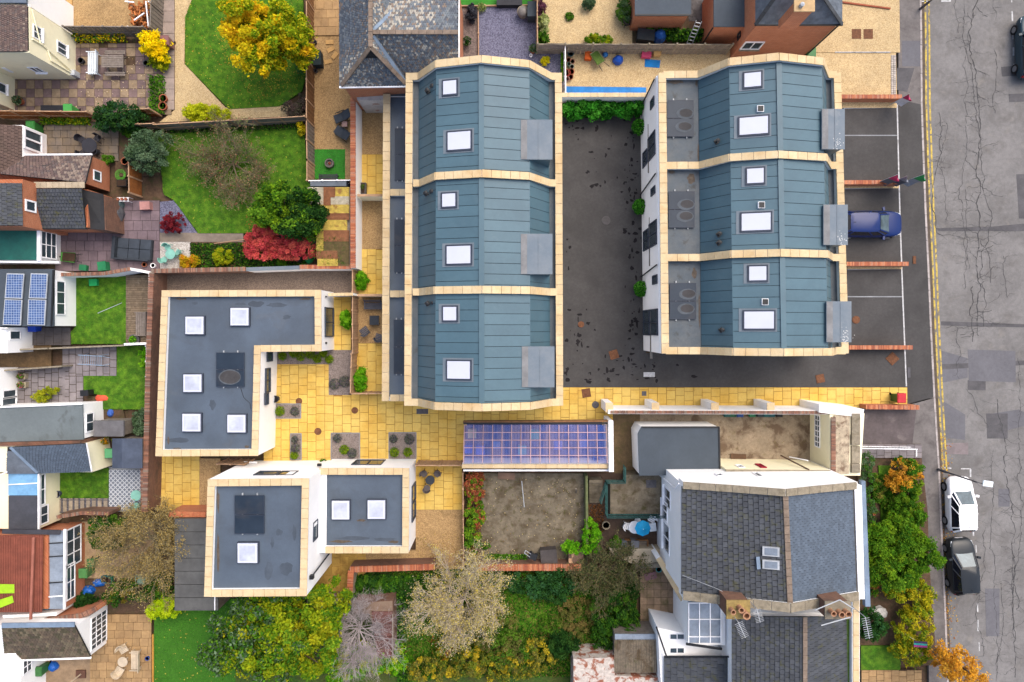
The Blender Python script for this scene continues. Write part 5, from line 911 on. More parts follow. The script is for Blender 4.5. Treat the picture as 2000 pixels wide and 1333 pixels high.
# green corrugated lean-to with window front
h4 = thing('lean_to', 'lean-to with green corrugated roof and white glazed front', 'extension', P(80, 480, 0)); block(h4, rect(-80, 450, 74, 510), 2.3, -.1, 2.2, M_white); roofq(h4, [(-60, 450, 2.6), (72, 450, 2.4), (74, 508, 2.4), (-60, 508, 2.6)], M_green, name='corrugated_roof'); X4 = P(77, 0, 2.35)[0]; block(h4, rect(72, 448, 78, 510), 2.45, 2.3, 2.46, M_upvc, 'fascia'); winX(h4, X4, 1, (79, 450), (110, 508), M_upvc, M_glass, mull=1, rows=3, name='window_front'); bar(h4, (-40, 511, 2.4), (116, 513, 2.2), .12, .12, M_upvc, 'gutter'); mb = MB()
for i in range(22): mb.bar(P(i * 3.4, 444, 2.65), P(i * 3.4, 450, 2.62), .07, .05)
mb.build('ridge_flashing', mat('pinkish_tile', (206, 190, 184), grain=.1), h4)
# flat-roofed house with solar panels
h5 = thing('flat_roof_house', 'house with flat dark roof carrying four blue solar panels', 'house', P(60, 585, 0)); block(h5, rect(-80, 528, 103, 637), 2.4, -.1, 2.3, M_white); block(h5, rect(-80, 526, 104, 638), 2.45, 2.3, 2.45, M_felt, 'roof'); X5 = P(104, 0, 2.4)[0]; winX(h5, X5, 1, (109, 548), (127, 616), M_upvc, M_glass, mull=2, name='window_strip'); bar(h5, (105, 528, 2.45), (101, 637, 2.45), .1, .12, M_black, 'gutter')
block(h5, rect(-80, 640, 14, 690), 2.4, -.1, 2.4, M_white, 'side_wing'); winX(h5, P(14, 0, 2.4)[0], 1, (18, 646), (40, 664), M_upvc, M_glass, mull=0); winX(h5, P(14, 0, 2.4)[0], 1, (0, 641), (17, 646), M_upvc, M_glass, mull=0)
M_pvb = bpy.data.materials.new('blue_cells'); M_pvb.use_nodes = True; t = M_pvb.node_tree; b_ = t.nodes['Principled BSDF']; ge = nn(t, 'ShaderNodeNewGeometry'); br = nn(t, 'ShaderNodeTexBrick'); t.links.new(ge.outputs['Position'], br.inputs['Vector']); br.offset = 0; br.inputs['Scale'].default_value = 1; br.inputs['Brick Width'].default_value = .16; br.inputs['Row Height'].default_value = .16; br.inputs['Mortar Size'].default_value = .012
for i, cc in ((1, (70, 98, 150)), (2, (88, 118, 172)), (3, (190, 204, 226))): br.inputs[i].default_value = lin(cc) + (1,)
t.links.new(br.outputs[0], b_.inputs['Base Color']); b_.inputs['Roughness'].default_value = .15
for q, lb in (([(13, 534), (47, 535), (43, 584), (9, 583)], 'blue solar panel by the green lean-to, outer column'), ([(9, 585), (43, 586), (40, 636), (5, 635)], 'blue solar panel by the side wing, outer column'), ([(60, 534), (93, 535), (90, 584), (56, 583)], 'blue solar panel by the green lean-to, next to window strip'), ([(55, 585), (90, 586), (87, 636), (53, 635)], 'blue solar panel by the blue bin, next to window strip')):
    r = thing('solar_panel', lb, 'solar panel', P(*q[0], 2.5), group='four blue solar panels'); p = MB().prism(PX(q, 2.65), 2.58, 2.65).build('panel_frame', M_alu, r); MB().prism(inset(PX(q, 2.65), .05), 2.65, 2.656).build('cells', M_pvb, r); mb = MB()
    for x, y in q: c = P(x, y, 2.6); cc = Vector(P(*q[0], 2.6)).lerp(Vector(P(*q[2], 2.6)), .5); c = Vector(c).lerp(cc, .15); mb.box(c[0] - .03, c[1] - .03, 2.44, c[0] + .03, c[1] + .03, 2.58)
    mb.build('feet', M_alu, r)
h6 = thing('white_house', 'white house corner with double window beside the grey slab patio', 'house', P(10, 755, 0)); block(h6, rect(-120, 722, -17, 793), 2.4, -.1, 2.4, M_white); winX(h6, P(-17, 0, 2.4)[0], 1, (4, 762), (32, 776), M_upvc, M_glass, mull=0, fw=.1); winX(h6, P(-17, 0, 2.4)[0], 1, (2, 778), (32, 792), M_upvc, M_glass, mull=0, fw=.1)
h7 = thing('flat_roof_house', 'long white extension with pale grey flat felt roof', 'house', P(80, 830, 0)); block(h7, [(-80, 797), (160, 791), (162, 857), (-80, 864)], 2.3, -.1, 2.25, M_white); block(h7, [(-80, 795), (161, 789), (163, 859), (-80, 866)], 2.35, 2.25, 2.35, mat('pale_felt', (124, 134, 136), scale=.4, var=.08, grain=.08, stain=((178, 186, 188), .35, .6, .66, .7), moss=((88, 92, 90), .6, .62, .7, .6)), 'roof'); winX(h7, P(161, 0, 2.3)[0] + .06, 1, (167, 808), (183, 842), M_upvc, M_glass, mull=1); bar(h7, (-40, 797, 2.4), (162, 789, 2.4), .1, .1, M_upvc, 'gutter'); block(h7, [(-80, 866), (160, 860), (160, 868), (-80, 872)], 2.3, -.1, 2.5, M_brickd, 'party_wall')
h8 = thing('slate_house', 'blue slate roofed wing with cream gable end and hipped corner', 'house', P(100, 895, 0)); block(h8, [(-40, 870), (165, 868), (176, 924), (-40, 924)], 2.5, -.1, 2.3, M_cream); tiled(h8, (72, 925, 2.4), (178, 921, 2.4), (167, 867, 3.2), (20, 874, 3.2), 22, 14, M_slatel, cap=0, gap=.02, tone=NEWT); tiled(h8, (13, 925, 2.5), (72, 925, 2.4), (20, 874, 3.2), (14, 874, 3.2), 10, 12, M_slate, cap=0, gap=.01); bar(h8, (20, 874, 3.3), (73, 924, 2.5), .16, .05, M_flash, 'lead_hip'); X8 = P(170, 0, 2.4)[0]
MB().path([P(169, 866, 3.2), P(179, 920, 2.4)], .05, 6).build('gutter', M_upvc, h8)
sd = thing('garden_shed', 'garden shed with dark blue-grey felt roof beside patterned tiles', 'shed', P(248, 886, 0)); block(sd, rect(221, 860, 276, 913), 2.0, -.05, 1.9, M_greyw); roofq(sd, [(219, 857, 1.95), (238, 857, 2.25), (238, 915, 2.25), (219, 915, 1.95)], mat('blue_felt', (84, 94, 112), grain=.1)); roofq(sd, [(238, 857, 2.25), (278, 857, 2.0), (278, 915, 2.0), (238, 915, 2.25)], mat('blue_felt', (84, 94, 112)))
hs = thing('garden_shed', 'low grey shed against the white extension wall', 'shed', P(215, 838, 0)); block(hs, rect(184, 824, 239, 851), 1.7, -.05, 1.6, M_greyw); block(hs, rect(182, 822, 241, 853), 1.75, 1.6, 1.74, mat('grey_felt', (122, 120, 122), grain=.1), 'roof')
h9 = thing('conservatory', 'cream conservatory with blue polycarbonate panel and grey ribbed roof', 'conservatory', P(60, 980, 0)); block(h9, rect(-30, 926, 74, 1034), 2.2, -.1, 2.1, M_cream); block(h9, rect(16, 926, 74, 968), 2.3, 2.1, 2.3, M_bluegl, 'polycarbonate_roof'); block(h9, rect(16, 969, 74, 1036), 2.3, 2.1, 2.28, mat('ribbed_grey', (92, 96, 106), grain=.1, bump=.8, wave=(8, 'X', 1)), 'ribbed_roof'); bar(h9, (16, 947, 2.34), (75, 944, 2.34), .06, .05, M_upvc, 'glazing_bar'); bar(h9, (76, 926, 2.3), (76, 1036, 2.3), .1, .1, M_upvc, 'gutter'); X9 = P(75, 0, 2.2)[0]; winX(h9, X9, 1, (78, 927), (88, 985), M_upvc, M_glass, mull=1, rows=1); winX(h9, X9, 1, (78, 990), (94, 1020), M_upvc, M_glass, mull=1)
hb = thing('brick_house', 'orange brick house wall behind the conservatories', 'house', P(-5, 960, 0)); MB().box(-45, P(0, 1050)[1], -.1, P(12, 0)[0], P(0, 872)[1], 5).build('wall', M_brick, hb); bar(hb, (0, 928, 3.2), (14, 922, 2.8), .06, .06, M_upvc, 'pipe')
# clay-tiled house with glazed sunroom
h10 = thing('clay_tiled_house', 'house with ribbed red clay roof and long glazed sunroom', 'house', P(70, 1120, 0)); block(h10, rect(-80, 1048, 90, 1192), 2.8, -.1, 2.6, M_brick); mb = roofq(h10, [(-60, 1046, 4.2), (84, 1046, 2.9), (82, 1196, 2.9), (-60, 1196, 4.2)], M_clay); mm = MB()
for i in range(30): mm.bar(P(-55 + i * 4.7, 1046, 4.2 - 1.3 * (i + .5) / 30.), P(-55 + i * 4.7, 1196, 4.2 - 1.3 * (i + .5) / 30.), .05, .06)
mm.build('tile_ribs', M_clay, mb, kind='stuff'); bar(h10, (66, 1050, 3.2), (60, 1210, 3.2), .14, .1, mat('pink_ridge', (190, 120, 100)), 'ridge_tile'); block(h10, rect(84, 1046, 95, 1192), 2.5, -.1, 2.5, M_felt, 'flat_roof'); gl = roofq(h10, [(95, 1040, 2.5), (126, 1036, 2.2), (126, 1190, 2.2), (93, 1190, 2.5)], M_greyglass, name='glazed_roof')
for y in (1062, 1088, 1139, 1166): bar(h10, (95, y, 2.54), (126, y - 2, 2.24), .06, .06, M_black if y != 1166 else M_upvc, 'glazing_bar')
block(h10, rect(93, 1040, 124, 1190), 2.2, -.1, 2.1, M_brick, 'sunroom_wall'); bar(h10, (127, 1034, 2.25), (126, 1190, 2.25), .12, .12, M_upvc, 'gutter'); X10 = P(124, 0, 2.2)[0] + .03; winX(h10, X10, 1, (129, 1036), (158, 1096), M_upvc, M_glass, mull=2, rows=2, name='window_front'); winX(h10, X10, 1, (129, 1105), (146, 1165), M_upvc, M_glass, mull=1, rows=2, name='door'); bar(h10, (5, 1038, 3.4), (118, 1040, 2.5), .28, .14, mat('dark_verge', (72, 72, 80), grain=.15), 'verge')
for q, lb in (([(-30, 1141), (28, 1142), (28, 1159), (-30, 1160)], 'lime green board lying straight on red clay roof'), ([(-30, 1182), (24, 1164), (27, 1177), (-20, 1196)], 'lime green board lying at a slant on red clay roof')): MB().slab([P(x, y, 3.45 + (28 - x) * .012) for x, y in q], .05).build('lime_board', mat('lime', (180, 230, 30), rough=.4), label=lb, cat='board', group='lime boards on the clay roof')
# white house at the bottom with lichened roof
h11 = thing('white_house', 'white house with lichen-spotted tile roof and lattice window', 'house', P(90, 1270, 0)); X11 = -27.3; Yn, Ysd = P(0, 1223, 3.4)[1], P(0, 1284, 2.1)[1]; MB().add([(x, y, z) for x in (-40, X11) for y, z in ((Yn, -.1), (Ysd, -.1), (Ysd, 2.0), (Yn, 3.35))], [(4, 7, 6, 5), (0, 1, 2, 3), (0, 3, 7, 4), (1, 5, 6, 2), (3, 2, 6, 7)]).build('wall', M_white, h11)
tiled(h11, (10, 1289, 2.1), (177, 1283, 2.1), (146, 1222, 3.45), (4, 1224, 3.45), 24, 14, M_mosstile, cap=0, name='tile', gap=.02, tone=MOST); bar(h11, (4, 1222, 3.5), (146, 1220, 3.5), .3, .08, M_flash, 'lead_ridge'); bar(h11, (36, 1290, 2.15), (178, 1285, 2.15), .1, .1, M_upvc, 'gutter'); winX(h11, X11, 1, (177, 1209), (208, 1250), M_upvc, M_glass, mull=5, rows=3)
block(h11, [(-80, 1235), (10, 1225), (40, 1300), (40, 1400), (-80, 1400)], 2.4, -.1, 2.4, M_white, 'main_wall'); winX(h11, P(40, 0, 2.4)[0], 1, (44, 1292), (62, 1308), M_upvc, M_glass, mull=1, rows=2)
pl = garden_wall('garden_wall', 'old red brick party wall beside the lattice window house', [(70, 1214), (160, 1202), (190, 1188)], 2.2, .28, M_brick, 'brick', M_brickold); garden_wall('garden_wall', 'white painted wall under the clay roof verge', [(5, 1205), (110, 1200)], 2.4, .2, M_white)
# ------------------------------------------------------------------ garden walls and fences
fence('timber_fence', 'long brown slatted fence between the lawns and the side gravel', (598, -40), (598, 233), 1.8, 7, M_wood, M_pinkw); fence('timber_fence', 'weathered grey slatted fence beside the small artificial turf square', (598, 233), (599, 312), 1.8, 2, M_greyw, M_pinkw)
fence('plywood_fence', 'pale plywood fence panel beside the small artificial turf square', (599, 312), (599, 352), 1.8, 1, M_pinkw, M_pinkw); fence('timber_fence', 'white topped fence closing the small turf square', (600, 353), (688, 352), 1.6, 3, M_greyw, M_upvc)
fence('trellis_fence', 'old grey panel fence on raked posts between two lawns', (300, 243), (594, 227), 1.5, 6, M_greyw, M_pinkw, vertical=False); fence('timber_fence', 'grey fence length behind the dark evergreen shrub', (238, 243), (300, 241), 1.5, 2, M_greyw, M_pinkw, vertical=False)
fence('timber_fence', 'orange-brown panel fence along the chequered terrace', (-30, 216), (168, 218), 1.7, 4, M_orangew, M_pinkw); fence('timber_fence', 'short orange fence behind the evergreen shrub', (240, 214), (290, 212), 1.6, 1, M_orangew, M_pinkw)
fence('timber_fence', 'weathered grey fence below the log store', (122, 51), (278, 52), 1.6, 4, M_greyw, M_greyw); fence('timber_fence', 'grey fence running beside the log store', (296, -40), (292, 52), 1.7, 2, M_greyw, M_greyw); fence('slatted_screen', 'orange slatted screen beside the grey-green shrub', (250, 312), (251, 376), 1.6, 2, M_orangew, M_pinkw, vertical=False)
garden_wall('garden_wall', 'brown brick wall along the west side of bungalow', [(297, 533), (291, 700), (284, 1000)], 1.7, .3, M_brickd, 'brick', M_brickold); garden_wall('garden_wall', 'red brick wall between the planting bed and bungalow gravel', [(297, 530), (480, 526)], 1.6, .25, M_brickd, 'brick', M_brickold)
garden_wall('garden_wall', 'white rendered wall with lead capping behind the red maple', [(470, 527), (586, 523)], 1.5, .2, M_white, 'cap', M_lead); garden_wall('garden_wall', 'short white wall with orange brick top by rusty shed', [(586, 522), (686, 522)], 1.6, .24, M_white, 'brick', M_brickt)
garden_wall('garden_wall', 'white painted wall with old brick top beside purple terrace', [(118, 537), (205, 535), (255, 526)], 1.5, .2, M_white, 'brick', M_brickold); garden_wall('garden_wall', 'crumbling white painted wall around the timber deck', [(255, 526), (292, 533), (294, 671), (242, 673)], 1.5, .14, M_white)
garden_wall('garden_wall', 'thin grey capped wall between the lawn and slab patio', [(96, 681), (242, 675)], 1.2, .1, M_stoneold); garden_wall('garden_wall', 'thin concrete wall beside the muddy side path', [(-20, 686), (92, 681)], 1.3, .1, M_stoneold); garden_wall('garden_wall', 'thin concrete wall between muddy path and grey patio', [(-20, 726), (120, 716)], 1.3, .1, M_stoneold)
fence('rail_fence', 'white rail fence between the lawn and brick path', (285, 676), (286, 856), 1.2, 6, M_upvc, M_upvc, vertical=False); garden_wall('garden_wall', 'red brick wall edging the pale sleeper path', [(112, 1010), (160, 1002), (215, 1003)], 1.3, .2, M_brickd, 'brick', M_brickold); garden_wall('garden_wall', 'brick wall at the back of the patterned tile patio', [(279, 855), (280, 1000)], 1.5, .2, M_brickd, 'brick', M_brickold)
garden_wall('garden_wall', 'tall wall with brick top and white inner face along the three patios', [(690, 192), (690, 524)], 1.9, .3, M_white, 'brick', M_brickt); fence('slatted_screen', 'pale slatted screen between courtyard patio and small gravel garden', (688, 578), (688, 690), 1.7, 4, M_pinkw, M_pinkw); fence('timber_fence', 'pinkish close-boarded fence beside the lavender bed', (686, 692), (684, 770), 1.7, 3, M_pinkw, M_pinkw); fence('timber_fence', 'pale fence edge beside the potted laurel and bungalow gravel', (688, 528), (688, 570), 1.7, 1, M_pinkw, M_pinkw)
for y, lb in ((382, 'first and middle'), (577, 'middle and seating'), ): garden_wall('garden_wall', 'pale rendered cross wall between the %s patios' % lb, [(698, y), (749, y)], 1.7, .1, M_cream, 'cap', M_pinkw)
fence('garden_gate', 'pale timber gate closing the patio beside the courtyard', (684, 770), (748, 769), 1.7, 2, M_pinkw, M_pinkw, cat='gate'); garden_wall('garden_wall', 'slatted white wall beside the bungalow side window', [(641, 576), (690, 575)], 1.9, .14, M_white, 'stone', M_cop, L=.25)
fence('garden_gate', 'pale timber gate between the bungalow and tall cube house', (424, 907), (476, 908), 1.8, 2, M_pinkw, M_pinkw, cat='gate'); fence('garden_gate', 'pale timber double gate beside the round table patio', (812, 910), (904, 910), 1.8, 2, M_pinkw, M_pinkw, cat='gate'); fence('timber_fence', 'low brown fence between the gravel garden and red hedge', (904, 925), (905, 1105), 1.1, 6, M_wood, M_pinkw)
garden_wall('garden_wall', 'old brick wall with orange brick-on-edge top below the small bungalow', [(684, 1112), (850, 1107)], 1.3, .35, M_brickd, 'brick', M_brickt); garden_wall('garden_wall', 'broken rubble wall end beside the ivy', [(686, 1114), (683, 1165)], 1.3, .35, M_stoneold, 'brick', M_brickt); garden_wall('garden_wall', 'brick wall behind the stacked crates in concrete yard', [(930, 1108), (1135, 1108)], 1.0, .4, M_brickd, 'brick', M_brickt); garden_wall('garden_wall', 'low brick wall under the yellow-green tree crown', [(600, 1172), (675, 1170)], 1.0, .3, M_brickd, 'brick', M_brickold)
garden_wall('garden_wall', 'brick wall with white edge above grey garden room', [(330, 1005), (402, 1005)], 1.8, .3, M_brick, 'cap', M_brickt)
fence('wavy_fence', 'grey fence of bow-topped panels across the gravel gardens', (1050, 85), (1432, 86), 1.7, 7, M_greyw, M_stoneold, wave=.22); garden_wall('garden_wall', 'white wall with stone coping behind the laurel hedge', [(1096, 186), (1266, 186)], 2.0, .22, M_white, 'stone', M_cop); fence('timber_fence', 'thin fence between slate garden and gravel garden', (1049, -40), (1050, 84), 1.6, 4, M_greyw, M_pinkw); fence('wire_fence', 'thin pale fence between slate chippings and blue matting garden', (1104, 88), (1105, 182), 1.4, 3, M_greyw, M_upvc); fence('board_edging', 'thin upright board between slate chippings and side path', (934, 15), (935, 115), .25, 2, M_pinkw, M_pinkw, cat='edging'); fence('board_edging', 'thin board between the bright turf and slate chippings', (900, 11), (1040, 9), .25, 3, M_pinkw, M_pinkw, cat='edging')
for y, x0, x1, lb in ((190, 1640, 1760, 'beside the gravel drive'), (357, 1647, 1757, 'under the flags'), (516, 1653, 1773, 'beside the blue car bay'), (679, 1656, 1781, 'beside the yellow path end')): garden_wall('parking_wall', 'low orange brick wall dividing parking bays ' + lb, [(x0, y), (x1, y)], .7, .24, M_brick, 'brick', M_brickt, group='low brick walls between parking bays')
garden_wall('garden_wall', 'low brick wall ending at the yellow path by red lidded bin', [(1690, 795), (1794, 796)], .8, .26, M_brick, 'brick', M_brickt)
# front railings
rl = thing('railing', 'white metal railing along the villa front path', 'railing', P(1668, 878, 0)); a, b = Vector(P(1665, 876, 1)), Vector(P(1792, 878, 1)); rl.location = (a.x, a.y, 0); WL[rl.name] = Vector((a.x, a.y, 0)); MB().bar(a, b, .05, .05).build('top_rail', M_upvc, rl); MB().bar(a - Vector((0, 0, .8)), b - Vector((0, 0, .8)), .04, .04).build('bottom_rail', M_upvc, rl)
for i in range(22): c = a.lerp(b, i / 21); MB().tube((c.x, c.y, 0), (c.x, c.y, .98), .012, n=5).build('baluster', M_upvc, rl)
c = Vector(P(1790, 878, 1)); MB().bar(c, Vector(P(1790, 892, 1)), .05, .05).build('return_rail', M_upvc, rl)
# raised terrace, steps and green rails behind the villa
tr = thing('raised_terrace', 'raised stained concrete terrace with dark green rails', 'terrace', P(1240, 970, 0)); MB().prism(PX([(1192, 946), (1222, 946), (1222, 928), (1292, 928), (1292, 1004), (1192, 1004)], 1.4), -.1, 1.4).build('slab', M_conc, tr); MB().prism(PX(rect(1262, 938, 1282, 953), 1.42), 1.39, 1.42).build('drain_cover', M_irong, tr); gm = mat('dark_green_paint', (40, 90, 84), rough=.5)
for p0, p1 in (((1186, 946), (1186, 1012)), ((1186, 1012), (1300, 1012)), ((1186, 944), (1222, 944)), ((1222, 944), (1222, 914)), ((1186, 946), (1174, 985))):
    a, b = Vector(P(*p0, 2.3)), Vector(P(*p1, 2.3)); n = max(3, int((b - a).length / .35))
    for zz in (0, -.4, -.8): MB().bar(a + Vector((0, 0, zz)), b + Vector((0, 0, zz)), .05, .05).build('rail', gm, tr)
    for i in range(n + 1): c = a.lerp(b, i / n); MB().bar((c.x, c.y, 1.3), c, .03, .03, (1, 0, 0)).build('baluster', gm, tr)
sp = thing('steps', 'mossy stone steps going down beside the raised terrace', 'steps', P(1165, 960, 0))
for i in range(8): z = 1.1 - i * .13; MB().prism(PX(rect(1151, 938 + i * 5.5, 1177, 944 + i * 5.5), z), -.05, z).build('step', M_conc, sp)
garden_wall('garden_wall', 'narrow mossy wall between concrete yard and sunken yard', [(1146, 930), (1147, 1075)], 1.0, .16, mat('mossy_wall', (120, 128, 84), grain=.25)); lg = thing('stone_ledge', 'pale stone ledge wall at the foot of the sunken yard', 'wall', P(1240, 1090, 0)); MB().prism(PX([(1190, 1072), (1290, 1072), (1298, 1098), (1238, 1102), (1200, 1090)], .9), -.05, .9).build('ledge', mat('pale_stone', (206, 190, 162), grain=.12), lg); coping(lg, [Vector(P(1238, 1106, .9)), Vector(P(1296, 1104, .9))], .3, M_stoneold, .6, .06)
garden_wall('garden_wall', 'slanting white coped wall running off the villa corner', [(1286, 1090), (1334, 1172)], 2.6, .3, M_white, 'cap', M_cop)
# sheds
gs = thing('garden_room', 'garden room with grey ribbed felt roof beside the tall cube house', 'shed', P(380, 1110, 0)); block(gs, rect(343, 1016, 424, 1194), 2.2, -.05, 2.1, M_greyw)
for i in range(7): block(gs, rect(341, 1014 + i * 25.7, 426, 1014 + (i + 1) * 25.7 - 1), 2.2, 2.1, 2.2 - .006 * (i % 2), mat('grey_roof_felt', (106, 106, 104), objvar=.06, grain=.08), 'roof_sheet')
bar(gs, (420, 1165, 2.2), (420, 1192, 2.2), .06, .1, M_upvc, 'gutter')
rs = thing('corrugated_shed', 'shed with patchy yellow and rust corrugated roof beside the brick wall', 'shed', P(650, 440, 0)); block(rs, rect(622, 366, 683, 520), 1.7, -.05, 1.6, M_greyw); cm = [mat('yellow_sheet', (232, 202, 96), grain=.2, scale=4, stain=((170, 120, 70), 3, .55, .66, .8)), mat('rust_sheet', (168, 112, 76), grain=.25, scale=4), mat('pale_sheet', (222, 212, 186), grain=.2, scale=4, stain=((160, 120, 90), 3, .55, .66, .8)), mat('mossy_sheet', (122, 104, 66), grain=.3, scale=4, moss=((90, 96, 40), 3, .5, .65, .8))]
for (x0, y0, x1, y1, k_) in ((600, 366, 632, 400, 2), (632, 366, 655, 386, 1), (655, 366, 682, 384, 0), (632, 386, 646, 402, 1), (646, 384, 682, 400, 2), (622, 400, 682, 417, 0), (632, 417, 682, 430, 1), (618, 430, 678, 450, 0), (618, 450, 632, 490, 0), (632, 450, 682, 472, 1), (632, 472, 682, 498, 3), (618, 490, 660, 506, 1), (620, 506, 660, 520, 0), (660, 498, 682, 520, 3)):
    mb = MB(); n = max(3, int((y1 - y0) / 2.2)); zz = 1.7 + R.uniform(0, .03)
    for i in range(n): y = y0 + (y1 - y0) * (i + .5) / n; mb.bar(P(x0, y, zz), P(x1 - R.uniform(0, 2), y, zz + .05), .055, .05)
    mb.prism(PX(rect(x0, y0, x1, y1), zz), zz - .03, zz - .01); mb.build('corrugated_sheet', cm[k_], rs)
ls = thing('slate_ledge', 'short grey slate lean-to roof below the small turf square', 'shed', P(640, 360, 0)); block(ls, rect(606, 354, 676, 364), 1.5, -.05, 1.5, M_slate, 'roof'); 
bs = thing('brick_shed', 'derelict brick shed with red board roof beside the ivy', 'shed', P(735, 1230, 0)); block(bs, [(690, 1180), (766, 1175), (768, 1288), (740, 1288), (722, 1200), (690, 1200)], 1.9, -.05, 1.8, M_brickd)
for i in range(11): block(bs, [(726 + i * .9, 1196 + i * 8), (766, 1196 + i * 8), (766, 1203 + i * 8), (727 + i * .9, 1203 + i * 8)], 1.95, 1.8, 1.95 - .01 * (i % 3), mat('red_board', (124, 82, 76), objvar=.12, grain=.15), 'roof_board')
bar(bs, (767, 1200, 2.0), (767, 1286, 2.0), .08, .06, M_greyw, 'verge_board')
lo = thing('log_store', 'open log store filled with orange split logs', 'log store', P(267, 27, 0)); block(lo, rect(249, 2, 291, 54), 1.1, -.02, .08, M_greyw, 'base')
for x, y in ((249, 3), (290, 3), (249, 52), (290, 52)): c = P(x, y, 1.2); MB().box(c[0] - .04, c[1] - .04, 0, c[0] + .04, c[1] + .04, 1.2).build('post', M_upvc, lo)
for i in range(130): x, y = R.uniform(254, 286), R.uniform(6, 48); c = P(x, y, .9); z = R.uniform(.15, 1.05); a = R.uniform(0, 3.14); d = Vector((math.cos(a), math.sin(a), R.uniform(-.2, .2))) * .15; c = Vector((c[0], c[1], z)); MB().tube(c - d, c + d, .055, n=6).build('log', mat('log_wood', (206, 128, 70), objvar=.25, grain=.2), lo)
for p0, p1 in (((244, 3), (262, 5)), ((285, 3), (290, 52)), ((262, 40), (282, 26))): bar(lo, p0 + (1.25,), p1 + (1.25,), .07, .07, M_upvc, 'rail')
# ------------------------------------------------------------------ trees and shrubs
YEL = ((222, 190, 24), (232, 204, 34), (208, 160, 30), (190, 180, 30)); YG = ((126, 148, 24), (160, 170, 30), (96, 130, 26), (186, 180, 36)); GRN = ((58, 104, 26), (78, 124, 30), (44, 84, 26), (98, 138, 40)); DGR = ((34, 66, 28), (46, 84, 34), (28, 54, 26), (60, 94, 40)); GG = ((88, 112, 82), (110, 132, 100), (70, 94, 66), (62, 84, 50)); BRG = ((82, 150, 22), (106, 172, 30), (62, 122, 20), (130, 180, 40)); ORG = ((222, 162, 46), (200, 138, 46), (230, 182, 70), (168, 120, 50)); RED = ((204, 76, 82), (218, 98, 90), (178, 60, 70), (214, 116, 92)); TAN = ((196, 180, 126), (182, 168, 130), (200, 182, 96))
leafy('maple_tree', 'large golden autumn tree spreading over the upper lawn', 'tree', [(460, 15, 58, 42), (540, 25, 42, 48), (500, 60, 62, 34), (475, 98, 34, 26), (560, 50, 24, 34), (445, 55, 28, 20)], 2.2, 6, 12000, .12, YEL, 70, .55, alt=(YG, .4, .5, .15))
leafy('broadleaf_tree', 'huge yellow-green tree crown below the tall cube house', 'tree', [(540, 1230, 120, 65), (470, 1270, 95, 65), (580, 1290, 80, 55), (620, 1210, 45, 45), (500, 1320, 90, 40), (430, 1300, 60, 45)], 2.0, 5.5, 24000, .13, YG + GRN + ((176, 170, 34), (140, 156, 30)), 120, .55, alt=(GRN + GG, math.pi, .35, .2))
leafy('leafy_tree', 'green tree beside the red maple and rusty shed', 'tree', [(550, 385, 62, 32), (585, 420, 36, 38), (510, 405, 34, 28), (560, 440, 40, 20)], 1.8, 4, 9000, .11, GRN + ((110, 150, 30), (134, 164, 36)), 55, .42, alt=(DGR, -.3, .4, .35))
leafy('red_maple', 'bright red Japanese maple beside the green tree', 'tree', [(535, 468, 68, 36), (500, 475, 36, 32), (572, 482, 38, 26)], .9, 2.2, 9000, .075, RED, 50, .3); leafy('dark_maple', 'small dark red maple on the slate bed', 'tree', [(333, 435, 25, 21)], .3, .9, 1500, .06, ((120, 34, 46), (92, 30, 40), (140, 50, 54)), 18, .2)
leafy('golden_shrub', 'vivid yellow shrub below the log store', 'shrub', [(287, 78, 27, 24), (297, 100, 16, 10)], .4, 1.8, 2600, .09, ((250, 220, 20), (240, 204, 16), (206, 200, 30)), 22, .32, trunk=False); leafy('green_shrub', 'green shrub at the foot of the vivid yellow shrub', 'shrub', [(302, 110, 20, 16), (312, 125, 10, 10)], .1, 1.0, 1200, .08, YG, 14, .25, trunk=False)
leafy('feathery_shrub', 'feathery yellow-green shrub against the raked fence', 'shrub', [(395, 218, 44, 18), (380, 214, 30, 14)], .2, 1.4, 3000, .08, ((180, 184, 26), (156, 170, 30), (204, 204, 40)), 30, .3, trunk=False); leafy('evergreen_shrub', 'dark evergreen shrub over the orange fence', 'shrub', [(215, 220, 50, 28), (190, 225, 28, 20), (245, 225, 24, 20)], .4, 2.2, 4000, .09, DGR + ((54, 88, 60),), 40, .35, trunk=False)
leafy('olive_tree', 'grey-green shrub tree beside the slatted screen', 'tree', [(275, 290, 40, 42), (290, 270, 26, 22), (255, 300, 20, 20)], .6, 2.4, 4200, .085, GG, 40, .35); leafy('green_shrub', 'grey-green shrub leaning on the tall slatted fence by upper lawn', 'shrub', [(583, 102, 14, 34)], .3, 1.8, 1500, .08, ((78, 116, 60), (96, 132, 74)), 18, .28, trunk=False); leafy('dark_shrub', 'dark purple-grey shrub in the lawn corner', 'shrub', [(568, 210, 22, 16), (585, 195, 10, 18)], .2, 1., 1400, .07, ((86, 78, 70), (104, 84, 80), (70, 74, 56)), 16, .25, trunk=False)
leafy('yellow_shrub', 'small yellow shrub in the corner below raked fence', 'shrub', [(587, 248, 9, 14)], .1, .8, 500, .07, ((220, 190, 30), (160, 160, 40)), 8, .2, trunk=False); twiggy('bare_shrub', 'wide twiggy shrub with sparse leaves on the second lawn', 'shrub', (448, 315), 104, 2.2, M_olive_twig, (15, 7, 6, 5), 7000, .05, ((120, 132, 80), (150, 130, 96), (98, 120, 60), (150, 100, 80)), .4, r0=.05, ell=(1, .75))
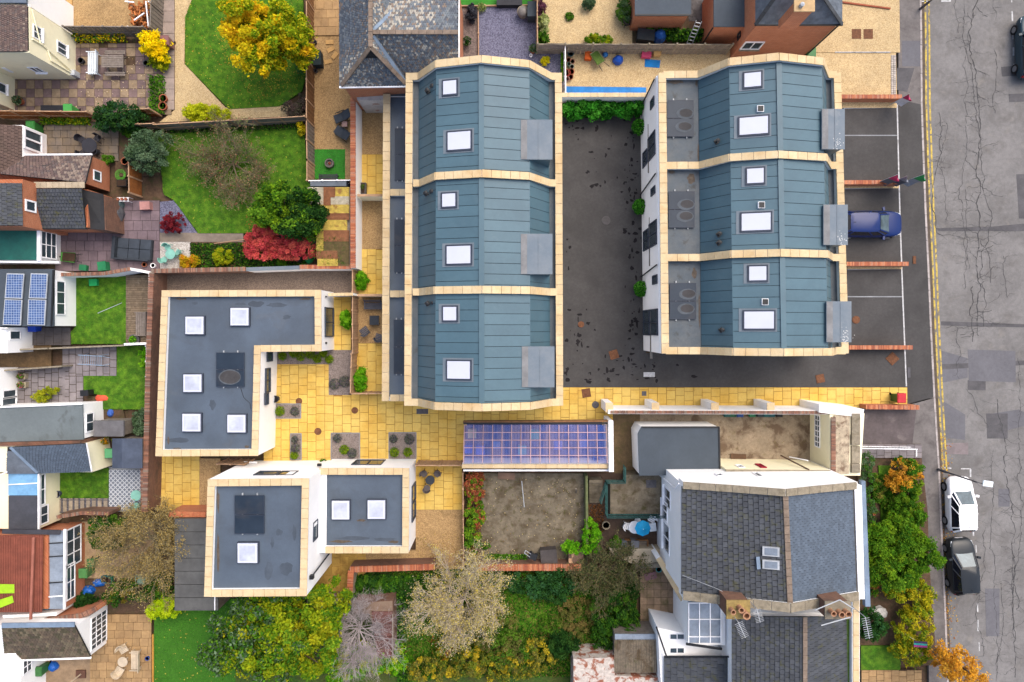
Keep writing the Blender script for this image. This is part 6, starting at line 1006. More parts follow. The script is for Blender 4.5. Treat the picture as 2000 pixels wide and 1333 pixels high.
twiggy('bare_tree', 'tan leafless tree beside the patterned tiles and brick wall', 'tree', (292, 1060), 92, 3.2, M_olive_twig, (16, 7, 6, 5), 24000, .045, ((176, 156, 100), (150, 136, 100), (164, 140, 80)), 1.0, r0=.05); twiggy('bare_tree', 'pale tan leafless tree rising from the ivy garden', 'tree', (905, 1178), 98, 3.6, M_bare, (17, 7, 6, 5), 24000, .045, TAN + ((210, 190, 80), (206, 194, 160), (190, 178, 140)), 1.0, r0=.055); twiggy('bare_shrub', 'grey leafless thicket over the derelict brick shed', 'shrub', (702, 1224), 84, 3.0, M_grey_twig, (28, 8, 6, 6), 0, zb=1.5, r0=.035)
leafy('bright_shrub', 'bright green bush between the grey thicket and ivy garden', 'shrub', [(680, 1305, 60, 38), (740, 1300, 50, 34), (640, 1320, 40, 28)], .6, 2.2, 6500, .09, BRG + ((190, 190, 40),), 45, .35, trunk=False); leafy('berry_shrub', 'green pyracantha bush dotted with red berries by the sunroom', 'shrub', [(195, 1050, 42, 32), (180, 1035, 28, 20)], .4, 2.0, 3200, .08, GRN + DGR, 30, .3, trunk=False, alt=(((206, 70, 40), (190, 90, 40)), 1.2, .9, 2.1))
leafy('mixed_shrub', 'dark mixed shrubs along the wall above tan patio', 'shrub', [(260, 1160, 60, 22), (215, 1170, 24, 18), (310, 1150, 36, 28)], .3, 1.6, 4200, .08, DGR + GRN + ((150, 120, 50),), 45, .3, trunk=False); leafy('lime_shrub', 'lime green shrub at the corner of the artificial lawn', 'shrub', [(318, 1188, 34, 26), (300, 1200, 20, 14)], .3, 1.6, 2200, .1, ((170, 196, 24), (196, 210, 40), (140, 176, 26)), 20, .32, trunk=False)
ground_cover('ivy', [(692, 1122), (850, 1122), (860, 1180), (800, 1200), (770, 1290), (860, 1320), (780, 1330), (764, 1180), (692, 1176)], 9000, .09, DGR + GRN, .45, up=.6, asp=.7)
leafy('bramble_thicket', 'tangled green and brown thicket below the pale tan tree', 'shrub', [(960, 1235, 55, 48), (1000, 1280, 50, 40)], .3, 1.8, 5200, .08, GRN + ((128, 116, 66), (110, 96, 60)), 60, .35, trunk=False); leafy('yellow_shrub', 'wide yellow and green shrubs along the bottom of the wild garden', 'shrub', [(900, 1300, 60, 36), (980, 1315, 70, 30), (1050, 1295, 40, 36), (830, 1320, 40, 24)], .3, 1.9, 6500, .085, ((200, 172, 40), (110, 130, 40), (84, 104, 40), (140, 130, 50), (70, 92, 36), (124, 118, 60)), 70, .32, trunk=False)
leafy('green_shrub', 'blue-green shrub below the concrete yard wall', 'shrub', [(1040, 1145, 60, 30), (1090, 1150, 34, 36)], .3, 1.7, 4600, .085, DGR + ((66, 110, 70), (54, 98, 50)), 40, .34, trunk=False); twiggy('olive_shrub', 'olive twiggy shrub beside the stone ledge', 'shrub', (1185, 1122), 76, 2.2, M_olive_twig, (12, 7, 5, 5), 12000, .055, ((98, 100, 62), (112, 104, 70), (78, 92, 56)), .4, r0=.05); leafy('green_shrub', 'sprawling green shrub beside the lichen slab patio', 'shrub', [(1200, 1200, 46, 44), (1190, 1255, 30, 34), (1230, 1230, 24, 40)], .3, 1.7, 5200, .08, GRN + DGR, 50, .32, trunk=False); leafy('dark_shrub', 'dark green shrub above the flaking painted outbuilding', 'shrub', [(1098, 1268, 36, 24)], .3, 1.5, 2200, .09, DGR, 22, .3, trunk=False)
leafy('mixed_hedge', 'narrow hedge of red and green leaves beside concrete yard', 'hedge', [(925, 955, 20, 32), (925, 1010, 20, 34), (922, 1060, 16, 34)], .2, 1.4, 5200, .08, GRN + ((120, 160, 36), (150, 170, 40)), 50, .26, trunk=False, alt=(((166, 84, 60), (140, 70, 52), (180, 120, 72), (120, 90, 60)), 1.5, .6, .3)); leafy('bright_shrub', 'bright green bush on the narrow wall by sunken yard', 'shrub', [(1158, 1055, 16, 36), (1125, 1075, 28, 12)], .5, 1.6, 2600, .08, BRG, 24, .28, trunk=False); ground_cover('ground_ivy', rect(945, 1082, 1030, 1098), 900, .07, GRN, .25, up=.5, asp=.7); leafy('weed', 'small green weed tuft in the concrete yard', 'plant', [(948, 1068, 9, 6)], .02, .3, 260, .06, GRN, 6, .12, trunk=False)
leafy('laurel_hedge', 'glossy laurel hedge in front of the white coped wall', 'hedge', [(1125, 206, 28, 16), (1165, 208, 28, 18), (1205, 206, 28, 16), (1240, 206, 22, 16)], .2, 1.6, 5200, .11, ((40, 112, 30), (62, 140, 40), (30, 84, 26), (84, 158, 54)), 50, .32, trunk=False)
leafy('orange_shrub', 'orange autumn shrub at the end of the front hedge', 'shrub', [(1783, 925, 34, 24), (1770, 945, 22, 20)], .4, 1.8, 3000, .08, ORG, 30, .28, trunk=False, alt=(GRN, 1.2, .5, .5)); leafy('front_hedge', 'green front hedge between the garden and footway', 'hedge', [(1784, 965, 30, 40), (1790, 1008, 30, 36), (1766, 1030, 34, 28)], .3, 1.7, 8000, .085, GRN + ((120, 146, 36),), 50, .28, trunk=False)
leafy('street_tree', 'broad green tree overhanging the black car', 'tree', [(1762, 1062, 62, 40), (1806, 1098, 52, 38), (1735, 1085, 42, 52), (1758, 1130, 56, 36)], .9, 3.0, 17000, .095, GRN + ((104, 140, 30), (128, 156, 36)), 100, .42); leafy('yellow_hedge', 'yellow-green shrubs beside the kerb below the broad tree', 'hedge', [(1805, 1180, 34, 44), (1800, 1240, 38, 44), (1795, 1285, 40, 24), (1770, 1160, 30, 24)], .3, 1.9, 8500, .085, ((176, 166, 32), (200, 180, 40), (110, 138, 34), (84, 116, 34)), 70, .32, trunk=False)
leafy('dark_shrub', 'dark green shrub under the hanging tv aerial', 'shrub', [(1712, 1228, 30, 30)], .3, 1.6, 2800, .08, DGR + ((60, 104, 60),), 28, .28, trunk=False); leafy('orange_tree', 'orange autumn street tree at the bottom of the road', 'tree', [(1892, 1318, 38, 34), (1920, 1336, 28, 26), (1872, 1300, 18, 16)], 2.0, 4.5, 2300, .085, ORG, 45, .34); leafy('front_shrub', 'mixed green shrubs against the villa front', 'shrub', [(1700, 905, 16, 16), (1702, 950, 14, 30), (1705, 1000, 14, 24), (1700, 1060, 14, 40)], .2, 1.2, 3200, .075, GRN + GG, 40, .25, trunk=False)
for x, y, lb in ((1248, 250, 'beside the laurel hedge'), (1250, 405, 'between the middle yard windows'), (1252, 565, 'by the path end windows')): pot('potted_shrub', 'potted evergreen shrub on the yard %s' % lb, x, y, 15, .5, M_black, (15, .9, ((60, 130, 34), (86, 156, 50), (44, 100, 30)), 900, .07), 'potted shrubs along the yard front', 'potted plant')
for x, y, rx, ry, lb in ((701, 548, 10, 19, 'on middle patio beside bungalow gravel wall'), (672, 626, 8, 17, 'under the bungalow side window'), (700, 745, 11, 24, 'beside the pale timber patio gate')): leafy('laurel_shrub', 'glossy green laurel %s' % lb, 'shrub', [(x, y, rx, ry)], .15, 1.2, 1300, .08, BRG, 16, .22, trunk=False, group='young laurels')
LAV = ((98, 108, 92), (78, 92, 72), (118, 120, 110)); LIM = ((110, 140, 26), (140, 160, 36), (86, 120, 24))
for i, (x, y, d, k_, lb) in enumerate(((553, 696, 16, 1, 'at the house end of the narrow bed'), (574, 690, 16, 1, 'second along the narrow bed'), (588, 696, 18, 1, 'third along the narrow bed'), (607, 692, 18, 1, 'fourth along the narrow bed'), (621, 701, 16, 1, 'fifth along the narrow bed'), (632, 690, 15, 1, 'sixth along the narrow bed'), (644, 702, 15, 1, 'at the corner of the narrow bed'), (654, 750, 22, 0, 'in the fence bed, toward courtyard'), (674, 745, 22, 0, 'in the fence bed, against the fence'), (548, 803, 18, 1, 'in the small bed by bungalow door'), (577, 803, 17, 0, 'in the small bed by bungalow door'), (577, 858, 13, 0, 'at the top of slim bed'), (578, 875, 18, 0, 'in the middle of slim bed'), (576, 889, 15, 1, 'at the bottom of slim bed'), (660, 856, 17, 0, 'alone in the bed beside the manhole'), (673, 878, 18, 1, 'in the bed beside the manhole'), (689, 885, 19, 0, 'in the corner of the bed beside the manhole'), (769, 857, 16, 0, 'in the square bed, yard end left plant'), (800, 858, 20, 0, 'in the square bed, largest'), (771, 883, 18, 1, 'in the square bed near bungalow window'), (797, 883, 17, 1, 'in the square bed corner by gate'))):
    tuft('lavender_plant' if k_ == 0 else 'grass_plant', ('grey lavender mound ' if k_ == 0 else 'lime grassy tuft ') + lb, x, y, d, .45 if k_ == 0 else .35, 420 if k_ == 0 else 260, .06 if k_ == 0 else .13, LAV + ((96, 84, 110),) if k_ == 0 else LIM, 'bed plants of the courtyard', asp=.3 if k_ == 0 else .12)
tuft('clipped_plant', 'small dark plant by the tall cube house porch', 632, 905, 18, .6, 320, .08, GRN, asp=.4); tuft('clipped_plant', 'small grey plant beside the bungalow door pot', 525, 783, 14, .5, 260, .07, GG, asp=.4)
# bed below the red maple, verges, weeds
ground_cover('bed_plants', rect(374, 476, 600, 524), 6500, .07, DGR + GRN + ((90, 70, 50),), .3, up=.5, asp=.6); leafy('yellow_shrub', 'yellow-orange shrub beside the mint bistro set', 'shrub', [(363, 510, 20, 16)], .1, .9, 1200, .07, ((200, 170, 30), (150, 150, 30), (206, 130, 40)), 14, .22, trunk=False); leafy('green_shrub', 'small light green shrub in the planting bed', 'shrub', [(430, 502, 20, 18)], .1, .8, 900, .07, YG, 14, .22, trunk=False); leafy('green_shrub', 'little green shrub beside the water butt', 'shrub', [(548, 512, 9, 8)], .1, .7, 400, .07, GRN, 8, .16, trunk=False)
ground_cover('border_plants', [(300, 248), (594, 234), (594, 254), (300, 262)], 2200, .06, GRN + DGR, .25, asp=.6); ground_cover('verge_plants', rect(295, 150, 325, 225), 900, .08, GRN, .4, asp=.6); ground_cover('border_plants', rect(85, 228, 180, 246), 1100, .08, GRN + YG, .5, asp=.5); ground_cover('border_plants', rect(150, 66, 250, 86), 700, .08, GRN + YEL, .6, asp=.6)
ground_cover('weeds', rect(1260, 62, 1430, 84), 2600, .09, DGR + GRN, .6, asp=.6, bare=.6); ground_cover('weeds', rect(620, 470, 684, 522), 500, .05, GRN, 1.85, z0=1.75, bare=.9); ground_cover('leaf_litter', rect(1148, 985, 1180, 1040), 600, .06, ((120, 80, 50), (90, 66, 44)), .15, asp=.6)
leafy('grass_plant', 'pale ornamental grass beside the slate garden fence', 'plant', [(1062, 40, 10, 18)], .1, .9, 600, .12, ((170, 176, 120), (150, 160, 90)), 10, .2, trunk=False); leafy('purple_shrub', 'purple leaved shrub at the top of gravel garden fence', 'shrub', [(1058, 14, 9, 16)], .1, .9, 600, .07, ((110, 66, 84), (90, 60, 70)), 9, .18, trunk=False); leafy('conifer_shrub', 'green dwarf conifer beside the bow-topped fence', 'shrub', [(1060, 68, 11, 16)], .1, .9, 800, .06, GRN, 10, .2, trunk=False); leafy('grey_shrub', 'grey-green shrub at the top of the pale gravel', 'shrub', [(1152, 2, 14, 10)], .1, .8, 600, .07, GG, 10, .2, trunk=False); leafy('mixed_shrub', 'grey-green climbing shrub against the brick outbuilding', 'shrub', [(1222, 12, 14, 24)], .2, 1.4, 1300, .075, GG + GRN, 16, .25, trunk=False); leafy('green_shrub', 'green shrubs along the bow-topped fence', 'shrub', [(1160, 72, 16, 11), (1185, 76, 13, 10)], .1, .8, 1200, .07, YG + GRN, 16, .2, trunk=False); tuft('weed', 'small dark green weed in the middle of pale gravel', 1112, 34, 17, .25, 220, .09, GRN, asp=.4); leafy('golden_shrub', 'small golden shrub on the slate chippings', 'shrub', [(1065, 116, 8, 9)], .1, .5, 400, .06, ((220, 200, 30), (180, 180, 30)), 8, .14, trunk=False); ground_cover('grass_strip', rect(1095, 104, 1103, 160), 500, .07, BRG, .3)
leafy('fern_shrub', 'bright green shrub against the rail fence on lawn', 'shrub', [(277, 700, 10, 20)], .1, 1., 700, .08, BRG, 10, .2, trunk=False); leafy('grey_shrub', 'grey-green shrub beside the low grey shed', 'shrub', [(265, 828, 18, 26)], .2, 1.3, 1400, .075, GG, 18, .25, trunk=False); leafy('cascading_shrub', 'arching yellow-green shrub on grey patio', 'shrub', [(75, 776, 18, 12), (92, 764, 16, 7)], .1, .8, 1100, .07, ((170, 170, 40), (130, 146, 40)), 14, .18, trunk=False); leafy('patio_fern', 'green fern-like plant beside the brick gable', 'plant', [(204, 310, 13, 10)], .1, .6, 500, .09, GRN, 8, .15, trunk=False); leafy('climber', 'dark climber in the corner below the sunroom door', 'shrub', [(155, 1178, 20, 14)], .2, 1.2, 1100, .08, DGR, 12, .22, trunk=False)
# ------------------------------------------------------------------ vehicles
M_tyre = mat('tyre', (34, 34, 36), rough=.9); M_rim = mat('wheel_rim', (170, 174, 180), rough=.3, metal=.6); M_lens = mat('headlamp', (226, 232, 238), rough=.1, k=.8); M_tail = mat('tail_lamp', (190, 30, 40), rough=.2); M_cglass = mat('car_glass', (96, 116, 124), scale=1.5, var=.3, rough=.05, spec=.7, bump=0); M_dglass = mat('dark_car_glass', (36, 40, 52), rough=.06, spec=.6, bump=0)
def car(label, x, y, ang, L, W, Hc, paint, group='cars', z=-.1):
    c = P(x, y, z + .7); r = thing('car', label, 'car', (c[0], c[1], z), ang, group, local=True); w = W / 2
    st = [(-.5, .70, .62, .42), (-.485, .84, .80, .33), (-.44, .94, .94, .24), (-.33, .99, .98, .2), (-.1, 1, .99, .2), (.1, 1, .99, .2), (.2, .995, .97, .2), (.3, .98, .93, .2), (.4, .93, .86, .22), (.46, .84, .77, .26), (.49, .7, .68, .32), (.5, .55, .6, .38)]
    mb = MB(); n = 12; rows = []
    for fx, fw, zt, zl in st:
        ww = w * fw; zt *= 1.0; ring = [(ww * .9, zl), (ww, zl + .16), (ww, zt - .2), (ww * .955, zt - .05), (ww * .82, zt), (ww * .4, zt + .035)]; ring = ring + [(-a, b) for a, b in ring[::-1]]; rows.append([(fx * L, a, b) for a, b in ring])
    for q in rows: mb.v += q
    for i in range(len(rows) - 1):
        for j in range(n): a = i * n + j; b = i * n + (j + 1) % n; mb.f.append((a, b, b + n, a + n))
    mb.f.append(tuple(range(n))); mb.f.append(tuple(range((len(rows) - 1) * n + n - 1, (len(rows) - 1) * n - 1, -1)))
    body = mb.build('body', paint, r, smooth=True); sm = body.modifiers.new('sub', 'SUBSURF'); sm.levels = 1; sm.render_levels = 2
    zb, zr = .93, Hc; B = [(-.475, .78), (-.40, .91), (0, .93), (.2, .9), (.265, .7)]; T = [(-.40, .60), (-.36, .68), (-.12, .71), (.02, .69), (.055, .56)]
    def ring(S, zz): return [(fx * L, fw * w, zz) for fx, fw in S] + [(fx * L, -fw * w, zz) for fx, fw in S[::-1]]
    b, t = ring(B, zb), ring(T, zr); m_ = len(b); mb = MB(); mb.add(b + t, [(i, (i + 1) % m_, (i + 1) % m_ + m_, i + m_) for i in range(m_)]); mb.build('side_windows', M_dglass, r)
    k = [Vector(p) for p in b]; u = [Vector(p) for p in t]; off = Vector((.012, 0, .012))
    def inn(q, s=.07): cc = sum(q, Vector()) / 4; return [p.lerp(cc, s) for p in q]
    MB().slab([p + off for p in inn([k[4], k[5], u[5], u[4]])], .01).build('windscreen', M_cglass, r); MB().slab([p + Vector((-.012, 0, .012)) for p in inn([k[9], k[0], u[0], u[9]])], .01).build('rear_window', M_dglass, r)
    rf = MB(); ctr = [(-.38 * L, 0, zr + .07), (.02 * L, 0, zr + .07)]; out = [(p.x, p.y * 1.03, p.z + .005) for p in u]; mid = [(p.x * .93, p.y * .7, p.z + .055) for p in u]; rf.add(out + mid, [(i, (i + 1) % m_, (i + 1) % m_ + m_, i + m_) for i in range(m_)] + [tuple(range(m_, 2 * m_))]); rf.build('roof', paint, r, smooth=True)
    for i, wd in ((4, .09), (5, .09), (0, .13), (9, .13), (2, .06), (7, .06), (1, .08), (8, .08), (3, .05), (6, .05)): MB().bar(k[i], u[i] + Vector((0, 0, .01)), wd, .05).build('pillar', paint, r)
    for sx, sy in ((-.31, 1), (-.31, -1), (.31, 1), (.31, -1)):
        wx, wy = sx * L, sy * (w - .1); tt = MB().tube((wx, wy - .1, .31), (wx, wy + .1 + 0.012, .31), .31, n=20).build('wheel', M_tyre, r); MB().tube((wx, wy + sy * .095, .31), (wx, wy + sy * .122, .31), .2, n=10).build('rim', M_rim, tt)
    for s in (1, -1):
        MB().slab([(.375 * L, s * w * .9, .80), (.455 * L, s * w * .8, .74), (.475 * L, s * w * .55, .715), (.42 * L, s * w * .62, .80)], .06, (0, 0, 1)).build('headlight', M_lens, r); MB().obox((-.478 * L, s * w * .72, .74), (.04, .1, .09), s * -.35).build('tail_light', M_tail, r); MB().obox((.17 * L, s * (w + .09), .98), (.07, .11, .06), s * .2).build('mirror', paint, r)
    MB().bar((.262 * L, -.3 * w, .955), (.25 * L, .45 * w, .96), .025, .02).build('wiper', M_black, r); MB().tube((-.33 * L, 0, zr + .05), (-.36 * L, 0, zr + .17), .015).build('aerial', M_black, r); MB().obox((.497 * L, 0, .5), (.015, .26, .055)).build('number_plate', M_upvc, r); MB().obox((.462 * L, 0, .735), (.02, .3, .03), 0, 0, .5).build('grille', M_black, r)
    return r
paint = lambda n, c, k=None: mat(n, c, rough=.3, spec=.3, var=.03, grain=.01, bump=0, k=k)
car('blue hatchback parked nose out under the middle house dormer', 1700, 438, 0, 4.2, 1.75, 1.48, paint('blue_paint', (14, 46, 112)), 'cars parked', .012); car('white small hatchback parked at the kerb below the street lamp', 1876, 986, RAD(91.5), 3.65, 1.68, 1.46, paint('white_paint', (250, 250, 252), .9), 'cars parked'); car('black hatchback parked partly under the broad green tree', 1880, 1107, RAD(94), 3.75, 1.7, 1.44, paint('black_paint', (48, 53, 58)), 'cars parked'); car('dark teal car parked on the far side of road', 2015, 92, RAD(91), 4.2, 1.75, 1.46, paint('teal_paint', (44, 70, 84)), 'cars parked')
# ------------------------------------------------------------------ street furniture
def lamp_post(label, x, y, h, dx, dy):
    c = P(x, y, 0); r = thing('street_lamp', label, 'street lamp', c, group='street lamps'); mb = MB(); mb.lathe([(.09, 0), (.09, .9), (.055, 1.0), (.045, h), (0, h)], c, 10); mb.build('pole', M_irong, r); e = (c[0] + dx, c[1] + dy, h + .1); MB().tube((c[0], c[1], h - .05), e, .03).build('arm', M_irong, r); MB().obox((e[0] + .25 * (1 if dx > 0 else -1), e[1], h + .12), (.3, .17, .05), math.atan2(dy, dx)).build('lantern', mat('lamp_glass', (226, 236, 240), k=.85, rough=.3), r)
lamp_post('street lamp with pale lantern beside the white car', 1832, 917, 3.9, .3, -.05); lamp_post('street lamp post beside the gravel drive corner', 1797, 18, 5.2, .6, 0)
def feather_flag(label, x, y, h, c1, c2):
    c = P(x, y, 0); r = thing('feather_flag', label, 'flag', c, group='feather flags'); MB().tube(c, (c[0], c[1], h), .02, .012).build('pole', M_alu, r); mb = MB(); v = []; n = 12
    for i in range(n + 1):
        t = i / n; z = .6 + (h - .6) * t; wd = .62 * math.sin(math.pi * min(1, .22 + t * .78)) ** .6; sw = .1 * math.sin(t * 5); v += [(c[0] + .02, c[1] + sw * .2, z), (c[0] + .02 + wd, c[1] + sw - .25, z - .08)]
    mb.add(v[:n + 2], [(2 * i, 2 * i + 1, 2 * i + 3, 2 * i + 2) for i in range(n // 2)]); mb.build('sail', mat('flag_%d' % c1[0], c1, rough=.7), r); m2 = MB(); m2.add(v[n:], [(2 * i, 2 * i + 1, 2 * i + 3, 2 * i + 2) for i in range(n // 2)]); m2.build('sail_tip', mat('flagt_%d' % c2[0], c2, rough=.7), r)
feather_flag('pink and grey feather flag beside the low brick wall', 1706, 360, 2.9, (110, 112, 120), (206, 60, 110)); feather_flag('grey feather flag between the pink and green ones', 1728, 361, 2.6, (88, 92, 104), (150, 156, 168)); feather_flag('white and green feather flag nearest the footway', 1750, 361, 3.2, (170, 176, 190), (50, 160, 90)); feather_flag('pink feather flag on the gravel strip by the drive', 1737, 206, 2.3, (230, 226, 230), (206, 70, 110))
c = P(1768, 1243, 1.6); fg = thing('garden_flag', 'small purple and teal striped flag stuck in the yellow hedge', 'flag', (c[0], c[1], 0)); MB().tube((c[0], c[1], 0), (c[0] + .3, c[1], 2.1), .015).build('pole', M_alu, fg)
for i, cc in enumerate(((60, 40, 90), (40, 150, 150), (150, 50, 130))): MB().slab([(c[0] + .3, c[1] - .1 - i * .13, 2.05), (c[0] + 1.2, c[1] - .2 - i * .13, 2.0), (c[0] + 1.2, c[1] - .31 - i * .13, 2.0), (c[0] + .3, c[1] - .22 - i * .13, 2.05)], .01).build('stripe', mat('stripe%d' % i, cc), fg)
def wheelie(label, x, y, cc, lid=None, ang=0, s=.56, h=1.05, group='wheelie bins'):
    c = P(x, y, h); r = thing('wheelie_bin', label, 'bin', (c[0], c[1], 0), ang, group, local=True); m = mat('bin_%d_%d_%d' % cc, cc, rough=.5, grain=.04); lm = mat('bin_%d_%d_%d' % lid, lid, rough=.5) if lid else m; mb = MB(); a, b = s * .4, s * .5
    mb.add([(-a, -a, .06), (a, -a, .06), (a, a, .06), (-a, a, .06), (-b, -b, h - .06), (b, -b, h - .06), (b, b, h - .06), (-b, b, h - .06)], BOXF).build('body', m, r); mb = MB(); b = s * .53; mb.add([(-b, -b, h - .06), (b, -b, h - .06), (b, b + .05, h - .06), (-b, b + .05, h - .06), (-b * .85, -b * .85, h), (b * .85, -b * .85, h), (b * .85, b * .85, h + .03), (-b * .85, b * .85, h + .03)], BOXF).build('lid', lm, r)
    for q in (-1, 1): MB().tube((q * s * .45, s * .42, .1), (q * s * .5, s * .42, .1), .1, n=10).build('wheel', M_tyre, r)
    MB().bar((-s * .35, s * .62, h - .08), (s * .35, s * .62, h - .08), .035, .035).build('handle', M_black, r); return r
GB = (70, 150, 84); wheelie('green wheelie bin with red lid at end of yellow path', 1762, 779, (80, 120, 50), (236, 60, 70)); wheelie('brown wheelie bin with white sticker on the slab path', 320, 79, (158, 112, 112)); wheelie('green bin at the end of long dark storage box', 131, 213, (86, 186, 90)); wheelie('green bin squeezed between the orange fence and window front', 58, 246, (60, 136, 60)); wheelie('green bin outside the glazed sunroom door', 161, 1122, (92, 150, 84)); wheelie('small green bin beside the sunroom window', 176, 1101, (50, 130, 70), s=.45, h=.7); wheelie('green bin outside the white house kitchen window', 72, 1314, (70, 130, 70)); wheelie('pale green bin between the cream gable and blue felt shed', 212, 887, (104, 184, 130)); wheelie('green bin behind the cream garage by gravel drive', 1586, 103, (70, 140, 80)); wheelie('blue bin below the solar panels', 61, 641, (30, 80, 210), s=.5, h=.8)
for i, (x, cc, nm) in enumerate(((1421, (36, 96, 92), 'dark teal'), (1432, (40, 100, 70), 'bottle green'), (1446, (40, 90, 170), 'blue'), (1470, (44, 130, 90), 'bright green'), (1485, (60, 80, 84), 'slate grey'), (1498, (40, 110, 110), 'teal'), (1508, (36, 100, 110), 'petrol blue'), (1523, (44, 46, 48), 'black'))): wheelie(nm + ' recycling box against the buttressed wall inside courtyard', x, 809, cc, s=.42, h=.5, group='recycling boxes in the courtyard')
def cover(label, x, y, s, m, round_=False, ang=0, s2=None):
    c = P(x, y, .03); hw = s / 2 * H / F; z = .048; o = thing('manhole_cover', label, 'manhole cover', (c[0], c[1], 0)); mb = MB(); m2 = MB()
    if round_: mb.lathe([(hw, -.05), (hw, z), (0, z)], (c[0], c[1], 0), 24); m2.lathe([(hw * .75, z), (hw * .75, z + .008), (0, z + .008)], (c[0], c[1], 0), 20)
    else: h2 = (s2 or s) / 2 * H / F; mb.obox((c[0], c[1], z / 2), (hw, h2, z / 2), ang); m2.obox((c[0], c[1], z + .004), (hw * .8, h2 * .8, .004), ang)
    mb.build('frame', m, o); m2.build('plate', m, o)
cover('round rusty manhole cover by the bungalow door', 584, 784, 13, M_iron, True); cover('round rusty manhole cover in the middle of the courtyard', 693, 802, 13, M_iron, True); cover('round rusty manhole cover by the square lavender bed', 621, 843, 14, M_iron, True); cover('pale rectangular drain grate at the terrace corner', 825, 804, 23, M_irong, s2=10); cover('tilted rusty square cover where yellow path starts', 1145, 768, 17, M_iron, ang=.15); cover('dark round cover beside the buttressed wall end', 1163, 791, 14, M_irong, True); cover('small dark square cover in the yellow path', 1258, 769, 9, M_irong); cover('rusty square cover below the street-side terrace corner', 1199, 693, 17, M_iron, ang=.3); cover('rusty diamond cover on the forecourt by path end', 1743, 701, 19, M_iron, ang=.75); cover('rusty square cover on the dark tarmac below the zinc terrace', 1602, 740, 16, M_iron, ang=.2); cover('faint round grey cover in the middle of the yard', 1184, 431, 17, mat('grey_iron', (104, 100, 100)), True); cover('round orange-rust cover beside the path end dormer', 1672, 625, 15, M_iron, True); cover('rusty round cover against the patio-side terrace wall', 1135, 634, 12, M_iron, True); cover('white rectangular plate on the dark tarmac', 1268, 732, 22, M_line, s2=9); cover('small rusty rectangular cover on the footway', 1786, 508, 6, M_iron, s2=15); cover('grey rectangular cover on the footway by path end', 1775, 728, 6, M_irong, s2=20)
# ------------------------------------------------------------------ garden furniture
def place(name, label, cat, x, y, ang=0, group=None, z=0., zr=.5): c = P(x, y, z + zr); return thing(name, label, cat, (c[0], c[1], z + .045), RAD(ang), group, local=True)
def slats(r, x0, x1, y0, y1, z, n, m, name='slat', t=.025, along='x'):
    for i in range(n):
        if along == 'x': a = y0 + (y1 - y0) * i / n; MB().box(x0, a, z - t, x1, a + (y1 - y0) / n * .8, z).build(name, m, r)
        else: a = x0 + (x1 - x0) * i / n; MB().box(a, y0, z - t, a + (x1 - x0) / n * .8, y1, z).build(name, m, r)
def legs(r, x, y, h, m, t=.025, z0=0.):
    for a in (-1, 1):
        for b in (-1, 1): MB().box(a * x - t, b * y - t, z0, a * x + t, b * y + t, h).build('leg', m, r)
def bench(label, x, y, ang, L, m, group=None, D=.5, n=5, zb=.95):
    r = place('garden_bench', label, 'bench', x, y, ang, group); slats(r, -L / 2, L / 2, -D / 2, D / 2, .45, n, m); legs(r, L / 2 - .06, D / 2 - .05, .425, m)
    for i in range(4): MB().obox((0, D / 2 + .05 + i * .03, .55 + i * .11), (L / 2, .012, .04)).build('back_slat', m, r)
    for s in (-1, 1): MB().bar((s * (L / 2 - .03), -D / 2, .66), (s * (L / 2 - .03), D / 2 + .05, .68), .05, .03).build('armrest', m, r); MB().bar((s * (L / 2 - .03), D / 2 + .03, .4), (s * (L / 2 - .03), D / 2 + .16, zb), .05, .04, (1, 0, 0)).build('back_post', m, r)
    return r
def chair(label, x, y, ang, m, group=None, s=.48, slat=0, z=0.):
    r = place('garden_chair', label, 'chair', x, y, ang, group, z)
    if slat: slats(r, -s / 2, s / 2, -s / 2, s / 2, .45, slat, m)
    else: MB().lathe([(0, .4), (s * .5, .4), (s * .52, .44), (0, .45)], (0, 0, 0), 10).build('seat', m, r)
    legs(r, s * .4, s * .4, .41, m, .015); v = []
    for i in range(9): t = math.pi * (.08 + .84 * i / 8); v.append((math.cos(t) * s * .55, math.sin(t) * s * .55))
    mb = MB()
    for a, b in zip(v, v[1:]): mb.slab([(a[0], a[1], .42), (b[0], b[1], .42), (b[0] * 1.12, b[1] * 1.15, .82), (a[0] * 1.12, a[1] * 1.15, .82)], .025, (a[0], a[1], .01))
    mb.build('backrest', m, r); return r
def table(label, x, y, d, m, h=.72, group=None, square=False, z=0., ang=0):
    r = place('garden_table', label, 'table', x, y, ang, group, z, h); rr = d / 2
    if square: MB().box(-rr, -rr, h - .05, rr, rr, h).build('table_top', m, r); legs(r, rr - .06, rr - .06, h - .05, m)
    else: MB().lathe([(0, h - .03), (rr, h - .03), (rr, h), (0, h + .002)], (0, 0, 0), 24).build('table_top', m, r); MB().lathe([(rr * .5, 0), (.05, .05), (.04, h - .03)], (0, 0, 0), 10).build('pedestal', m, r)
    return r
M_rat = mat('grey_rattan', (92, 96, 108), scale=20, grain=.2, rough=.8); M_ratd = mat('dark_rattan', (62, 68, 76), scale=20, grain=.2, rough=.8); M_cush = mat('charcoal_cushion', (70, 78, 88), grain=.08); M_cast = mat('cast_iron', (54, 54, 62), rough=.6, grain=.1); M_teak = mat('silvered_teak', (150, 138, 128), scale=5, grain=.2); M_mint = mat('mint_paint', (150, 214, 196), rough=.5, grain=.08); M_wpaint = mat('white_paint_wood', (230, 240, 248), rough=.5, k=.8); M_creamp = mat('cream_metal', (236, 216, 186), rough=.5); M_terra = mat('terracotta_pot', (190, 112, 78), grain=.15); M_blue = mat('blue_plastic', (30, 110, 210), rough=.5); M_gplas = mat('green_plastic', (44, 140, 90), rough=.5); M_grey_p = mat('grey_plastic', (130, 132, 138), rough=.6)
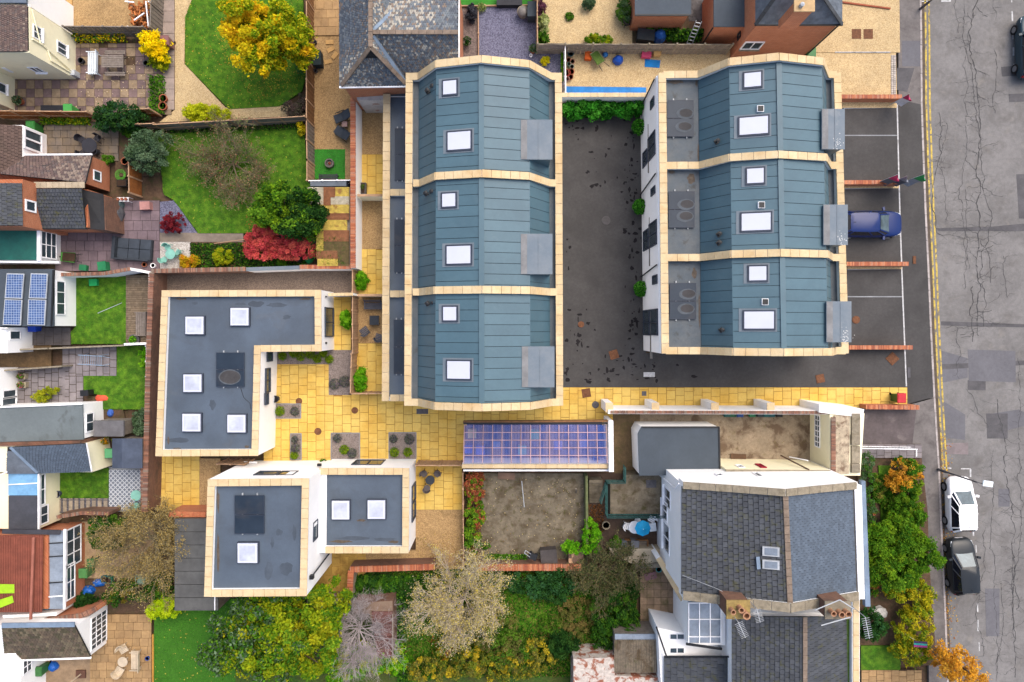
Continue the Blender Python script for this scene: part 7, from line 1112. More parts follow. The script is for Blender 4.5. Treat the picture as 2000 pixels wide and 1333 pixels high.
bench('white painted garden bench beside the picnic table', 181, 124, -90, 1.45, M_wpaint, D=.65, n=5)
pt = place('picnic_table', 'weathered grey picnic table with attached benches', 'picnic table', 220, 120, 0, zr=.75); slats(pt, -.72, .72, -.42, .42, .75, 7, M_teak)
for s in (-1, 1): slats(pt, -.68, .68, s * .72 - .14, s * .72 + .14, .45, 2, M_teak, 'seat_slat'); MB().bar((s * .5, -.8, .36), (s * .5, .8, .36), .05, .08).build('cross_beam', M_teak, pt); MB().bar((s * .5, -.55, 0), (s * .5, -.2, .72), .05, .08, (1, 0, 0)).build('leg', M_teak, pt); MB().bar((s * .5, .55, 0), (s * .5, .2, .72), .05, .08, (1, 0, 0)).build('leg', M_teak, pt)
sbx = place('storage_box', 'long dark ribbed storage box beside the orange fence', 'storage box', 102, 213, 0, zr=.6); MB().box(-.72, -.22, 0, .72, .22, .55).build('body', M_black, sbx); slats(sbx, -.75, .75, -.25, .25, .6, 6, M_cast, 'lid_rib', .05)
for i, (x, y, d, lb) in enumerate(((318, 192, 15, 'on the gravel edge'), (317, 207, 16, 'below its twin on gravel edge'), (36, 197, 14, 'by the cream house corner'))): pot('terracotta_pot', 'round terracotta pot ' + lb, x, y, d, .4, M_terra, (9, .5, GG, 200, .06) if i == 2 else None, 'terracotta pots')
pot('dark_pot', 'dark pot below the vivid yellow shrub', 284, 123, 11, .35, M_irong); pot('dark_pot', 'grey pot beside the white bench', 157, 118, 11, .4, M_cast)
for i, (x, y, rr) in enumerate(((175, 285, .5),)): table('round dark cast metal table on the stone terrace', x, y, 1.0, M_cast)
for k_, (x, y, a, lb) in enumerate(((158, 272, 60, 'toward the window front'), (190, 270, -40, 'toward the evergreen shrub'), (160, 300, 130, 'toward the tiled wing'), (188, 298, -130, 'toward the green fern'))): chair('dark cast metal chair at the round terrace table, ' + lb, x, y, a, M_cast, 'cast metal chairs', .42, 5)
pot('terracotta_ring', 'large empty terracotta pot beside the slatted screen', 243, 315, 14, .35, M_terra); mb = MB(); cc = P(236, 342, .1)
for k_ in range(4): mb.path([(cc[0] + math.cos(t * .5) * (.18 + .06 * k_), cc[1] + math.sin(t * .5) * (.18 + .06 * k_), .06 + .03 * k_) for t in range(14)], .018, 5)
mb.build('garden_hose', mat('hose_green', (110, 190, 70)), label='coiled light green garden hose beside the brick gable', cat='hose')
pl_ = place('planter_box', 'black square planter box beside the green hose', 'planter', 238, 358, 0, zr=.4); MB().box(-.32, -.22, 0, .32, .22, .38).build('body', M_black, pl_); MB().box(-.28, -.18, .38, .28, .18, .39).build('soil', M_soil, pl_)
def lump(name, label, cat, x, y, rx, ry, h, m, z=0., facets=7): 
    c = P(x, y, z + h); r = thing(name, label, cat, (c[0], c[1], z)); k = H / F; mb = MB(); n = 9; v = []; rows = ((1.0, 0), (1.05, .35), (.8, .75), (.35, 1.0))
    for q, zz in rows: v += [(c[0] + math.cos(i * 2 * math.pi / n) * rx * k * q * R.uniform(.82, 1.12), c[1] + math.sin(i * 2 * math.pi / n) * ry * k * q * R.uniform(.82, 1.12), z + zz * h * R.uniform(.92, 1.05)) for i in range(n)]
    f = [(a * n + i, a * n + (i + 1) % n, (a + 1) * n + (i + 1) % n, (a + 1) * n + i) for a in range(3) for i in range(n)] + [tuple(range(3 * n, 4 * n))]; mb.add(v, f).build('cover', m, r); return r
lump('covered_barbecue', 'barbecue under a grey cover beside the black felt porch', 'barbecue', 211, 414, 17, 20, 1.1, mat('grey_cover_cloth', (98, 98, 102), grain=.06, rough=.6)); lump('covered_furniture', 'furniture under a green-grey plastic sheet beside the porch', 'cover', 220, 396, 14, 11, .8, mat('plastic_sheet', (96, 116, 116), rough=.3)); lump('blue_bag', 'blue rubble bag nearest the sunroom door', 'bag', 167, 1158, 12, 10, .5, M_blue); lump('blue_bag', 'blue rubble bag lying on the slate step', 'bag', 188, 1142, 12, 8, .4, M_blue); lump('blue_tarp', 'crumpled blue tarpaulin against the bow-topped fence', 'tarpaulin', 1209, 113, 11, 9, .6, mat('tarp', (20, 90, 200), rough=.5)); lump('tarp_barrel', 'barrel under a blue tarpaulin beside the brick outbuilding', 'barrel', 1292, 64, 13, 12, 1., mat('tarp2', (30, 96, 180), rough=.6)); lump('toy_pile', 'blue and purple toys below the white extension window', 'toy', 212, 808, 6, 8, .3, mat('toy', (70, 110, 200))); lump('orange_netting', 'tangled orange netting on the bare soil', 'netting', 196, 778, 14, 7, .2, mat('orange_net', (240, 100, 70))); lump('white_sack', 'crumpled white sheet in the front garden under the broad tree', 'sheet', 1722, 1200, 16, 13, .4, mat('white_sheet', (210, 208, 204)))
so_ = place('corner_sofa', 'dark rattan L-shaped sofa set with low table', 'sofa', 260, 487, -4, zr=.4); MB().box(-1.2, -.7, 0, 1.2, .7, .28).build('base', M_ratd, so_); MB().box(-1.25, -.75, 0, -1.05, .75, .7).build('backrest', M_ratd, so_); MB().box(-1.05, -.75, 0, 1.2, -.66, .66).build('backrest', M_ratd, so_)
for i in range(3):
    for j in range(2): MB().box(-1.02 + i * .74, -.64 + j * .68, .28, -.32 + i * .74, .0 + j * .68, .4 - .04 * (i == 2)).build('cushion', M_cush, so_)
for x, y, w_, d_, h_, m, lb, nm in ((283, 402, .62, .5, .5, mat('pink_box', (206, 150, 142)), 'pink lidded box on the purple terrace', 'storage_box'), (199, 520, .5, .55, .6, M_gplas, 'green plastic seat beside the white wall', 'plastic_seat'), (162, 523, .45, .35, .35, M_gplas, 'small teal trug on the terrace edge', 'trug'), (182, 552, .48, .42, .3, mat('bright_green_crate', (40, 180, 100)), 'bright green crate on the lawn', 'crate'), (165, 768, .5, .35, .7, M_black, 'black box by the grey patio corner', 'box'), (43, 735, .45, .35, .4, mat('pale_planter', (190, 176, 150)), 'pale planter against the white wall', 'planter'), (43, 752, .5, .35, .4, mat('pale_planter', (190, 176, 150)), 'second pale planter nearer the double window', 'planter'), (1072, 1088, 1.05, .9, .8, mat('dark_board', (84, 78, 76), grain=.25), 'dark board covered crate on the brick wall', 'crate'), (1125, 1088, .95, .9, .8, mat('torn_board', (120, 96, 80), grain=.3, stain=((226, 180, 140), 1.4, .58, .62, .9)), 'torn boarded crate beside the bright green bush', 'crate'), (1262, 68, 1.1, .7, .6, mat('dark_tank', (56, 62, 66)), 'dark lidded tank draped with a yellow hose', 'tank'), (1240, 1068, .5, .75, .7, M_grey_p, 'grey plastic box in the sunken yard', 'box'), (1149, 108, .42, .5, .4, mat('orange_plastic', (240, 110, 40)), 'orange plastic box on the pale gravel', 'box'), (1263, 105, .6, .45, .4, mat('pink_toy', (220, 80, 120)), 'pink toy slide beside the bow-topped fence', 'toy'), (1284, 104, .45, .3, .5, M_apr, 'wooden box beside the pink toy', 'box'), (1039, 18, .55, .95, 1.0, mat('dark_cabinet', (62, 72, 80)), 'dark glass-topped cabinet on the slate garden', 'cabinet'), (989, 930, 1.1, .4, .06, mat('brown_board', (150, 120, 100)), 'brown board lying by the store wall', 'board'), (619, 113, .5, .95, .7, mat('dark_green_box', (44, 60, 66)), 'dark storage seat against the slatted fence', 'storage_bench'), (1215, 1065, .6, .5, .5, mat('grey_bin', (110, 116, 124)), 'grey tub beside the wooden crate', 'tub'), (1261, 132, .9, .45, .03, mat('blue_mat', (20, 136, 216)), 'flat blue mat lying on the gravel', 'mat'), (1275, 1030, .4, .5, .6, M_wpaint, 'white cabinet tucked behind the parasol', 'cabinet'), (1442, 893, 1.0, .4, .1, mat('brown_mat', (112, 84, 62)), 'brown doormat step in the courtyard', 'mat'), (545, 1, .1, .1, .1, M_black, 'x', 'x')):
    if nm == 'x' or 'flat blue' in lb: continue
    o = place(nm, lb, nm.replace('_', ' '), x, y, R.uniform(-8, 8), zr=h_); MB().box(-w_ / 2, -d_ / 2, 0, w_ / 2, d_ / 2, h_ * .9).build('body', m, o); MB().box(-w_ / 2 - .02, -d_ / 2 - .02, h_ * .9, w_ / 2 + .02, d_ / 2 + .02, h_).build('lid', m, o)
    if 'planter' in nm: tuft('potted_plant', 'leafy plant growing in the ' + lb.replace('against', 'by'), x, y, 12, .4, 160, .06, GRN + ((206, 100, 130),), z=.4, asp=.5)
MB().prism(PX([(1260, 116), (1290, 118), (1288, 133), (1259, 131)], .04), .02, .045).build('blue_mat', mat('blue_mat', (20, 136, 216)), label='flat blue mat lying on the gravel', cat='mat')
def barrow(label, x, y, ang, m, fill=None):
    r = place('wheelbarrow', label, 'wheelbarrow', x, y, ang, zr=.5); mb = MB(); mb.add([(-.3, -.2, .25), (.35, -.18, .25), (.35, .18, .25), (-.3, .2, .25), (-.45, -.34, .55), (.5, -.3, .55), (.5, .3, .55), (-.45, .34, .55)], BOXF[:1] + BOXF[2:]).build('tray', m, r); MB().box(-.4, -.28, .42, .44, .26, .48).build('load', fill or M_soil, r); MB().tube((.62, -.04, .18), (.62, .04, .18), .18, n=14).build('wheel', M_tyre, r)
    for s in (-1, 1): MB().tube((.6, s * .06, .2), (-.95, s * .28, .6), .02).build('handle', M_black, r)
barrow('green wheelbarrow outside the glazed lean-to', 135, 503, 175, mat('barrow_green', (90, 170, 70))); barrow('wheelbarrow heaped with weeds on pale gravel', 1167, 114, 125, mat('barrow_pale', (190, 180, 140)), mat('weeds_load', (100, 130, 50), grain=.4)); bl = P(1182, 107, .2); MB().lathe([(0, -.2), (.12, -.16), (.2, 0), (.12, .16), (0, .2)], bl, 14).build('ball', mat('ball_blue', (60, 130, 200)), label='round blue ball beside the weed-filled wheelbarrow', cat='ball', smooth=True)
for i, (x, y, d, m, nm) in enumerate(((1115, 104, 12, mat('teal_pot', (60, 110, 120)), 'teal bucket'), (1111, 117, 9, M_terra, 'small clay pot'), (1112, 125, 8, mat('mint_pot', (140, 180, 160)), 'mint pot'), (1118, 120, 10, mat('peach_pot', (220, 160, 130)), 'peach pot'), (1117, 130, 9, mat('cream_pot', (190, 190, 170)), 'cream ringed pot'), (1108, 142, 13, mat('red_pot', (190, 60, 50)), 'red pot'), (1116, 140, 12, M_terra, 'wide clay pot'), (1114, 150, 11, mat('brown_pot', (150, 70, 50)), 'brown pot'), (1108, 154, 9, mat('pink_pot', (206, 160, 150)), 'pink pot'))): pot('flower_pot', nm + ' in the cluster by the wire fence', x, y, d, .28, m, None, 'pots by the wire fence')
pot('stone_planter', 'round pale stone planter on the slate garden', 1021, 22, 21, .6, M_stoneold); c = P(1021, 22, .7); MB().lathe([(.36, 0), (.3, .25), (.12, .38), (0, .4)], (c[0], c[1], .5), 18).build('stone_dome', mat('ribbed_stone', (150, 144, 138), grain=.2), label='ribbed grey dome on the round stone planter', cat='dome', smooth=True); pot('plant_pot', 'terracotta pot with a spiky plant at the slate garden fence', 1041, 97, 12, .4, M_terra, (9, .5, GG, 150, .08)); pot('plant_pot', 'white pot beside the brick house side path', 912, 82, 10, .4, M_stoneold, (9, .5, DGR, 200, .06)); pot('plant_pot', 'small white pot on the slate chippings', 1037, 108, 6, .25, M_upvc); leafy('black_grass', 'dark spiky plant beside the side path', 'plant', [(920, 20, 10, 16)], .1, .8, 500, .12, ((60, 60, 66), (84, 84, 90), (44, 46, 50)), 10, .2, trunk=False); tuft('palm_plant', 'small spiky palm on the slate garden corner', 941, 18, 16, .5, 160, .16, ((150, 160, 90), (110, 130, 70)), asp=.1)
# side gravel garden
for x, y, a, lb in ((668, 228, 20, 'beside the brick wall, upper one'), (668, 260, -35, 'beside the brick wall, below the side table')):
    r = place('sun_lounger', 'dark folding lounger chair ' + lb, 'lounger', x, y, a, 'loungers in the side gravel'); MB().obox((-.28, 0, .36), (.27, .28, .03)).build('seat', M_cush, r); MB().obox((.3, 0, .55), (.34, .28, .03), 0, 0, -.5).build('backrest', M_cush, r)
    for s in (-1, 1): MB().bar((-.5, s * .31, .0), (.35, s * .31, .55), .03, .03).build('leg', M_black, r); MB().bar((.45, s * .31, .0), (-.2, s * .31, .5), .03, .03).build('leg', M_black, r); MB().bar((-.35, s * .32, .56), (.3, s * .32, .6), .05, .03).build('armrest', M_black, r)
table('small pinkish side table between the loungers', 673, 243, .36, mat('pink_stone', (184, 150, 142)), .4, square=True); fp = place('fire_pit', 'round grey fire pit on the small turf square', 'fire pit', 643, 319, zr=.35); MB().lathe([(.2, 0), (.3, .12), (.3, .35), (.22, .35), (.2, .2), (0, .2)], (0, 0, 0), 18).build('bowl', mat('pit_stone', (120, 110, 106), grain=.2), fp); MB().lathe([(0, .2), (.1, .24), (0, .3)], (0, 0, 0), 8).build('embers', mat('ash', (150, 80, 50)), fp); bench('dark bench at the end of the small turf square', 642, 346, 180, 1.2, M_cast, D=.35, n=3)
for x, y in ((615, 82), (616, 138)): pot('metal_pot', 'small metal pot against the slatted fence ' + ('above' if y < 100 else 'below') + ' the dark storage seat', x, y, 7, .25, M_irong)
# patios beside the terrace
bench('grey slatted bench on the small gravel garden', 729, 598, 0, 1.15, M_rat, n=6, D=.45); table('dark square rattan table on small gravel garden', 731, 626, .62, M_ratd, .45, square=True); chair('grey rattan chair turned to the table on gravel garden', 712, 648, 215, M_rat, None, .55, 5); chair('grey rattan chair against the white wall of gravel garden', 740, 660, 165, M_rat, None, .5, 5)
tp = place('trough_planter', 'dark trough planter on the first terrace patio', 'planter', 709, 368, 0, zr=.45); MB().box(-.17, -.38, 0, .17, .38, .42).build('trough', M_irong, tp); MB().box(-.12, -.33, .42, .12, .33, .43).build('soil', M_soil, tp); tuft('small_plant', 'sparse plant in the dark trough planter', 709, 366, 9, .3, 60, .07, GRN, z=.42)
table('round grey bistro table on the patio by the double gate', 840, 938, .62, M_ratd)
for x, y, a, lb in ((828, 926, 45, 'with its back to the small bungalow'), (854, 926, -45, 'with its back to the blue roofed store'), (834, 954, 165, 'with its back to the gravel garden')): chair('grey tub chair at the bistro table ' + lb, x, y, a, mat('taupe_rattan', (108, 100, 100), grain=.15), 'bistro tub chairs', .44)
pot('barrel_pot', 'dark round pot beside the bungalow door', 537, 780, 13, .5, M_cast)
# middle left
table('mint green bistro table on white chippings', 333, 497, .66, M_mint, .7); chair('mint green bistro chair above its table', 327, 483, 10, M_mint, 'mint bistro chairs', .4); chair('mint green bistro chair beside the yellow shrub', 348, 494, -80, M_mint, 'mint bistro chairs', .4); chair('mint green bistro chair below its table', 320, 508, 140, M_mint, 'mint bistro chairs', .4); pot('white_pot', 'white ringed pot beside white chippings', 298, 519, 9, .35, M_upvc); pot('clay_pot', 'small clay pot on the buff path', 281, 517, 9, .3, M_terra)
bench('weathered slatted bench on timber deck', 276, 633, -90, 1.6, M_teak, D=.75, n=6); ov = place('oval_planter', 'oval metal planter of weeds on deck corner', 'planter', 261, 664, zr=.4); MB().lathe([(.3, 0), (.36, .38), (.3, .38), (.28, .3), (0, .3)], (0, 0, 0), 16).build('tub', M_irong, ov); tuft('weeds', 'leafy weeds in the oval planter', 261, 664, 15, .3, 220, .06, BRG, z=.38, asp=.5); MB().tube(P(191, 612, .1), P(238, 592, .1), .02).build('pole', M_alu, label='thin pale pole lying on lawn beside the deck', cat='pole'); MB().tube(P(418, 476, .3), P(480, 468, .6), .035).build('pole', M_pinkw, label='pale bamboo pole leaning towards the red maple', cat='pole')
ad = place('clothes_airer', 'pale blue folding clothes airer on the slab patio', 'clothes airer', 178, 704, -3, zr=.9); mb_ = mat('airer_blue', (170, 200, 230), rough=.4)
for q in (-.3, .3): MB().tube((-.85, q, .9), (.75, q, .9), .018).build('side_rail', mb_, ad)
for i in range(11): MB().tube((-.7 + i * .14, -.3, .9), (-.7 + i * .14, .3, .9), .008, n=4).build('bar', mb_, ad)
for s in (-1, 1):
    for q in (-1, 1): MB().tube((s * .45, q * .3, .9), (s * .2 * -1 + s * .9, q * .42, 0), .015).build('leg', mb_, ad)
for i in range(2):
    for q in (-1, 1): MB().tube((.75, q * .3, .9), (1.1, q * (.2 + .1 * i), .55), .01).build('wing', mb_, ad) if i == 0 else None
tb = [(30, 38, 52)]; M_ptile = bpy.data.materials.new('patterned_tile'); M_ptile.use_nodes = True; t = M_ptile.node_tree; bb = t.nodes['Principled BSDF']; ge = nn(t, 'ShaderNodeNewGeometry'); mp = nn(t, 'ShaderNodeMapping'); t.links.new(ge.outputs['Position'], mp.inputs[0]); mp.inputs['Rotation'].default_value = (0, 0, RAD(45)); mp.inputs['Scale'].default_value = (4.6, 4.6, 1); ck = nn(t, 'ShaderNodeTexBrick'); ck.offset = 0; t.links.new(mp.outputs[0], ck.inputs['Vector']); ck.inputs['Scale'].default_value = 1; ck.inputs['Brick Width'].default_value = 1; ck.inputs['Row Height'].default_value = 1; ck.inputs['Mortar Size'].default_value = .13
for i, q in ((1, (120, 128, 142)), (2, (140, 148, 160)), (3, (226, 230, 234))): ck.inputs[i].default_value = lin(q) + (1,)
t.links.new(ck.outputs[0], bb.inputs['Base Color']); pave('patterned_tile_patio', [(213, 916, 277, 996)], M_ptile, M_greyline, .45, .45, jitter=0, pn='tile', gap=.008, z=.024)
table('pale mint bistro table on the patterned tiles', 266, 968, .7, M_mint); chair('pale mint chair tucked under the bistro table on patterned tiles', 266, 988, 170, M_mint, None, .42); pot('blue_pot', 'dark blue patterned pot by the small lawn', 110, 966, 13, .4, mat('blue_glaze', (90, 96, 120), scale=9, var=.4)); sf = tuft('sunflower', 'orange flower by the blue felt shed', 212, 860, 14, .9, 120, .08, ((230, 160, 30), (120, 140, 40)), asp=.5); tuft('lime_plant', 'lime flowering plant by the conservatory corner', 110, 928, 12, .5, 160, .07, ((160, 220, 40), (120, 190, 40)), asp=.5)
bench('pale green metal bench under the tan tree', 290, 1133, 0, 1.55, mat('pale_green_metal', (170, 206, 186)), D=.6, n=12)
for x, y, w_, h_, nm in ((205, 1132, .5, .3, 'teal'), (213, 1134, .4, .3, 'sea green')): o = place('plant_crate', nm + ' crate on the slate step', 'crate', x, y, zr=h_); MB().box(-w_ / 2, -.2, 0, w_ / 2, .2, h_).build('body', mat('crate_' + nm, (40, 120, 120) if nm == 'teal' else (60, 140, 110)), o); MB().box(-w_ / 2 + .04, -.16, h_, w_ / 2 - .04, .16, h_ + .01).build('soil', M_soil, o)
area('outdoor_rug', [(240, 1248), (275, 1248), (276, 1317), (243, 1317)], mat('rug', (96, 110, 108), grain=.15), .066); table('round cream table on the bottom patio', 240, 1293, .66, M_creamp); chair('cream slatted chair above the round cream table', 240, 1268, 30, M_creamp, 'cream slatted chairs', .55, 6); chair('cream slatted chair below the round cream table', 232, 1312, 150, M_creamp, 'cream slatted chairs', .55, 6); bench('cream slatted metal bench on the outdoor rug', 264, 1290, -90, 1.25, M_creamp, D=.55, n=6); pb_ = place('closed_parasol', 'closed cream parasol pole in brown base', 'parasol', 158, 1317, zr=.1); MB().obox((0, 0, .05), (.32, .26, .05)).build('base', mat('brown_base', (110, 76, 60)), pb_); MB().tube((0, 0, .1), (0, 0, 2.2), .05, .03).build('pole', M_creamp, pb_); lump('blue_box', 'blue bag beside the kitchen green bin', 'bag', 98, 1307, 8, 10, .5, M_blue)
pot('watering_can', 'blue and white jug on the orange board', 287, 1287, 8, .25, mat('jug_blue', (60, 90, 170)), z=.05, cat='jug')
# villa yards
pz = place('parasol', 'sky blue parasol open over the white table', 'parasol', 1256, 1033, zr=2.0); mb = MB(); n = 8; mb.add([(math.cos(i * math.pi / 4) * .52, math.sin(i * math.pi / 4) * .52, 1.85) for i in range(n)] + [(0, 0, 2.1)], [(i, (i + 1) % n, n) for i in range(n)]); mb.build('canopy', mat('sky_blue', (20, 168, 226), rough=.7), pz); MB().tube((0, 0, 0), (0, 0, 2.1), .02).build('pole', M_upvc, pz); MB().lathe([(.2, 0), (.2, .06), (0, .08)], (0, 0, 0), 12).build('base', M_upvc, pz)
table('round white table in the sunken yard', 1240, 1030, .85, M_upvc); chair('white plastic chair beside the round white table', 1224, 1028, 75, M_upvc, None, .46, 4); chair('white plastic chair behind the blue parasol', 1274, 1014, -30, M_upvc, None, .46, 4); cr_ = place('wooden_crate', 'open wooden crate frame in sunken yard', 'crate', 1243, 1064, zr=.4)
for a, b in (((-.75, -.3), (.75, -.3)), ((.75, -.3), (.75, .3)), ((.75, .3), (-.75, .3)), ((-.75, .3), (-.75, -.3))): MB().bar((a[0], a[1], .3), (b[0], b[1], .3), .06, .3).build('side', M_wood, cr_)
slats(cr_, -.72, .72, -.27, .27, .2, 5, M_greyw); pot('birdbath', 'round pale stone bird bath in sunken yard', 1184, 1027, 15, .6, M_stoneold); leafy('potted_shrub', 'small green shrub beside the sunken yard ledge', 'shrub', [(1206, 1068, 13, 13)], .2, 1.0, 900, .07, GRN, 12, .2, trunk=False); pot('turquoise_pot', 'turquoise pot below the stone ledge', 1287, 1113, 11, .4, mat('turquoise', (90, 190, 190))); 
for x, y in ((1268, 1130), (1277, 1128)): o = place('pink_slab', 'loose pink slab leaning by the lichen patio', 'slab', x, y, 20, 'pink slabs'); MB().obox((0, 0, .15), (.24, .28, .03), 0, .3).build('slab', mat('pinkslab', (160, 120, 124)), o)
mw = place('hand_mower', 'old push mower on the brick wall of concrete yard', 'mower', 1042, 1086, -20, z=.0, zr=.9); MB().box(-.3, -.2, .9, .2, .2, 1.1).build('deck', M_black, mw); MB().tube((-.2, .1, 1.05), (-.7, .35, 1.5), .02).build('handle', M_alu, mw); MB().tube((-.2, -.1, 1.05), (-.7, .15, 1.5), .02).build('handle', M_alu, mw); MB().tube((-.7, .35, 1.5), (-.7, .15, 1.5), .02).build('grip', M_alu, mw)
for sx in (-.25, .15): MB().tube((sx, -.25, .95), (sx, .25, .95), .1, n=12).build('wheel', M_tyre, mw)
MB().tube(P(1019, 940, .5), P(1024, 991, .5), .03).build('washing_pole', M_alu, label='thin pale washing post over the concrete yard', cat='pole'); MB().tube(P(1125, 955, 1.2), P(1126, 962, .1), .04).build('washing_post', M_greyw, label='short dark post at the washing line end', cat='pole'); MB().path([P(950, 1010, .9), P(1060, 980, .8), P(1126, 958, 1.1)], .005, 4).build('washing_line', M_irong, label='washing line stretched across the concrete yard', cat='line')
wb = place('water_butt', 'dark blue water butt beside the red maple', 'water butt', 608, 478, zr=.8); MB().lathe([(.28, 0), (.33, .4), (.3, .8), (.26, .8), (.25, .7), (0, .7)], (0, 0, 0), 16).build('barrel', mat('butt_blue', (50, 90, 150)), wb); MB().lathe([(0, .7), (.25, .705)], (0, 0, 0), 14).build('water', mat('dark_water', (70, 84, 90), rough=.05), wb); wb2 = place('compost_bin', 'black round compost bin beside the green watering cans', 'compost bin', 580, 503, zr=.7); MB().lathe([(.32, 0), (.26, .6), (.27, .62), (.1, .72), (0, .73)], (0, 0, 0), 16).build('bin', M_black, wb2); lump('green_bag', 'green bag and cans against the brick topped wall', 'bag', 600, 504, 9, 11, .5, mat('bag_green', (30, 150, 90)))
ldr = place('ladder', 'pale aluminium ladder leaning by the dark setts', 'ladder', 1356, 66, -12, zr=1.2)
for s in (-1, 1): MB().tube((s * .18, -.3, 0), (s * .18, .5, 1.9), .022).build('stile', M_alu, ldr)
for i in range(7): t_ = (i + .5) / 7; MB().bar((-.18, -.3 + .8 * t_, 1.9 * t_), (.18, -.3 + .8 * t_, 1.9 * t_), .06, .03).build('rung', M_alu, ldr)
ch = chair('dark mesh chair against the brick outbuilding', 1226, 42, 100, M_cast, None, .55, 4); pot('tyre_pot', 'round dark green pot on the front garden lawn edge', 1751, 950, 13, .4, mat('pot_green', (44, 70, 66))); pot('orange_pot', 'small orange pot against the villa front', 1707, 1004, 7, .25, M_terra)
bcc = place('planter_bench', 'black planter bench on the bright turf strip', 'bench', 995, 3, zr=.4); MB().box(-.85, -.28, 0, .85, .28, .38).build('body', M_black, bcc); slats(bcc, -.85, .85, -.26, .26, .42, 4, M_cast)
rk = place('pot_rack', 'white metal rack holding clay pots beside the brick wall', 'rack', 240, 390, 0, zr=.6); slats(rk, -.4, .4, -.15, .15, .55, 6, M_upvc, along='y'); legs(rk, .38, .13, .53, M_upvc, .012)
for i in range(3): MB().lathe([(.07, .0), (.1, .16), (.08, .16), (0, .12)], (-.26 + i * .26, 0, .555), 10).build('pot', M_terra, rk)
# ------------------------------------------------------------------ extra undergrowth and litter
for ells, zt, n, cols, lb in (([(800, 1150, 40, 22), (730, 1145, 40, 20)], .9, 3000, DGR + GRN, 'dense dark ivy mound along the orange topped brick wall'), ([(780, 1300, 26, 16)], .8, 900, BRG[2:] + GRN, 'grassy green mound beside the derelict shed'), ([(1075, 1225, 26, 20)], .6, 1000, GRN + ((120, 110, 60),), 'low green scrub in the middle of the wild garden'), ([(1130, 1200, 40, 30), (1120, 1240, 34, 22)], .6, 2200, ((104, 104, 52), (86, 98, 44), (130, 112, 66)), 'low brownish scrub in the wild garden'), ([(870, 1270, 30, 22)], .7, 1300, GRN + ((170, 80, 50),), 'red-flecked low shrub under the tan tree'), ([(1225, 1160, 26, 20)], 1., 1500, DGR + ((100, 96, 60),), 'dark scrub between olive shrub and slab patio'), ([(1720, 955, 16, 30), (1745, 985, 16, 24)], .7, 1600, GRN + ((140, 120, 60),), 'low mixed plants around the front garden lawn'), ([(1705, 1130, 24, 40)], .9, 1900, GRN + ((170, 90, 60),), 'mixed shrubs between the villa cornice and broad tree'), ([(665, 1190, 20, 14)], .6, 700, GG, 'grey scrub at the rubble wall end'), ([(250, 255, 14, 10)], .6, 500, GRN, 'small shrub below the grey fence length')):
    leafy('undergrowth', lb, 'shrub', ells, .05, zt, n, .085, cols, 24, .26, trunk=False)
for poly, n, cols in (([(420, 60), (596, 100), (590, 175), (500, 200), (440, 120)], 900, ((176, 140, 50), (150, 120, 60), (200, 170, 60))), ([(480, 400), (620, 430), (600, 456), (480, 456)], 300, ((150, 70, 50), (170, 120, 60))), (rect(812, 1040, 905, 1108), 160, ((120, 100, 50), (150, 130, 60))), (rect(945, 930, 1145, 1100), 500, ((200, 180, 130), (120, 96, 60), (90, 96, 40))), (rect(150, 100, 330, 220), 260, ((226, 206, 170), (150, 130, 80))), (rect(1200, 800, 1620, 915), 200, ((110, 90, 60), (90, 90, 50)))):
    ground_cover('fallen_leaves', poly, n, .035, cols, .085, up=.9, asp=.7, z0=.075)
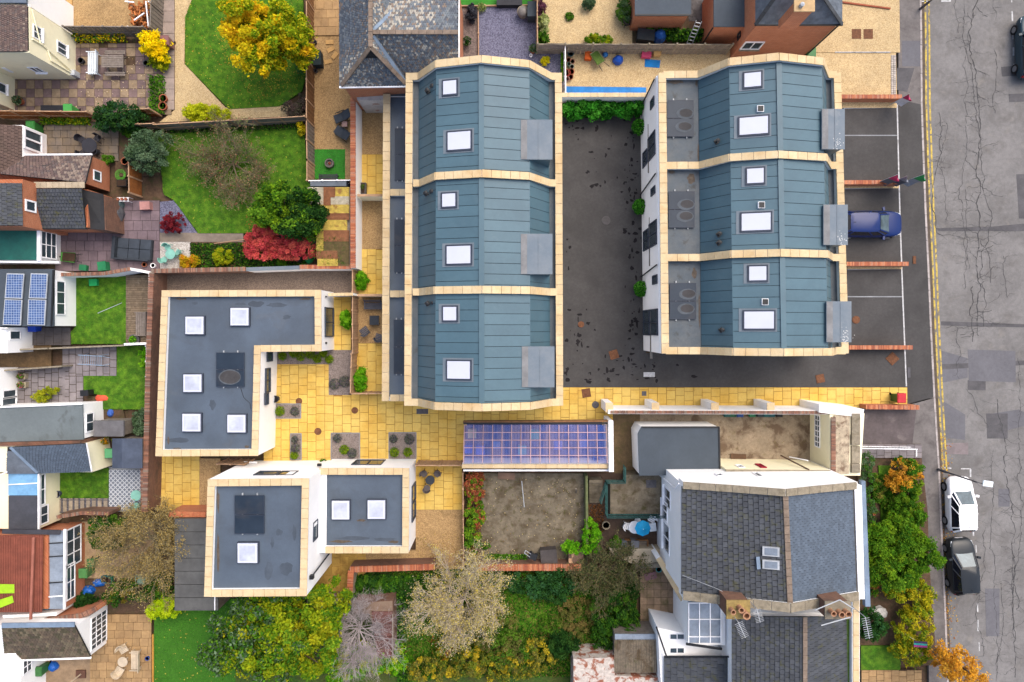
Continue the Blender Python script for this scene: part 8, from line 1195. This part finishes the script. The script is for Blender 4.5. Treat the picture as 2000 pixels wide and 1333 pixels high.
# ------------------------------------------------------------------ weathering that has its own shape: puddle rings, silt, bird droppings
M_silt = mat('roof_silt', (104, 92, 80), scale=5, grain=.3); M_puddle = mat('dried_puddle', (86, 96, 108), grain=.08, rough=.5); M_drop = mat('bird_dropping', (232, 232, 228), grain=.1)
def blobs(parent, m, z, spots, name, j0=.6, j1=1.15):
    b = MB()
    for x, y, rx, ry in spots:
        n = 13 if j0 < .8 else 28; a0 = R.uniform(0, 6); k = (H - z) / F; c = P(x, y, z); b.add([(c[0] + math.cos(i * 6.283 / n) * rx * k * R.uniform(j0, j1), c[1] + math.sin(i * 6.283 / n) * ry * k * R.uniform(j0, j1), z + R.random() * .001) for i in range(n)], [tuple(range(n))])
    b.build(name, m, parent, kind='stuff')
blobs(hA, M_silt, 2.8335, [(355, 584, 14, 3), (598, 584, 13, 3), (345, 878, 9, 4), (329, 860, 2, 8), (482, 873, 5, 3), (430, 580, 9, 2)], 'roof_silt'); blobs(hA, M_puddle, 2.8325, [(380, 593, 8, 3), (500, 594, 18, 7), (540, 596, 20, 6), (350, 860, 26, 5), (470, 594, 12, 3), (415, 790, 7, 12), (560, 620, 10, 5)], 'dried_puddles')
blobs(hB, M_silt, 5.3335, [(426, 980, 3, 26), (426, 1080, 3, 44), (575, 1150, 5, 3)], 'roof_silt'); blobs(hB, M_puddle, 5.3325, [(545, 1040, 7, 8), (525, 1115, 9, 18), (560, 1110, 14, 14), (532, 1060, 4, 12), (575, 1040, 4, 16)], 'dried_puddles')
blobs(hC, M_silt, 2.8335, [(668, 1058, 26, 3), (770, 1059, 11, 3), (705, 1017, 9, 3)], 'roof_silt'); blobs(hC, M_puddle, 2.8325, [(690, 1052, 40, 4), (750, 1054, 26, 4), (668, 975, 14, 2)], 'dried_puddles')
blobs(tE, M_silt, 5.2535, [(1320, 160, 16, 5), (1360, 162, 3, 8), (1350, 350, 8, 12), (1312, 336, 6, 4), (1360, 500, 4, 6), (1356, 535, 6, 12), (1366, 610, 2, 40), (1364, 300, 2, 20)], 'roof_silt')
blobs(tE, M_drop, 7.603, [(1636 + R.gauss(0, 5), 279 + R.gauss(0, 8), R.uniform(.4, 1.3), R.uniform(.4, 1.5)) for _ in range(26)] + [(1645 + R.gauss(0, 5), 468 + R.gauss(0, 6), R.uniform(.4, 1.5), R.uniform(.4, 1.5)) for _ in range(28)] + [(1652 + R.gauss(0, 5), 657 + R.gauss(0, 7), R.uniform(.4, 1.6), R.uniform(.4, 1.6)) for _ in range(34)], 'bird_droppings')
M_ringp = mat('pale_tide_mark', (98, 105, 112), grain=.15); M_ringd = mat('dried_silt', (78, 76, 77), grain=.15)
for x, y in ((1340, 222), (1338, 248), (1342, 400), (1340, 423), (1345, 575), (1342, 604)): blobs(tE, M_ringp, 5.4195, [(x - 2, y, 17, 11)], 'tide_mark', .95, 1.03); blobs(tE, M_ringd, 5.4215, [(x, y - 1, 13, 8)], 'dried_silt', .95, 1.03)
blobs(hA, M_ringp, 2.9995, [(449, 737, 22, 15)], 'tide_mark', .96, 1.03); blobs(hA, M_ringd, 3.0015, [(449, 737, 20, 13)], 'dried_silt', .96, 1.03)
